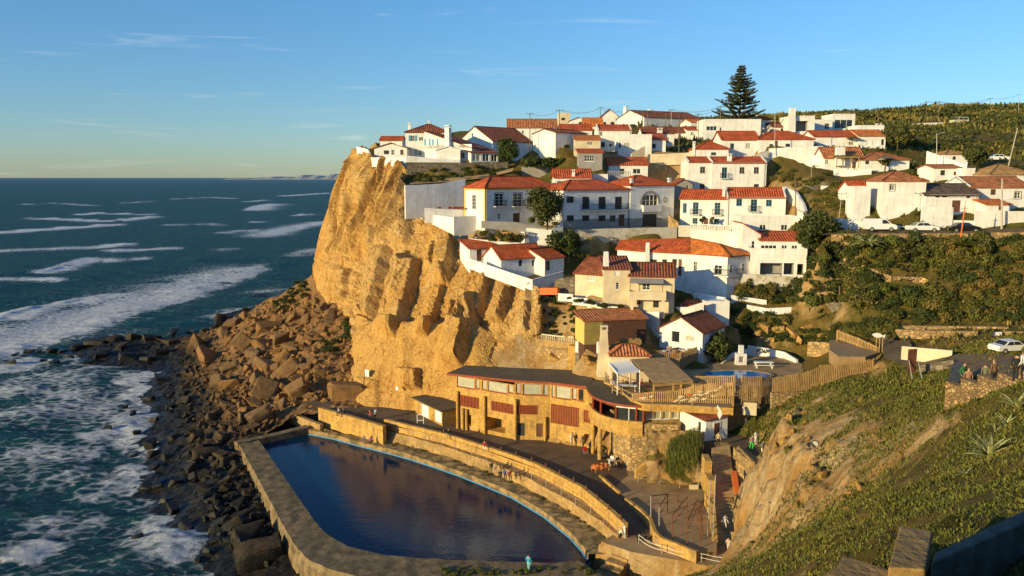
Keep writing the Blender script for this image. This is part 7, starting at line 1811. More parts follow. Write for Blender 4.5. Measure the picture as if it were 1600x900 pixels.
scrub('scrub', 'dry bushes on the slope between terrace house and annex', [(1236, 285), (1330, 290), (1340, 330), (1270, 325)], 60, (4, 9), LEAF_M, 69, .7)
scrub('scrub', 'dark plants added to make the rock recess by the timber hut look shaded', [(842, 455), (900, 462), (905, 525), (842, 528)], 40, (5, 9), LEAF_D, 66, .7)  # extra dark planting that stands in for shade on the sunlit recess
scatter([(1420, 262), (1470, 268), (1460, 290), (1425, 280)], 7, (5, 9), 'dg', 'garden shrub beside the stair house', 'shrubs beside the stair house')
scatter([(1360, 262), (1440, 262), (1440, 280), (1380, 282)], 8, (4, 8), 'dg', 'garden plant in the parasol terrace garden', 'plants by the parasol')
scrub('scrub', 'dense low scrub between the loggia house and the bushy bank', [(1212, 466), (1258, 400), (1300, 380), (1345, 408), (1385, 440), (1340, 468), (1290, 472)], 110, (5, 11), LEAF_D, 67, .7)
scrub('scrub', 'dry tufts on the verge above the parked van', [(1345, 316), (1440, 322), (1440, 350), (1380, 345)], 22, (3, 6), LEAF_Y, 65, .7)
scatter([(1290, 505), (1400, 500), (1400, 530), (1330, 525)], 12, (7, 13), 'ddmg', 'dark shrub behind the wooden deck', 'shrubs behind the deck')
scatter([(1290, 515), (1310, 520), (1305, 540), (1280, 535)], 3, (8, 11), 'dm', 'round shrub above the deck steps', 'shrubs above the deck steps')
scatter([(1540, 545), (1600, 535), (1600, 560), (1560, 570)], 6, (8, 14), 'my', 'grassy shrub at the bend of the viewpoint road', 'shrubs at the road bend')
# rubble-slope greenery
for k in range(26):
  x, y = rnd.choice([(455, 455), (470, 450), (440, 470), (468, 470), (480, 440), (450, 480), (555, 525), (540, 530), (550, 500), (520, 545), (505, 520)]); x += rnd.uniform(-10, 10); y += rnd.uniform(-9, 9)
  p = hit(x, y, lambda a, b: shorez(a, b))
  if p and p.y < 230: bush(p + Vector((0, 0, .3)), rnd.uniform(.7, 1.5), rnd.choice('ddm'), 'dark green plant rooted in the rubble under the cliff', group='plants in the rubble', sq=.6)

# agaves
def agave(label, base, r_, n, seed, up=.8, m=LEAF_A):
  q = random.Random(seed); mb = MB()
  for k in range(n):
    a = 6.283 * k / n * 2.4 + q.uniform(-.2, .2); e = up * q.uniform(.45, 1.35); L = r_ * q.uniform(.75, 1.1); w = r_ * .085; d = Vector((math.cos(a), math.sin(a), 0)); s = Vector((-math.sin(a), math.cos(a), 0)); prev = None
    for i in range(6):
      t = i / 5; c = d * (L * t * math.cos(e * (1 - .35 * t))) + Vector((0, 0, L * (t * math.sin(e) - .42 * t * t * (1.2 - e * .5))))
      ww = w * (.75 + .8 * t) * (1 - t) ** .7 + .004; cur = (c - s * ww, c + Vector((0, 0, -ww * .45)), c + s * ww)
      if prev: mb.quad(prev[0], prev[1], cur[1], cur[0]); mb.quad(prev[1], prev[2], cur[2], cur[1])
      prev = cur
  o = mb.build('agave', m); o.location = base; tag(o, label, 'agave'); return o
agave('large pale agave standing alone on the dark grassy slope', hit(1546, 716), 1.35, 22, 1, 1.05)
agave('agave with broad leaves below the stepped stone wall', hit(1590, 640) , 1.3, 18, 2, .95)
agave('small agave at the frame edge of the grassy slope', hit(1555, 676), .6, 12, 3, 1.0)
agave('wide spiky silver agave on the bank under the parked van', hit(1352, 392) + Vector((0, -.6, .9)), 3.2, 44, 4, .7)
agave('dark agave clump at the foot of the leaning rusty pole', hit(1500, 392) + Vector((0, -.6, .8)), 2.6, 36, 5, .8, LEAF_G)
agave('spiky dark agave next to the car near the frame edge', P(1588, 262, 150), 2.0, 26, 6, .8, LEAF_D)
# hanging greenery in the cutting beside the stairs
V = []; F_ = []
CLUMP = [rnd.uniform(1044, 1088) for _ in range(20)]
for k in range(1100):
  x0 = rnd.choice(CLUMP) + rnd.gauss(0, 3); p = P(x0, rnd.uniform(664, 704) + (1088 - x0) * .5, 87 + rnd.uniform(-.6, .3)); L = rnd.uniform(.4, 1.6) * (1 + 1.2 * math.sin(x0 * 1.7) ** 2); sw = rnd.uniform(-.5, .5); w = .022
  prev = p
  for i in range(4):
    q = prev + Vector((sw * .25 + rnd.uniform(-.05, .05), -.10, -L / 4)); i0 = len(V); V += [prev - Vector((w, 0, 0)), prev + Vector((w, 0, 0)), q + Vector((w, 0, 0)), q - Vector((w, 0, 0))]; F_.append((i0, i0 + 1, i0 + 2, i0 + 3)); prev = q
o = npmesh('hanging_plant', np.array([tuple(v) for v in V]), np.array(F_), LEAF_M, None, False); tag(o, 'long green plant trailing down the rock beside the stairs', 'plant')
rows = [[P(x, y, Yb) + Vector((0, 0, 0)) for x in (1010, 1030, 1050, 1070, 1090, 1100)] for y, Yb in ((672, 88.5), (690, 87.9), (710, 87.2), (730, 86.5), (752, 86.0))]
rows = [[jit(v, 40 + i * 3, .5) + Vector((0, float(gnoise(np.array([[v.x, v.z, i * 1.7]]))[0]) * .8, 0)) for i, v in enumerate(row)] for row in rows]
V = np.array([[tuple(v) for v in row] for row in rows]); V2 = np.array([catmull(V[r], 26) for r in range(5)]); V2 = np.array([catmull(V2[:, c], 22) for c in range(26)])
q_ = V2.reshape(-1, 3); q_[:, 1] -= .55 * fbm(q_ * .8, 4); i = (np.arange(25)[:, None] * 22 + np.arange(21)[None]).ravel()
struct(npmesh('cutting_rock', q_, np.stack([i, i + 1, i + 23, i + 22], 1), LAND))
wallrun('ramp_wall', 'slanting sandy wall climbing beside the rubble terrace wall', [PZ(994, 735, 6.3), P(1045, 700, 90.3), P(1072, 678, 90)], [1.2, 2.5, 2.0], .6, ASHLAR)

# ------------------------------------------------------------------ ground cover
def cover(name, label, n, xr, yr, wfun, size, m, seed, up=1.0, cond=None):
  r = np.random.RandomState(seed); X = r.uniform(*xr, n * 3); Y = r.uniform(*yr, n * 3); d = np.hypot(X, Y)
  k = keep(np.stack([X, Y, X], 1)) & (r.rand(n * 3) < wfun(d)) & (np.abs(X) < .72 * Y + 6)
  X, Y = X[k][:n], Y[k][:n]; Z = surf(X, Y); q = np.stack([X, Y, 0 * X], 1)
  e = .8; sl = np.hypot(surf(X + e, Y) - surf(X - e, Y), surf(X, Y + e) - surf(X, Y - e)) / (2 * e)
  b = bare_attr(np.stack([X, Y, Z], 1))['bare']; nz = fbm(q * .22, 4)
  k = (sl < 1.6 + .9 * nz) & (b < .5 + .4 * nz) & (nz > -.6)
  if cond is not None: k &= cond(X, Y, Z)
  X, Y, Z, nz = X[k], Y[k], Z[k], nz[k]; n = len(X); d = np.hypot(X, Y)
  s = size(d) * (.5 + r.rand(n)) * (1 + .5 * nz); a = r.rand(n) * 6.283
  t = np.stack([np.cos(a), np.sin(a), .2 * r.normal(size=n)], 1); u = np.stack([.55 * r.normal(size=n), .55 * r.normal(size=n), np.full(n, up)], 1)
  u /= np.linalg.norm(u, axis=1)[:, None]; p = np.stack([X, Y, Z], 1); w = (s * .34)[:, None]; h = (s * 1.35)[:, None]
  v = np.stack([p - t * w, p + t * w, p + t * w * .5 + u * h, p - t * w * .3 + u * h * .9], 1).reshape(-1, 3)
  v[:, 2] -= np.repeat(s * .12, 4)
  o = npmesh(name, v, np.arange(n * 4).reshape(n, 4), m, None, False); stuff(o, label, 'ground cover'); return o
cover('grass', 'green grass and low plants covering the near slope', 300000, (2, 70), (7, 92), lambda d: np.clip(22 / d, .05, 1) , lambda d: .03 + .0017 * d, LEAF_G, 21)
cover('grass', 'dark leafy undergrowth low on the near slope', 130000, (2, 60), (7, 75), lambda d: np.clip(16 / d, .05, 1), lambda d: .035 + .0018 * d, LEAF_D, 22, .7, lambda X, Y, Z: fbm(np.stack([X * .12, Y * .12, X * 0], 1), 3) + (26 - Y) * .03 > .12)
cover('dry_grass', 'dry yellow grass among the green on the near slope', 80000, (4, 75), (8, 95), lambda d: np.clip(18 / d, .05, 1), lambda d: .035 + .0018 * d, LEAF_Y, 23, 1.1, lambda X, Y, Z: fbm(np.stack([X * .2 + 9, Y * .2, X * 0], 1), 3) > .08)
cover('undergrowth', 'mixed undergrowth over the banks and the hill behind the village', 60000, (20, 260), (95, 420), lambda d: np.ones_like(d), lambda d: .12 + .0026 * d, LEAF_D, 24, .9, lambda X, Y, Z: (X > .10 * Y) & (fbm(np.stack([X * .03, Y * .03, X * 0], 1), 4) > .02))
cover('undergrowth', 'dry scrub grass over the upper hillside', 40000, (40, 280), (95, 420), lambda d: np.ones_like(d), lambda d: .12 + .0026 * d, LEAF_Y, 25, 1, lambda X, Y, Z: (X > .2 * Y) & (fbm(np.stack([X * .04 + 5, Y * .04, X * 0], 1), 4) > .12))

# ------------------------------------------------------------------ boulders
ROCKS = []
for k in range(9):
  q = np.random.RandomState(100 + k); bm = bmesh.new()
  sx, sy, sz = 1, q.uniform(.6, .95), q.uniform(.5, .85)
  for _ in range(13 + k % 4 * 3):
    v = q.uniform(-1, 1, 3); v = np.sign(v) * np.abs(v) ** (.28 + .03 * k); bm.verts.new((v[0] * sx, v[1] * sy, v[2] * sz))
  bmesh.ops.convex_hull(bm, input=bm.verts[:])
  bmesh.ops.delete(bm, geom=[v for v in bm.verts if not v.link_faces], context='VERTS')
  bmesh.ops.bevel(bm, geom=bm.edges[:], offset=.07, segments=1, affect='EDGES')
  me = bpy.data.meshes.new('boulder'); bm.to_mesh(me); bm.free(); me.materials.append(BOULDER); ROCKS.append(me)
sh1 = lambda x, y: float(shore_h(np.array([[x]]), np.array([[y]]))[0, 0])
def boulder(x, y, rpx, label, group, asp=1.0, tilt=.5, sink=.3):
  p = hit(x, y, lambda a, b: np.maximum(shorez(a, b), -.2))
  if p is None or p.y > 260: return
  r_ = rpx * p.y / FPX; o = link('boulder', ROCKS[rnd.randrange(len(ROCKS))]); o.location = (p.x, p.y, p.z + r_ * (.55 - sink) + .25)
  o.rotation_euler = (rnd.uniform(-tilt, tilt), rnd.uniform(-tilt, tilt), rnd.uniform(0, 6.28)); o.scale = (r_ * rnd.uniform(.85, 1.2), r_ * rnd.uniform(.8, 1.1), r_ * asp * rnd.uniform(.8, 1.1))
  tag(o, label, 'boulder', group)
BIG = [(305, 548, 17), (325, 570, 18), (345, 605, 19), (360, 580, 14), (385, 545, 16), (420, 520, 18), (410, 545, 14), (440, 540, 15), (395, 570, 15), (372, 500, 9), (345, 510, 12), (362, 515, 13), (322, 522, 11), (385, 500, 11), (415, 575, 14), (440, 565, 10), (405, 600, 15), (418, 620, 16), (360, 610, 17), (375, 605, 12), (395, 560, 11), (470, 605, 13), (448, 590, 16), (430, 610, 13), (465, 620, 17), (540, 628, 24), (500, 590, 9), (478, 580, 11), (455, 555, 9), (480, 540, 10), (520, 505, 12), (535, 510, 9),
   (385, 650, 14), (385, 660, 13), (410, 662, 13), (425, 666, 8), (360, 655, 10), (355, 640, 10), (330, 660, 11), (378, 795, 17), (365, 830, 17), (345, 825, 14), (330, 790, 11), (320, 770, 12), (395, 850, 22), (310, 690, 12), (345, 720, 13), (300, 740, 11), (355, 760, 12), (375, 740, 11), (345, 690, 10), (320, 720, 12), (385, 720, 9), (385, 780, 9), (330, 630, 12), (400, 640, 10), (440, 640, 11)]
for x, y, r_ in BIG: boulder(x, y, r_ * rnd.choice((1, 1.15, 1.5)), 'large angular sandstone block in the rockfall below the cliff', 'large blocks of the rockfall', rnd.choice((.8, 1, 1.3)), .7)
cnt = 0
RP = [(285, 560), (345, 500), (430, 465), (470, 455), (540, 500), (552, 560), (548, 620), (440, 650), (400, 690), (440, 810), (470, 880), (400, 890), (340, 850), (300, 780), (290, 680)]
while cnt < 215:
  x, y = rnd.uniform(285, 552), rnd.uniform(455, 890)
  if not inpoly(np.array([x]), np.array([y]), RP)[0]: continue
  if x > 425 and 690 < y: continue
  boulder(x, y, rnd.choice((4, 5, 6, 7.5, 9.5, 12)), 'smaller broken stone lying among the rockfall blocks', 'stones of the rockfall', 1, .9); cnt += 1
DARK = [(232, 628, 12), (240, 660, 9), (236, 700, 15), (240, 715, 12), (210, 680, 8), (205, 652, 8), (228, 765, 13), (215, 845, 10), (250, 760, 14), (262, 720, 12), (270, 690, 13), (265, 640, 13), (255, 600, 11), (270, 800, 12), (290, 830, 14), (300, 850, 11), (330, 870, 13), (275, 760, 12), (255, 790, 10), (340, 850, 12), (285, 620, 10), (170, 672, 7), (195, 640, 6), (240, 735, 10), (275, 850, 10), (310, 880, 11)]
for x, y, r_ in DARK: boulder(x, y, r_, 'wet black boulder at the edge of the surf', 'wet boulders in the surf', .8, .4)
for x, y, r_ in ((25, 557, 7), (45, 553, 10), (62, 552, 9), (82, 552, 10), (98, 553, 9), (18, 570, 8), (68, 566, 8), (85, 570, 8), (110, 560, 6), (125, 545, 14), (150, 540, 16), (180, 535, 17), (210, 532, 16), (240, 535, 16), (160, 560, 15), (200, 563, 15), (230, 565, 13), (265, 540, 13), (140, 570, 10), (250, 555, 14), (190, 548, 16), (270, 525, 12), (298, 522, 10)):
  boulder(x, y, r_, 'low dark weed-covered rock of the tidal reef', 'rocks of the tidal reef', .55, .25)
boulder(405, 880, 40, 'huge rounded grey rock lying against the pool sea wall', None, 1.3, .3)

# ------------------------------------------------------------------ poles and wires
PT = {}
def pole(key, label, x, yt, yb, Y, m=POLEW, r_=.11, kind='pole', lean=0, x2=None):
  b = P(x, yb, Y); t = P(x2 if x2 else x, yt, Y); r = thing('utility_pole' if kind == 'pole' else 'street_lamp', label, 'pole' if kind == 'pole' else 'lamp', b); mb = MB()
  d = t - b; mb.bar((0, 0, -1.2), d, r_, 0, 7, r_ * .7); mb.build('post', m, r)
  if kind == 'pole':
    mb = MB()
    for s in (-1, 1): mb.bar((d.x + s * .05, 0, d.z - .3), (d.x + s * .75, .0, d.z - .22), .035); mb.bar((d.x + s * .7, 0, d.z - .25), (d.x + s * .7, 0, d.z - .02), .05)
    mb.build('cross_arm', IRON, r)
  elif kind == 'lamp':
    mb = MB(); mb.bar((d.x, 0, d.z), (d.x + .9, -.2, d.z + .25), .035); mb.build('lamp_arm', STEEL, r)
    mb = MB(); mb.bar((d.x + .8, -.2, d.z + .22), (d.x + 1.35, -.25, d.z + .28), .09, 0, 6, .06); mb.build('lamp_head', STEEL, r)
  PT[key] = t; return r
pole('a', 'wooden utility pole behind the round clipped tree', 828, 176, 242, 175)
pole('b', 'wooden utility pole beside the red door stripe', 874, 171, 230, 177)
pole('c', 'wooden pole in front of the small skyline gable', 938, 167, 197, 232)
pole('d', 'tall pole before the broad skyline gable', 1004, 172, 211, 188)
pole('e', 'thin pole close to the broad skyline gable', 1012, 174, 200, 215)
pole('f', 'dark pole in front of the long brown roof', 1061, 180, 232, 178)
pole('g', 'pole behind the brown roofs with many wires', 1040, 174, 200, 225)
pole('h', 'pale pole by the orange skyline gable', 1049, 170, 200, 226, POLEC)
pole('i', 'pole standing just beside the tall conifer', 1126, 165, 190, 204)
pole('j', 'pole between the white flat house and the brown roofs', 1091, 177, 215, 196)
pole('k', 'wooden pole by the low white hilltop wall', 1372, 168, 197, 258)
pole('l', 'first of two close poles on the scrub hill', 1448, 158, 184, 285)
pole('m', 'second, nearer of two close poles on the scrub hill', 1467, 158, 194, 256)
pole('n', 'lone pole on the hill crest', 1548, 153, 172, 350)
pole('o', 'pole on the hill crest at the frame edge', 1592, 147, 172, 340, POLEC)
pole('p', 'dark pole at the end gable of the lower terrace house', 1243, 279, 340, 138)
pole('q', 'thick concrete pole in front of the pale road wall', 1566, 279, 361, 118.0, POLEC, .16)
pole('r', 'short wooden pole above the picket fence', 1312, 447, 502, 113, POLEW, .14)
pole('s', 'leaning pale pole above the spiky agave by the white car', 1572, 200, 268, 150, POLEC, .12, 'pole', 0, 1590)
pole('t', 'thin leaning pole on the slope above the road wall', 1309, 300, 348, 126, POLEC, .06, 'pole', 0, 1316)
pole('u', 'dark wooden pole beside the shaded slope of the annex', 1438, 300, 334, 122.5, POLEC, .07)
pole('v', 'street lamp standing before the long red roofs', 1211, 178, 234, 166.5, STEEL, .07, 'lamp')
pole('w', 'street lamp between the sloping white wall and scrub', 1464, 209, 258, 153, STEEL, .08, 'lamp')
pole('x', 'thin lamp post above the hedge shrubs', 1268, 262, 284, 154, STEEL, .05, 'lamp')
r = thing('rusty_pole', 'leaning rusty red pole above the dark agave clump', 'pole', P(1497, 398, 113.2)); mb = MB(); mb.bar((0, 0, -.5), P(1508, 322, 113.2) - P(1497, 398, 113.2), .12, 0, 7, .08); mb.build('post', ORANGEP, r)
mb = MB(); q = P(1508, 322, 113.2) - P(1497, 398, 113.2); mb.bar(q + Vector((-.5, 0, -.3)), q + Vector((.5, 0, -.3)), .03); mb.bar(q, q + Vector((0, 0, .8)), .02); mb.build('aerial', IRON, r)
def wire(a, b, sag=1.0, off=0, label='thin overhead cable strung between utility poles'):
  p, q = PT[a], PT[b]; mb = MB(); pts = []
  for k in range(13): t = k / 12; v = p.lerp(q, t); v.z -= sag * 4 * t * (1 - t) + .15; v.x += off; pts.append(v - p)
  mb.tube(pts, .028, 0, 3); o = mb.build('overhead_cable', IRON); o.location = p; tag(o, label, 'cable', 'overhead cables')
for a, b, s in (('a', 'b', .8), ('b', 'c', 1.2), ('c', 'e', 1), ('d', 'h', 1), ('e', 'g', .9), ('g', 'h', .5), ('h', 'i', 1.2), ('f', 'j', .8), ('j', 'i', .7), ('d', 'f', .9), ('i', 'k', 3), ('k', 'l', 1.4), ('k', 'm', 1.3), ('l', 'n', 1.5), ('m', 'n', 1.8), ('n', 'o', 1), ('w', 's', 1.5), ('q', 'u', .8)):
  wire(a, b, s);
  if s >= .9: wire(a, b, s * .8, .7)

# ------------------------------------------------------------------ vehicles
PAINTW = mat('white_car_paint', (.78, .77, .74), .25, .02, 1, spec=.6); PAINTB = mat('black_car_paint', (.015, .015, .018), .2, .1, 1, spec=.6); PAINTY = mat('pale_jeep_paint', (.55, .50, .30), .4, .05, 1)
TYRE = mat('tyre_rubber', (.02, .02, .02), .9, .1, 3)
def car(label, p, rz, m, kind='saloon', s=1.0):
  r = thing('parked_car' if kind != 'van' else 'parked_van', label, 'van' if kind == 'van' else 'car', p, rz); r.scale = (s, s, s)
  prof = {'saloon': [(-2.15, .35), (-2.2, .7), (-2.05, .92), (-1.45, .98), (-.85, 1.42), (.45, 1.45), (1.15, .98), (1.95, .85), (2.15, .6), (2.12, .35)],
      'van': [(-2.15, .35), (-2.2, .8), (-2.18, 1.7), (-2.0, 1.84), (.45, 1.84), (.75, 1.75), (1.35, 1.15), (2.0, .98), (2.18, .7), (2.15, .35)],
      'jeep': [(-2.0, .5), (-2.05, .95), (-2.0, 1.75), (-1.9, 1.85), (.5, 1.82), (.75, 1.2), (1.9, 1.12), (2.0, .9), (1.98, .5)]}[kind]
  hw = .84; mb = MB(); n = len(prof); hs_ = lambda z: hw if z < 1.0 else hw - (z - 1.0) * .28
  L = [(x, -hs_(z), z) for x, z in prof]; Rr = [(x, hs_(z), z) for x, z in prof]
  for a in range(n): b = (a + 1) % n; mb.quad(L[a], Rr[a], Rr[b], L[b])
  mb.poly(L); mb.poly(list(reversed(Rr))); body = mb.build('body', m, r)
  mb = MB()
  side = {'saloon': [[(-1.2, 1.0), (-.78, 1.36), (-.25, 1.38), (-.25, 1.0)], [(-.18, 1.0), (-.18, 1.38), (.42, 1.38), (.95, 1.0)]], 'van': [[(.1, 1.15), (.1, 1.68), (.62, 1.68), (1.15, 1.17)]], 'jeep': [[(-1.8, 1.2), (-1.8, 1.68), (-.7, 1.68), (-.7, 1.2)], [(-.6, 1.2), (-.6, 1.68), (.45, 1.68), (.6, 1.2)]]}[kind]
  for f in side:
    for sg in (-1, 1):
      pts = [(x, sg * (hs_(z) + .008), z) for x, z in f]; mb.poly(pts if sg < 0 else list(reversed(pts)))
  if kind == 'saloon': ws = [(1.12, 1.0), (.5, 1.42)]; bw = [(-1.4, 1.0), (-.9, 1.40)]
  elif kind == 'van': ws = [(1.3, 1.22), (.8, 1.72)]; bw = None
  else: ws = [(.74, 1.22), (.52, 1.76)]; bw = None
  for w_ in ([ws] + ([bw] if bw else [])):
    (x0, z0), (x1, z1) = w_; e = .03 if x0 > 0 else -.03; mb.quad((x0 + e, -hs_(z0) + .06, z0), (x0 + e, hs_(z0) - .06, z0), (x1 + e, hs_(z1) - .06, z1), (x1 + e, -hs_(z1) + .06, z1))
  mb.build('car_window', GLASS, r)
  for x in (-1.35, 1.35):
    for y in (-.80, .80):
      mb = MB(); sg = 1 if y > 0 else -1; mb.bar((x, y - .1 * sg, .33), (x, y + .07 * sg, .33), .33, 0, 14); w = mb.build('wheel', TYRE, r)
      mb = MB(); mb.bar((x, y + .065 * sg, .33), (x, y + .085 * sg, .33), .2, 0, 10); mb.build('hub', STEEL, w)
  for y in (-.6, .6): mb = MB(); mb.box((2.08, y - .17, .62), (2.19, y + .17, .76)); mb.build('headlight', CURTAIN, r)
  return r
def road_p(x, y): p = PZ(x, y, 31.6); p = hit(x, y); return p
zr = lambda x, y, Y: Vector((P(x, y, Y).x, Y, gz(P(x, y, Y).x, Y) + .16))
car('white delivery van parked against the white road wall', zr(1374, 358, 119.6), R(-4), PAINTW, 'van', 1.03)
car('white saloon car parked between the van and the dark car', zr(1441, 360, 118.9), R(-4), PAINTW)
car('black car parked beneath the tall white road wall', zr(1505, 360, 118), R(-4), PAINTB)
car('white car parked in front of the dark stone bank', P(1557, 252, 168), R(170), PAINTW)
car('white car half hidden in scrub on the upper hill', P(1494, 222, 198), R(15), PAINTW)
car('pale boxy off-road car parked behind the hilltop wall', P(1498, 195, 258), R(190), PAINTY, 'jeep', 1.3)
car('white car at the bend of the viewpoint road', hit(1580, 553) + Vector((0, .3, .1)), R(12), PAINTW, 'saloon', .8)

# ------------------------------------------------------------------ people
def skin_mesh(name, J, E, rad, root):
  names = list(J); me = bpy.data.meshes.new(name); me.from_pydata([J[k] for k in names], [(names.index(a), names.index(b)) for a, b in E], [])
  ob = bpy.data.objects.new(name, me); C.objects.link(ob)
  sk = ob.modifiers.new('s', 'SKIN'); sk.use_smooth_shade = True; ss = ob.modifiers.new('u', 'SUBSURF'); ss.levels = 1; ss.render_levels = 1
  for k, n_ in enumerate(names): d = me.skin_vertices[0].data[k]; r_ = rad[n_]; d.radius = (r_, r_) if not isinstance(r_, tuple) else r_; d.use_root = n_ == root
  dg = bpy.context.evaluated_depsgraph_get(); m2 = bpy.data.meshes.new_from_object(ob.evaluated_get(dg)); bpy.data.objects.remove(ob); m2.name = name
  return m2
def pose(kind):
  J = {}; E = []; rad = {}
  def j(n, p, r_, par=None): J[n] = p; rad[n] = r_; (E.append((par, n)) if par else None)
  sit = kind.startswith('sit'); cro = kind == 'crouch'
  hz_ = .95 if not cro else .42; lean = .06 if not cro else .22
  if sit: hz_ = .10; lean = .08
  j('pelvis', (0, 0, hz_), (.15, .11)); j('waist', (0, -lean * .3, hz_ + .18), (.14, .10), 'pelvis'); j('chest', (0, -lean * .8, hz_ + .40), (.17, .12), 'waist'); j('neck', (0, -lean * 1.2, hz_ + .55), .055, 'chest')
  hx = .03 if kind != 'look' else .0
  j('head', (0, -lean * 1.3 - .02, hz_ + .66), (.085, .095), 'neck'); j('top', (0, -lean * 1.3 - .01, hz_ + .77), .07, 'head')
  for s, q in ((-1, 'l'), (1, 'r')):
    j('sh' + q, (s * .19, -lean * .9, hz_ + .47), .065, 'chest')
    if kind == 'photo': el = (s * .26, -.20, hz_ + .30); wr = (s * .09, -.36, hz_ + .52)
    elif sit: el = (s * .25, -.10, hz_ + .22); wr = (s * .14, -.30, hz_ + .12)
    elif cro: el = (s * .24, -.36, hz_ + .25); wr = (s * .12, -.46, hz_ + .05)
    elif kind == 'walk': el = (s * .26, .06 * s - .02, hz_ + .20); wr = (s * .27, -.16 * s - .05, hz_ - .02)
    else: el = (s * .26, .03, hz_ + .20); wr = (s * .24, -.10, hz_ - .03)
    j('el' + q, el, .045, 'sh' + q); j('wr' + q, wr, .032, 'el' + q)
    d = (Vector(wr) - Vector(el)).normalized(); h = Vector(wr) + d * .07; j('pa' + q, tuple(h), (.038, .024), 'wr' + q)
    sd_ = Vector((1, 0, 0)) if abs(d.x) < .8 else Vector((0, 0, 1)); sd_ = (sd_ - d * sd_.dot(d)).normalized(); up_ = d.cross(sd_)
    for f in range(4): j('f%d' % f + q, tuple(h + d * (.075 + .012 * (1.5 - abs(f - 1.4))) + sd_ * (f - 1.5) * .021 + up_ * .018), .009, 'pa' + q)
    j('th' + q, tuple(Vector(wr) + d * .06 + sd_ * .055 * s), .011, 'wr' + q)
    j('hip' + q, (s * .095, 0, hz_ - .05), .095, 'pelvis')
    if sit: kn = (s * .12, -.42, hz_ + .02); an = (s * .11, -.46 if kind == 'sit' else -.30, hz_ - .40)
    elif cro: kn = (s * .16, -.36, .46); an = (s * .13, -.10, .08)
    elif kind == 'walk': kn = (s * .10, -.12 * s - .04, .49); an = (s * .09, -.16 * s + (.16 if s > 0 else 0), .09 if s < 0 else .10)
    else: kn = (s * .11, -.02, .49); an = (s * .11, .02, .08)
    j('kn' + q, kn, .062, 'hip' + q); j('an' + q, an, .042, 'kn' + q); a = Vector(an); j('toe' + q, tuple(a + Vector((0, -.16, -.045))), (.042, .03), 'an' + q)
  return J, E, rad
POSES = {}
SLOTN = ['skin', 'hair', 'top', 'leg', 'shoe']
def pose_mesh(k):
  if k in POSES: return POSES[k]
  J, E, rad = pose(k); me = skin_mesh('person_' + k, J, E, rad, 'pelvis')
  seg_ = [(Vector(J[a]), Vector(J[b]), b) for a, b in E]; idx = []
  for p in me.polygons:
    c = p.center; best = (9, '')
    for a, b, n_ in seg_:
      t = max(0, min(1, (c - a).dot(b - a) / ((b - a).length_squared + 1e-9))); dd = (c - a - (b - a) * t).length
      if dd < best[0]: best = (dd, n_)
    n_ = best[1]; hd = Vector(J['head'])
    if n_ in ('head', 'top', 'neck'):
      i = 1 if (c.z > hd.z + .035 or (c.y > hd.y + .03 and c.z > hd.z - .06)) else 0
    elif n_[:2] in ('pa', 'th', 'f0', 'f1', 'f2', 'f3'): i = 0
    elif n_[:2] in ('wr', 'el', 'sh') or n_ in ('waist', 'chest'): i = 2
    elif n_[:3] == 'toe': i = 4
    else: i = 3
    idx.append(i)
  me.materials.clear()
  for _ in range(5): me.materials.append(None)
  me.polygons.foreach_set('material_index', idx); me.polygons.foreach_set('use_smooth', [True] * len(idx)); POSES[k] = me; return me
CL = {}
def cloth(c):
  if c not in CL: CL[c] = mat('cloth_%d' % len(CL), c, .85, .12, 6)
  return CL[c]
SKIN = (.46, .27, .17); HAIRS = [(.03, .02, .015), (.10, .06, .03), (.25, .17, .08)]
K_, W_, R_, G_, B__, T_, Gy = (.02, .02, .022), (.75, .73, .70), (.45, .06, .05), (.03, .14, .05), (.05, .08, .18), (.42, .30, .17), (.22, .22, .22)
def person(x, y, z, kind, facing, top, leg, label, group=None, p=None, hair=None, s=1.0):
  p = p if p is not None else (PZ(x, y, z)); o = link('person', pose_mesh(kind)); o.location = p; o.rotation_euler = (0, 0, R(facing)); o.scale = (s, s, s)
  for k, c in enumerate((SKIN, hair or rnd.choice(HAIRS), top, leg, (.05, .04, .04))): o.material_slots[k].link = 'OBJECT'; o.material_slots[k].material = cloth(c)
  tag(o, label, 'person', group); return o
person(579, 658, 5.5, 'stand', -60, R_, K_, 'person in a maroon top standing beside one in white')
person(586, 657, 5.5, 'photo', 160, W_, K_, 'person in a white shirt with arms raised on the promenade')
person(530, 645, 6.0, 'sit', -30, Gy, K_, 'person in grey sitting on the tall retaining wall')
person(537, 646, 6.0, 'sit', -20, K_, K_, 'person in black sitting on the tall retaining wall')
person(569, 688, 3.7, 'sit2', -10, Gy, Gy, 'person in grey sitting on the pool ledge')
person(579, 690, 3.7, 'sit2', 10, (.45, .2, .22), K_, 'person in pink sitting on the pool ledge')
person(693, 690, 4.7, 'stand', 30, K_, W_, 'person in a dark jacket standing on the walkway below the parapet')
person(701, 679, 6.05, 'sit', 0, K_, Gy, 'person in dark clothes sitting up on the parapet wall')
person(757, 698, 6.05, 'sit', 10, R_, W_, 'person in a red top sitting on the parapet wall')
person(768, 731, 4.7, 'sit2', -10, K_, K_, 'person in black sitting on the walkway edge by the bollards')
person(774, 733, 4.7, 'sit2', 0, T_, (.25, .3, .36), 'person in tan sitting on the walkway edge')
person(782, 744, 4.7, 'sit2', -20, K_, K_, 'person in black sitting lower in the walkway group')
person(789, 742, 4.7, 'sit2', 10, W_, K_, 'person in white sitting in the middle of the walkway group')
person(796, 744, 4.7, 'sit2', 20, (.3, .08, .08), K_, 'person in dark red sitting at the end of the walkway group')
person(893, 695, 5.5, 'stand', 40, W_, W_, 'person in white by the restaurant foot')
person(899, 696, 5.5, 'walk', -30, K_, K_, 'person in black among those by the restaurant foot')
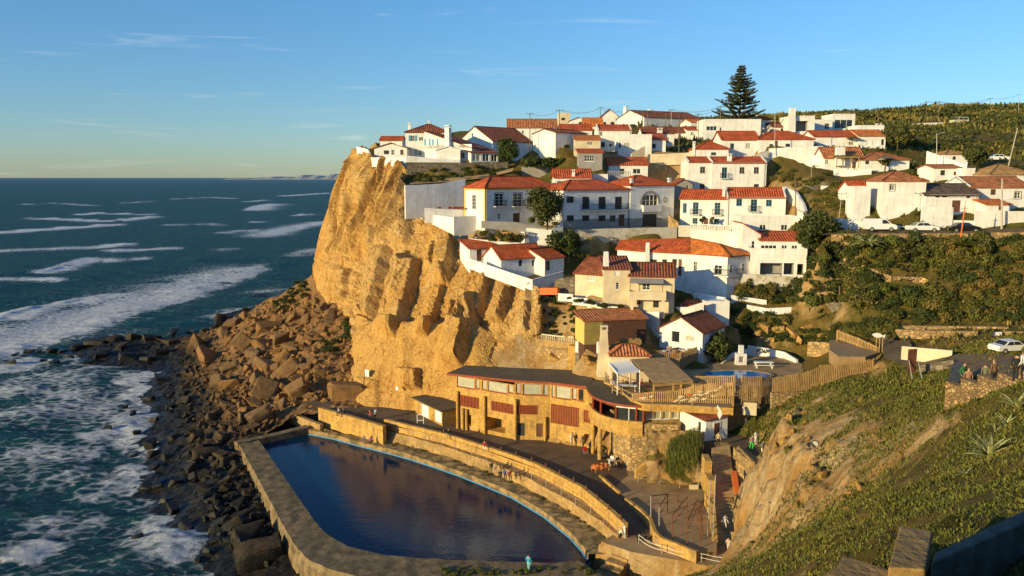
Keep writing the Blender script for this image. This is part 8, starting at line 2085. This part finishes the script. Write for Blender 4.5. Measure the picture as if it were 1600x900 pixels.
person(908, 699, 5.5, 'stand', 10, T_, T_, 'person in tan by the restaurant foot')
person(921, 708, 5.5, 'stand', 60, B__, K_, 'person in blue near the red chair')
person(968, 840, 4.65, 'crouch', 60, W_, K_, 'person in white crouching where the parapet wall ends')
person(976, 843, 4.6, 'photo', -70, W_, (.5, .5, .55), 'person in white standing where the parapet wall ends')
person(1132, 829, 5.2, 'walk', 10, W_, (.55, .5, .4), 'person in a striped sweater coming down the stairs')
o = bpy.context.scene.objects[-1] if False else None
person(1138, 866, 4.5, 'walk', -40, (.5, .38, .30), (.55, .48, .42), 'person in beige walking on the path below the stairs')
person(1122, 698, 10.2, 'stand', -10, (.48, .36, .18), K_, 'person in a tan coat beside the kiosk door')
person(1164, 675, 10.25, 'stand', 20, (.25, .28, .2), W_, 'person in white trousers standing back on the landing')
person(1177, 673, 10.25, 'stand', -30, W_, T_, 'person in tan trousers and a white top on the landing')
person(1182, 672, 10.25, 'stand', 0, R_, T_, 'person in red behind the one in tan trousers')
person(1174, 703, 10.2, 'walk', 30, (.5, .3, .35), (.03, .6, .06), 'person in a bright green skirt on the landing')
person(1181, 696, 10.2, 'stand', -150, W_, W_, 'person all in white beside the green skirt')
person(1191, 712, 10.2, 'stand', 40, Gy, W_, 'person in grey at the rock edge of the landing')
person(1503, 0, 0, 'stand', 20, G_, K_, 'person in a green jacket with a white stripe at the wall end', p=P(1503, 606, 52), hair=(.2, .1, .04))
person(1512, 0, 0, 'stand', -20, (.3, .16, .1), K_, 'person with loose hair next to the green jacket', p=P(1511, 613, 51.6), hair=(.25, .14, .06), s=.97)
person(1538, 0, 0, 'stand', 170, (.16, .15, .09), K_, 'person in olive seen from behind the stone wall', p=P(1538, 607, 50), s=.95)
person(1552, 0, 0, 'stand', 190, (.18, .10, .05), K_, 'person in a brown jacket behind the stone wall', p=P(1552, 604, 48.6), hair=(.3, .2, .12))
person(1586, 0, 0, 'stand', 150, K_, K_, 'person in black behind the highest step of the wall', p=P(1586, 597, 46))
person(1597, 0, 0, 'stand', 200, W_, K_, 'person in white at the frame edge behind the wall', p=P(1598, 594, 45.5))
person(566, 0, 0, 'stand', 30, R_, K_, 'person on the white parapet terrace at the cliff tip', p=P(566, 238, 186))
person(826, 893, 3.4, 'walk', -20, (.05, .35, .5), (.2, .5, .6), 'person in light blue standing on the near pool wall')
for k, (x, y, Yd, c, lb) in enumerate(((957, 606, 97.5, W_, 'diner in white at the awning edge'), (972, 605, 98, T_, 'diner in tan under the white awning'), (980, 607, 97.5, K_, 'diner in black under the white awning'), (990, 606, 97, B__, 'diner in blue by the shelter post'), (1002, 611, 96, R_, 'waiter in red near the shelter edge'), (948, 600, 100, Gy, 'diner in grey at the terrace railing'))):
  person(x, y, 0, 'stand' if k in (4,) else 'sit2', rnd.uniform(-180, 180), c, K_, lb, p=Vector((P(x, y, Yd).x, Yd, 13.9 if k == 4 else 14.3)))
for k, (x, y) in enumerate(((957, 720), (964, 722), (970, 719), (948, 714))): person(x, y, 5.65, 'sit2', rnd.uniform(-90, 90), (W_, K_, Gy, K_)[k], K_, ('seated guest in white', 'seated guest in black', 'seated guest in grey', 'dark-haired seated guest in black')[k] + ' at the tables below the stone wall')

# ------------------------------------------------------------------ street furniture and small things
def rail(name, label, pts, h, spacing=2.0, m=STEEL, ropes=(.95, .5), sag=0, r_=.035, wm=None):
  pts = [Vector(p) for p in pts]; r = thing(name, label, 'railing', pts[0]); o = pts[0]; q = []
  for a, b in zip(pts, pts[1:]):
    n = max(1, int(round((b - a).length / spacing))); q += [a.lerp(b, k / n) for k in range(n)]
  q.append(pts[-1])
  for p in q: mb = MB(); mb.bar(p - o - Vector((0, 0, .2)), p - o + Vector((0, 0, h)), r_ * 1.4, 0, 6); mb.build('post', m, r)
  mb = MB()
  for f in ropes:
    for a, b in zip(q, q[1:]):
      l = [a.lerp(b, k / 4) - o + Vector((0, 0, h * f - sag * 4 * k / 4 * (1 - k / 4))) for k in range(5)]; mb.tube(l, r_ * .7, 0, 4)
  mb.build('rope' if sag else 'hand_rail', wm or m, r); return r
rail('rope_railing', 'white rope railing along the lower path by the pool steps', [PZ(x, y, 4.25) for x, y in ((998, 850), (1034, 868), (1096, 880), (1174, 888))], 1.0, 3.2, STEEL, (.95, .55), .22, .04, WPAINT)
rail('walkway_railing', 'low posts and rope along the pool walkway lip', [Vector((p.x, p.y + .15, 4.62)) for p in resample(t1t, 9)], .8, 3.0, STEEL, (.9,), .05, .025)
for k, p in enumerate(resample([PZ(x, y, 6.0) for x, y in ((760, 697), (840, 725), (908, 760), (970, 813))], 11)):
  mb = MB(); mb.bar((0, 0, -.1), (0, 0, .55), .1, 0, 7, .08); o = mb.build('bollard', RUST); o.location = (p.x, p.y + .25, 6.0); tag(o, 'short rusty bollard on top of the long parapet wall', 'bollard', 'bollards on the parapet wall')
rail('court_railing', 'low white railing at the back of the court', [PZ(x, y, 5.25) for x, y in ((997, 753), (1030, 757), (1062, 762))], .9, 2.2, STEEL, (.95, .5), 0, .03)
# rusty frame of the stage court
r = thing('stage_frame', 'open rusty steel frame standing on the stage court', 'frame', PZ(1060, 820, 5.25)); o = r.location
fp = [(1017, 812, 775), (1030, 824, 792), (1051, 842, 805), (1074, 852, 815), (1043, 802, 772), (1059, 806, 770), (1074, 810, 776), (1090, 815, 780), (1097, 838, 783), (1094, 856, 815)]
tops = []
for x, yb, yt in fp:
  b = PZ(x, yb, 5.25); t = P(x, yt, b.y); mb = MB(); mb.bar(b - o, t - o, .055, 0, 6); mb.build('post', RUST if x > 1035 else STEEL, r); tops.append(t - o)
mb = MB()
for a, b in ((0, 1), (1, 2), (2, 3), (3, 9), (4, 5), (5, 6), (6, 7), (7, 8), (0, 4), (1, 4), (2, 6), (3, 7), (8, 9)): mb.bar(tops[a], tops[b], .045, 0, 5); mb.bar(tops[a] - Vector((0, 0, .9)), tops[b] - Vector((0, 0, .9)), .03, 0, 4)
mb.build('cross_bar', RUST, r)
for x, yb, yt, lb in ((1114, 842, 742, 'tall pale post at the foot of the stair wall'), (1106, 838, 750, 'second pale post leaning near the stair wall')):
  b = PZ(x, yb, 5.25); t = P(x + 4, yt, b.y); mb = MB(); mb.bar((0, 0, -.1), t - b, .06, 0, 6); oo = mb.build('steel_post', STEEL); oo.location = b; tag(oo, lb, 'post')
# bench, tables, chairs, panels
def table(label, p, w, d, h, m, benches=True, rz=0):
  r = thing('picnic_table' if benches else 'table', label, 'table', p, rz); mb = MB(); mb.box((-w / 2, -d / 2, h - .06), (w / 2, d / 2, h)); mb.build('tabletop', m, r)
  for sx in (-1, 1):
    mb = MB(); x = sx * w * .4
    mb.obox((x - .04, -d * .55, 0), (.08, 0, 0), (0, .08, 0), (0, d * .3, h - .06)) if False else mb.bar((x, -d * .6, 0), (x, d * .25, h - .06), .04); mb.bar((x, d * .6, 0), (x, -d * .25, h - .06), .04); mb.build('leg', m, r)
  if benches:
    for sy in (-1, 1): mb = MB(); mb.box((-w / 2, sy * (d / 2 + .35) - .13, .42), (w / 2, sy * (d / 2 + .35) + .13, .47));
    for sy in (-1, 1):
      mb = MB(); mb.box((-w / 2, sy * (d / 2 + .35) - .13, .42), (w / 2, sy * (d / 2 + .35) + .13, .47))
      for sx in (-1, 1): mb.box((sx * w * .4 - .04, sy * (d / 2 + .35) - .05, 0), (sx * w * .4 + .04, sy * (d / 2 + .35) + .05, .42))
      mb.build('bench_seat', m, r)
  return r
table('white picnic table with benches on the shaded pool terrace', PZ(1193, 574, 15.2), 2.4, .8, .76, WPAINT, True, R(-8))
for k, (x, y) in enumerate(((957, 727), (966, 729))): table('small dark table with seated guests below the stone wall' if k else 'small pale table with seated guests below the stone wall', PZ(x, y, 5.25), 1.1, .7, .74, WOODG if k else WPAINT, False, R(20))
table('long white table under the awning', Vector((P(978, 612, 97).x, 96.6, 13.86)), 2.6, .8, .76, WPAINT, False, R(-5))
r = thing('orange_stall', 'low stall draped in an orange cloth at the court corner', 'stall', PZ(938, 735, 5.7), R(25)); mb = MB()
for a in range(6):
  for b in range(4):
    q = lambda i, k: (-1.1 + 2.2 * i / 6, -.6 + 1.2 * k / 4, .75 + .10 * math.sin(i * 2.3 + k * 1.7) - (.35 if i in (0, 6) or k in (0, 4) else 0)); mb.quad(q(a, b), q(a + 1, b), q(a + 1, b + 1), q(a, b + 1))
mb.build('cloth', mat('orange_cloth', (.60, .17, .04), .85, .3, 3), r)
for sx in (-.9, .9):
  for sy in (-.45, .45): mb = MB(); mb.bar((sx, sy, 0), (sx, sy, .7), .04); mb.build('leg', WOOD, r)
def chair(label, p, m, rz=0):
  r = thing('chair', label, 'chair', p, rz); mb = MB(); mb.box((-.22, -.22, .42), (.22, .22, .46)); mb.build('seat', m, r); mb = MB(); mb.box((-.22, .19, .46), (.22, .23, .88)); mb.build('backrest', m, r)
  for sx in (-.2, .2):
    for sy in (-.2, .2): mb = MB(); mb.bar((sx, sy, 0), (sx, sy, .42), .022); mb.build('leg', STEEL, r)
REDP = mat('red_plastic', (.55, .04, .03), .4, .1, 3)
chair('bright red chair at the foot of the restaurant stairs', PZ(915, 709, 5.5), REDP, R(20)); chair('red chair in the open garage of the restaurant', PZ(783, 673, 5.5), REDP, R(-30)); chair('orange chair in the open garage of the restaurant', PZ(775, 671, 5.5), ORANGEP, R(10))
def panel(name, label, x, y, Y, w, h, m, nrm, cat='sign', up=0):
  p = P(x, y, Y); n_ = Vector(nrm).normalized(); t = Vector((-n_.y, n_.x, 0)); mb = MB(); mb.obox(-t * w / 2 - Vector((0, 0, h / 2)), t * w, -n_ * .06, (0, 0, h)); o = mb.build(name, m); o.location = p; tag(o, label, cat); return o
def cliff_at(x, y):
  px_, py_ = GRID[..., 0].ravel(), GRID[..., 1].ravel(); i = int(np.argmin((px_ - x) ** 2 + (py_ - y) ** 2)); p = Vector(q2[i]); n_ = Vector(N.reshape(-1, 3)[i]); n_.z = 0; return p, n_.normalized()
q2 = np.asarray(q2)
for x, y, w, h, lb in ((573, 583, .95, 1.05, 'larger square white notice fixed on the cliff buttress'), (620, 607, .45, .5, 'small square white notice low on the cliff')):
  p, n_ = cliff_at(x, y); n_ = n_ if n_.y < 0 else -n_; a = pix(p); o = panel('notice_board', lb, x, y, p.y - 2.6, w, h, WPAINT, (n_.x, n_.y, 0))
r = thing('goal_frame', 'little white metal gate frame on the promenade by the store', 'frame', PZ(657, 662, 5.5)); mb = MB()
for a, b in (((-.45, 0, 0), (-.45, 0, 1.3)), ((.45, 0, 0), (.45, 0, 1.3)), ((-.45, 0, 1.3), (.45, 0, 1.3)), ((-.45, 0, .5), (.45, 0, .5))): mb.bar(a, b, .05)
mb.build('bar', WPAINT, r)
mb = MB(); mb.box((-.5, -.12, -.2), (.5, .12, .85)); o = mb.build('notice_block', CREAM); o.location = PZ(1084, 764, 5.25); tag(o, 'white plaque block at the end of the court railing', 'plaque')
mb = MB(); mb.box((-.55, -.3, -.3), (.55, .3, 1.35)); o = mb.build('stone_block', CREAM); o.location = PZ(1201, 682, 10.2); tag(o, 'upright square sandy block at the back of the landing', 'block')
# rusty panel on props, fish sign, dog, statue, mirror
r = thing('steel_hoarding', 'tall rusty steel panel propped on the grassy crest', 'panel', P(1425, 583, 79)); mb = MB(); hgt = P(1425, 546, 79).z - r.location.z; mb.obox((-.5, 0, 0), (1.0, .25, 0), (-.02, .06, 0), (0, 0, hgt)); mb.build('plate', RUST, r)
for sx in (-.5, .5): mb = MB(); mb.bar((sx + .1, -.9, -.4), (sx + .1, .1 + sx * .25, hgt * .55), .04); mb.build('prop', STEEL, r)
r = thing('fish_sign', 'white fish-shaped sign on wooden posts at the deck entrance', 'sign', P(1374, 551, 96.5)); b = r.location; s_ = 96.5 / FPX
fishmb(Vector((P(1372, 524, 96.5).x, 96.5, P(1372, 524, 96.5).z)) - b, 1.55, -.15).build('fish_board', WPAINT, r)
for dx in (-5, 0, 5): mb = MB(); mb.bar((dx * s_, .1, -.3), (dx * s_, .1, P(1372, 527, 96.5).z - b.z), .06); mb.build('post', WOOD, r)
def dog(label, p, rz, m):
  J = {'hip': (0, .28, .50), 'mid': (0, 0, .50), 'chest': (0, -.25, .50), 'neck': (0, -.40, .62), 'head': (0, -.52, .72), 'muz': (0, -.66, .68), 'tail': (0, .42, .56), 'tt': (0, .60, .66)}; E = [('hip', 'mid'), ('mid', 'chest'), ('chest', 'neck'), ('neck', 'head'), ('head', 'muz'), ('hip', 'tail'), ('tail', 'tt')]
  rad = dict(hip=.11, mid=.10, chest=.13, neck=.08, head=.085, muz=.045, tail=.03, tt=.015)
  for s, q in ((-1, 'l'), (1, 'r')):
    J['st' + q] = (s * .09, .24, .40); J['ho' + q] = (s * .09, .34, .20); J['hf' + q] = (s * .09, .27, .03); J['el' + q] = (s * .08, -.24, .34); J['wr' + q] = (s * .08, -.24, .16); J['ff' + q] = (s * .08, -.27, .03); J['ear' + q] = (s * .07, -.49, .80)
    E += [('hip', 'st' + q), ('st' + q, 'ho' + q), ('ho' + q, 'hf' + q), ('chest', 'el' + q), ('el' + q, 'wr' + q), ('wr' + q, 'ff' + q), ('head', 'ear' + q)]
    for k, v in (('st', .065), ('ho', .03), ('hf', .03), ('el', .05), ('wr', .028), ('ff', .03), ('ear', .02)): rad[k + q] = v
  me = skin_mesh('dog', J, E, rad, 'mid'); me.materials.append(m); o = link('dog', me); o.location = p; o.rotation_euler = (0, 0, rz); tag(o, label, 'dog')
dog('large black dog standing on the path by the rope railing', PZ(1001, 848, 4.35), R(80), mat('black_fur', (.012, .012, .012), .9, .2, 8))
r = thing('road_mirror', 'round white mirror disc on the rocky slope', 'mirror', hit(1273, 703)); mb = MB(); mb.bar((0, 0, -.3), (0, 0, .5), .03); mb.build('post', IRON, r); mb = MB(); mb.bar((0, 0, .55), (-.02, -.06, .56), .32, 0, 16); rm_ = mb.build('rim', IRON, r); mb = MB(); mb.bar((-.02, -.07, .56), (-.025, -.08, .56), .25, 0, 16); mb.build('disc', STEEL, rm_)
# fireplace and painted birds on the pool terrace
r = thing('outdoor_fireplace', 'white masonry fireplace on the pool terrace', 'fireplace', PZ(1158, 570, 15.2)); mb = MB(); mb.box((-.7, -.1, 0), (-.35, .7, 1.5)); mb.box((.35, -.1, 0), (.7, .7, 1.5)); mb.box((-.35, -.1, 0), (.35, .7, .35)); mb.box((-.35, -.1, 1.15), (.35, .7, 1.5)); mb.box((-.35, .5, .35), (.35, .7, 1.15)); mb.box((-.3, .1, 1.5), (.3, .6, 2.6)); mb.build('hearth', WHITE2, r)
for k, (x, y, a) in enumerate(((1184, 549, .9), (1193, 550, -.2), (1199, 549, .6))):
  mb = MB(); f = [(-.5, -.05), (-.1, .05), (.05, .45), (.18, .08), (.5, .12), (.2, -.1), (-.1, -.12)]; ca, sa = math.cos(a), math.sin(a); nn = Vector((.2, -1, 0)).normalized(); d = Vector((1, .2, 0)).normalized()
  pts = [d * ((x_ * ca - y_ * sa) * 1.0) + Vector((0, 0, x_ * sa + y_ * ca)) for x_, y_ in f]; mb.poly([p + nn * .03 for p in pts]); mb.poly([p for p in reversed(pts)])
  for e in range(7): l = (e + 1) % 7; mb.quad(pts[e], pts[l], pts[l] + nn * .03, pts[e] + nn * .03)
  o = mb.build('bird_plaque', IRON); o.location = P(x, y, 110.0 - (x - 1184) * .03); tag(o, 'black bird figure on the whitewashed pool terrace wall', 'wall ornament', 'bird figures on the wall')
# mill stones, pots and cafe clutter by the timber hut
for k, x in enumerate((973, 984, 996)):
  mb = MB(); p = P(x, 536, 105.5); mb.bar((0, .15, 0), (.05, -.15, .02), .52, 0, 18); mb.bar((.05, -.155, .02), (.051, -.18, .02), .1, 0, 8); o = mb.build('millstone', CONC); o.location = (p.x, p.y, p.z + .15); tag(o, 'round old millstone leaning against the maroon hut wall', 'millstone', 'millstones by the hut')
mb = MB(); mb.bar((0, 0, 0), (0, -.2, .02), .5, 0, 16); o = mb.build('millstone', CONC); o.location = P(887, 524, 111.5); tag(o, 'round stone disc standing alone at the shaded rock recess', 'millstone')
r = thing('cluttered_deck', 'small fenced timber deck crowded with pots beside the gabled house', 'deck', P(1050, 552, 103.8)); o = r.location
dk2 = [P(1012, 556, 103.5), P(1062, 563, 101.5), P(1090, 549, 105.5), P(1045, 541, 108)]; zt = dk2[0].z
mb = MB(); mb.prism([(p.x - o.x, p.y - o.y) for p in dk2], zt - 3.2 - o.z, zt - o.z); mb.build('platform', DECK, r)
mb = MB()
for a, b in ((dk2[0], dk2[1]), (dk2[1], dk2[2])):
  n_ = int((b - a).length / .25)
  for k in range(n_): q = a.lerp(b, k / n_) - o; q.z = zt - o.z; mb.box((q.x - .05, q.y - .03, q.z), (q.x + .05, q.y + .03, q.z + .85))
mb.build('deck_rail', WOOD, r)
POTS = [mat('blue_glaze', (.05, .18, .5), .3, .1, 2), CREAM, WPAINT, ORANGEP, WOODG, STEEL, RUST]
for k in range(22):
  u, v = rnd.random(), rnd.random(); q = dk2[0].lerp(dk2[1], u).lerp(dk2[3].lerp(dk2[2], u), .12 + .76 * v); mb = MB(); s = rnd.uniform(.18, .4); mb.bar((0, 0, 0), (0, 0, s * 1.3), s * .6, 0, 9, s); mb.bar((0, 0, s * 1.3), (0, 0, s * 1.45), s * 1.1, 0, 9, s * 1.1)
  oo = mb.build('plant_pot', rnd.choice(POTS)); oo.location = (q.x, q.y, zt); tag(oo, 'pot among the clutter on the small timber deck', 'pot', 'pots on the small deck')
# flower pots on the planter wall, garden parasols, pergola, antenna
for k, x in enumerate((687, 703, 711, 716, 722)):
  p = P(x, 326, 144.2 - (x - 690) * .06); oo = link('flower_pot', bush_proto('g' if k % 2 else 'd', 3)); oo.location = (p.x, p.y, p.z); oo.scale = (.45,) * 3; oo.data = oo.data; tag(oo, 'red-flowered pot plant on the white planter wall', 'pot plant', 'pot plants on the planter wall')
  oo.material_slots[0].link = 'OBJECT'; oo.material_slots[0].material = mat('red_flowers', (.4, .05, .04), .8, .4, 4) if k == 0 else bpy.data.materials['red_flowers']
def parasol(label, x, y, Y, w, m, h=2.3):
  b = P(x, y, Y); r = thing('parasol', label, 'parasol', b); mb = MB(); mb.bar((0, 0, 0), (0, 0, h), .04); mb.build('pole', WOODG, r); mb = MB(); c = (0, 0, h + .1)
  for k in range(8): a, e = k * .785, (k + 1) * .785; p0 = (w * math.cos(a), w * math.sin(a), h - .45); p1 = (w * math.cos(e), w * math.sin(e), h - .45); mb.poly([p0, p1, c]); mb.poly([p1, p0, c])
  mb.build('canopy', m, r)
parasol('wide olive parasol in the garden of the orange-hipped house', 1384, 264, 156.6, 1.75, GREYP, 2.4); parasol('parasol on the terrace of the red-roofed row house', 1332, 229, 177.5, 1.6, OLIVE, 2.2); parasol('parasol by the umbrella terrace wall', 1377, 262, 156, .9, CREAM, 1.9)
r = thing('vine_pergola', 'wooden pergola with vines before the fat white chimney', 'pergola', P(1325, 263, 158.5)); s_ = 158.5 / FPX
for dx in (-18, -8, 4, 16): mb = MB(); mb.bar((dx * s_, 0, 0), (dx * s_, 0, 2.0), .08); mb.build('post', WOODG, r)
mb = MB(); mb.box((-20 * s_, -.1, 2.0), (18 * s_, .05, 2.15));
for k in range(14): x = (-19 + k * 2.7) * s_; mb.box((x, -.3, 2.15), (x + .08, 2.2, 2.24))
mb.build('beam', WOODG, r); v, f = leafcloud(np.array([[k * .42 - 2.2, .8, 2.3] for k in range(11)]), np.full(11, .45), 700, .12, .5, .2, 77); npmesh('vine', v, f, LEAF_M, r, False)
# statue on the kiosk roof end
mb = MB(); p = P(1124, 655, 87.2); pts = [(0, .0), (.25, .5), (.18, 1.0), (-.05, 1.35), (-.25, 1.6), (-.32, 1.35), (-.12, .9), (-.2, .4)]
mb.poly([(x, -.12, z) for x, z in pts]); mb.poly([(x, .12, z) for x, z in reversed(pts)])
for e in range(8): l = (e + 1) % 8; a, b = pts[e], pts[l]; mb.quad((a[0], -.12, a[1]), (a[0], .12, a[1]), (b[0], .12, b[1]), (b[0], -.12, b[1]))
o = mb.build('white_figure', WPAINT); o.location = p; tag(o, 'white leaping fish figure beside the kiosk roof', 'figure')
# flat banner under the deck screen, white board
panel('white_board', 'blank pale board below the short slatted screen', 1171, 639, 90.2, 1.6, 1.5, CREAM, (-.2, -1, 0), 'board')
panel('white_barrier', 'white traffic barrier by the short stone wall', 1559, 522, 95.5, 1.0, .5, WPAINT, (0, -1, 0), 'barrier')

# ------------------------------------------------------------------ viewpoint: stepped wall, road edge, near blocks
sw = [((1478, 596), (1501, 594), 52.2, 50.9, 4.6), ((1501.5, 590.5), (1527, 590), 50.9, 49.4, 3.8), ((1527.5, 585), (1558, 587), 49.4, 47.7, 3.2), ((1558.5, 581), (1592, 584), 47.7, 45.8, 2.6), ((1592.5, 576), (1640, 574), 45.8, 43.4, 2.6)]
mb = MB(); o = P(1478, 640, 52.2)
for (x0, y0), (x1, y1), Y0, Y1, dr in sw:
  a = P(x0, y0, Y0) - o; b = P(x1, y1, Y1) - o; b.z = a.z; d = b - a; nn = Vector((-d.y, d.x, 0)).normalized() * .55
  mb.obox(a - Vector((0, 0, dr + 1.0)), d, nn, (0, 0, dr + 1.0))
ob = mb.build('stepped_stone_wall', STONE_NEAR); ob.location = o; tag(ob, 'stepped dry stone wall with people looking over it', 'wall')
a = P(1480, 597, 52.9); b = P(1490, 566, 66); mb = MB(); mb.obox((0, 0, -1.6), (.9, 0, 0), b - a, (0, 0, 1.6)); ob = mb.build('cobbled_wall', STONE_GREY); ob.location = a; tag(ob, 'dark cobbled wall running back from the stepped wall', 'wall')
SHADEST = mat('shade_dark_stone', (.12, .10, .075), .95, .35, 2.5, bump=.03, bscale=9)  # shade put into the colour: stone darkened towards black for the parapet
def topblock(label, q, z, h, m):
  p = [PZ(x, y, z) for x, y in q]; o = p[0]; mb = MB(); pts = [(v.x - o.x, v.y - o.y) for v in p]; mb.prism(pts, -h, 0); ob = mb.build('parapet_block', m); ob.location = o; tag(ob, label, 'block')
  bv = ob.modifiers.new('edge', 'BEVEL'); bv.width = .03; bv.segments = 2; return ob
topblock('worn stone pillar top lit along one edge on the dark slope', [(1388, 886), (1446, 890), (1457, 829), (1406, 821)], 33.3, 2.2, CONC)
topblock('lower worn stone pillar at the frame bottom', [(1290, 915), (1375, 930), (1402, 893), (1317, 868)], 32.5, 2.2, CONC)
topblock('dark shaded parapet of the viewpoint steps', [(1455, 880), (1640, 800), (1640, 778), (1462, 862)], 34.6, 1.8, SHADEST)
fl = [PZ(x, y, 33.0) for x, y in ((1430, 930), (1700, 1000), (1700, 850), (1470, 905))]
mb = MB(); mb.prism([(p.x, p.y) for p in fl], 31, 33.0); struct(mb.build('viewpoint_steps', GREYP))
mb = MB(); mb.box((-6.4, -6, 30), (4.0, 2.9, 37.9)); mb.box((-6.4, 2.4, 37.9), (4.0, 2.9, 38.25)); o = mb.build('viewpoint_shade_terrace', STONE); struct(o)  # unseen block below the view, added and cut to shade the near parapet

agave('tall spiky agave beside the stepped wall end', hit(1572, 668), .9, 18, 8, 1.1); agave('low young agave below the larger pale one', hit(1508, 742), .5, 14, 9, .9)
for k, (x, y, r_) in enumerate(((1240, 655, 10), (1252, 645, 8), (1300, 650, 7), (1345, 625, 6), (1362, 612, 6), (1262, 690, 8), (1275, 735, 12), (1285, 742, 9), (1335, 755, 10), (1340, 720, 6), (1367, 680, 5), (1345, 765, 12), (1330, 770, 10), (1325, 795, 8), (1240, 675, 9), (1225, 690, 11), (1258, 660, 6), (1410, 710, 5), (1380, 655, 4))):
  p = hit(x, y)
  if p: o = link('rock', ROCKS[k % 9]); s = r_ * p.y / FPX; o.location = (p.x, p.y, p.z + s * .05); o.rotation_euler = (rnd.uniform(-.5, .5), rnd.uniform(-.5, .5), rnd.uniform(0, 6)); o.scale = (s * 1.2, s, s * .8); o.material_slots[0].link = 'OBJECT'; o.material_slots[0].material = ROCK; tag(o, 'pale rock breaking through the grass of the near slope', 'rock', 'rocks in the near slope')
LB = mat('pale_blue_line', (.10, .33, .62), .4, .1, 1); mb = MB()  # even light blue strip laid along the waterline
for a, b in zip(inner_r[:-1], inner_r[1:]):
  t = (b - a).normalized(); nn = Vector((-t.y, t.x, 0)); nn = nn if nn.y > 0 else -nn; mb.obox(a - nn * .12, b - a, nn * .16, (0, 0, .10))
o = mb.build('pool_edge_line', LB); tag(o, 'thin pale blue line along the waterline of the pool ledge', 'edge line')

# small broken rock between the boulders
def rubble():
  r = np.random.RandomState(77); VV = []; FF = []; nv = 0; protos = []
  for me in ROCKS[:6]:
    v = np.zeros(len(me.vertices) * 3); me.vertices.foreach_get('co', v); me.calc_loop_triangles(); f = np.zeros(len(me.loop_triangles) * 3, int); me.loop_triangles.foreach_get('vertices', f); protos.append((v.reshape(-1, 3), f.reshape(-1, 3)))
  k = 0
  while k < 1500:
    x, y = r.uniform(232, 556), r.uniform(440, 895)
    if not inpoly(np.array([x]), np.array([y]), RP + [(255, 640), (270, 585)])[0] or (x > 425 and y > 690): continue
    p = hit(x, y, lambda a, b: np.maximum(shorez(a, b), -.2))
    if p is None or p.y > 260: continue
    s = r.choice([1.6, 2.2, 3, 4, 5.5]) * p.y / FPX; v, f = protos[k % 6]; a, b, c = r.uniform(-1, 1), r.uniform(-1, 1), r.uniform(0, 6.3)
    M_ = np.array(Matrix.Rotation(c, 3, 'Z') @ Matrix.Rotation(a, 3, 'X') @ Matrix.Rotation(b, 3, 'Y'))
    VV.append((v * s * r.uniform(.7, 1.3, 3)) @ M_.T + np.array([p.x, p.y, sh1(p.x, p.y) + s * .25])); FF.append(f + nv); nv += len(v); k += 1
  o = npmesh('rubble', np.concatenate(VV), np.concatenate(FF), BOULDER, None, False); stuff(o, 'loose broken stones filling the gaps between the boulders', 'rubble')
rubble()
def shore_green():
  r = random.Random(5); V = []; F_ = []; n = 0; base = [bushmesh(950 + e, 380, .10, 8) for e in range(3)]
  for k in range(120):
    x, y, sx, sy = r.choice([(462, 462, 22, 16), (470, 450, 14, 12), (445, 478, 16, 10), (548, 520, 10, 14), (520, 545, 16, 12), (535, 500, 12, 8)]); x += r.gauss(0, sx * .6); y += r.gauss(0, sy * .6)
    p = hit(x, y, lambda a, b: shorez(a, b))
    if p is None or p.y > 225: continue
    v, f = base[k % 3]; s = r.uniform(.6, 1.5); V.append(v * np.array([1, 1, .6]) * s + np.array([p.x, p.y, sh1(p.x, p.y)])); F_.append(f + n); n += len(v)
  o = npmesh('green_cover', np.concatenate(V), np.concatenate(F_), LEAF_D, None, False); stuff(o, 'dark green plants spreading over the upper rubble slope', 'ground cover')
shore_green()

V = []; F_ = []; n_ = 0; r = random.Random(12); v0, f0 = bushmesh(990, 260, .12, 7)
for k in range(46):
  p = PZ(r.uniform(690, 930), r.uniform(887, 899), 3.4); s = r.uniform(.2, .5); V.append(v0 * np.array([1, 1, .7]) * s + np.array(p)); F_.append(f0 + n_); n_ += len(v0)
for k in range(60):
  e = r.randrange(len(t1b) - 1); p = t1b[e].lerp(t1b[e + 1], r.random()); s = r.uniform(.12, .4); V.append(v0 * np.array([1, 1, .6]) * s + np.array((p.x, p.y - r.uniform(0, 1.2), 3.42))); F_.append(f0 + n_); n_ += len(v0)
stuff(npmesh('weeds', np.concatenate(V), np.concatenate(F_), LEAF_G, None, False), 'green weeds growing on the near wall and ledge of the pool', 'weeds')
for k, (x, y, r_) in enumerate(((1170, 505, 8), (1196, 512, 10), (1215, 516, 9), (1238, 520, 11), (1262, 512, 8), (1225, 505, 7), (1182, 520, 9), (1250, 533, 9), (1285, 522, 8), (1205, 530, 7), (865, 560, 9), (915, 560, 8), (925, 568, 7))):
  p = hit(x, y)
  if p: o = link('rock', ROCKS[k % 9]); s = r_ * p.y / FPX; o.location = (p.x, p.y, p.z); o.rotation_euler = (r.uniform(-.5, .5), r.uniform(-.5, .5), r.uniform(0, 6)); o.scale = (s * 1.3, s, s * .9); o.material_slots[0].link = 'OBJECT'; o.material_slots[0].material = ROCK; tag(o, 'weathered rock sticking out of the garden bank behind the pool terrace', 'rock', 'rocks of the garden bank')
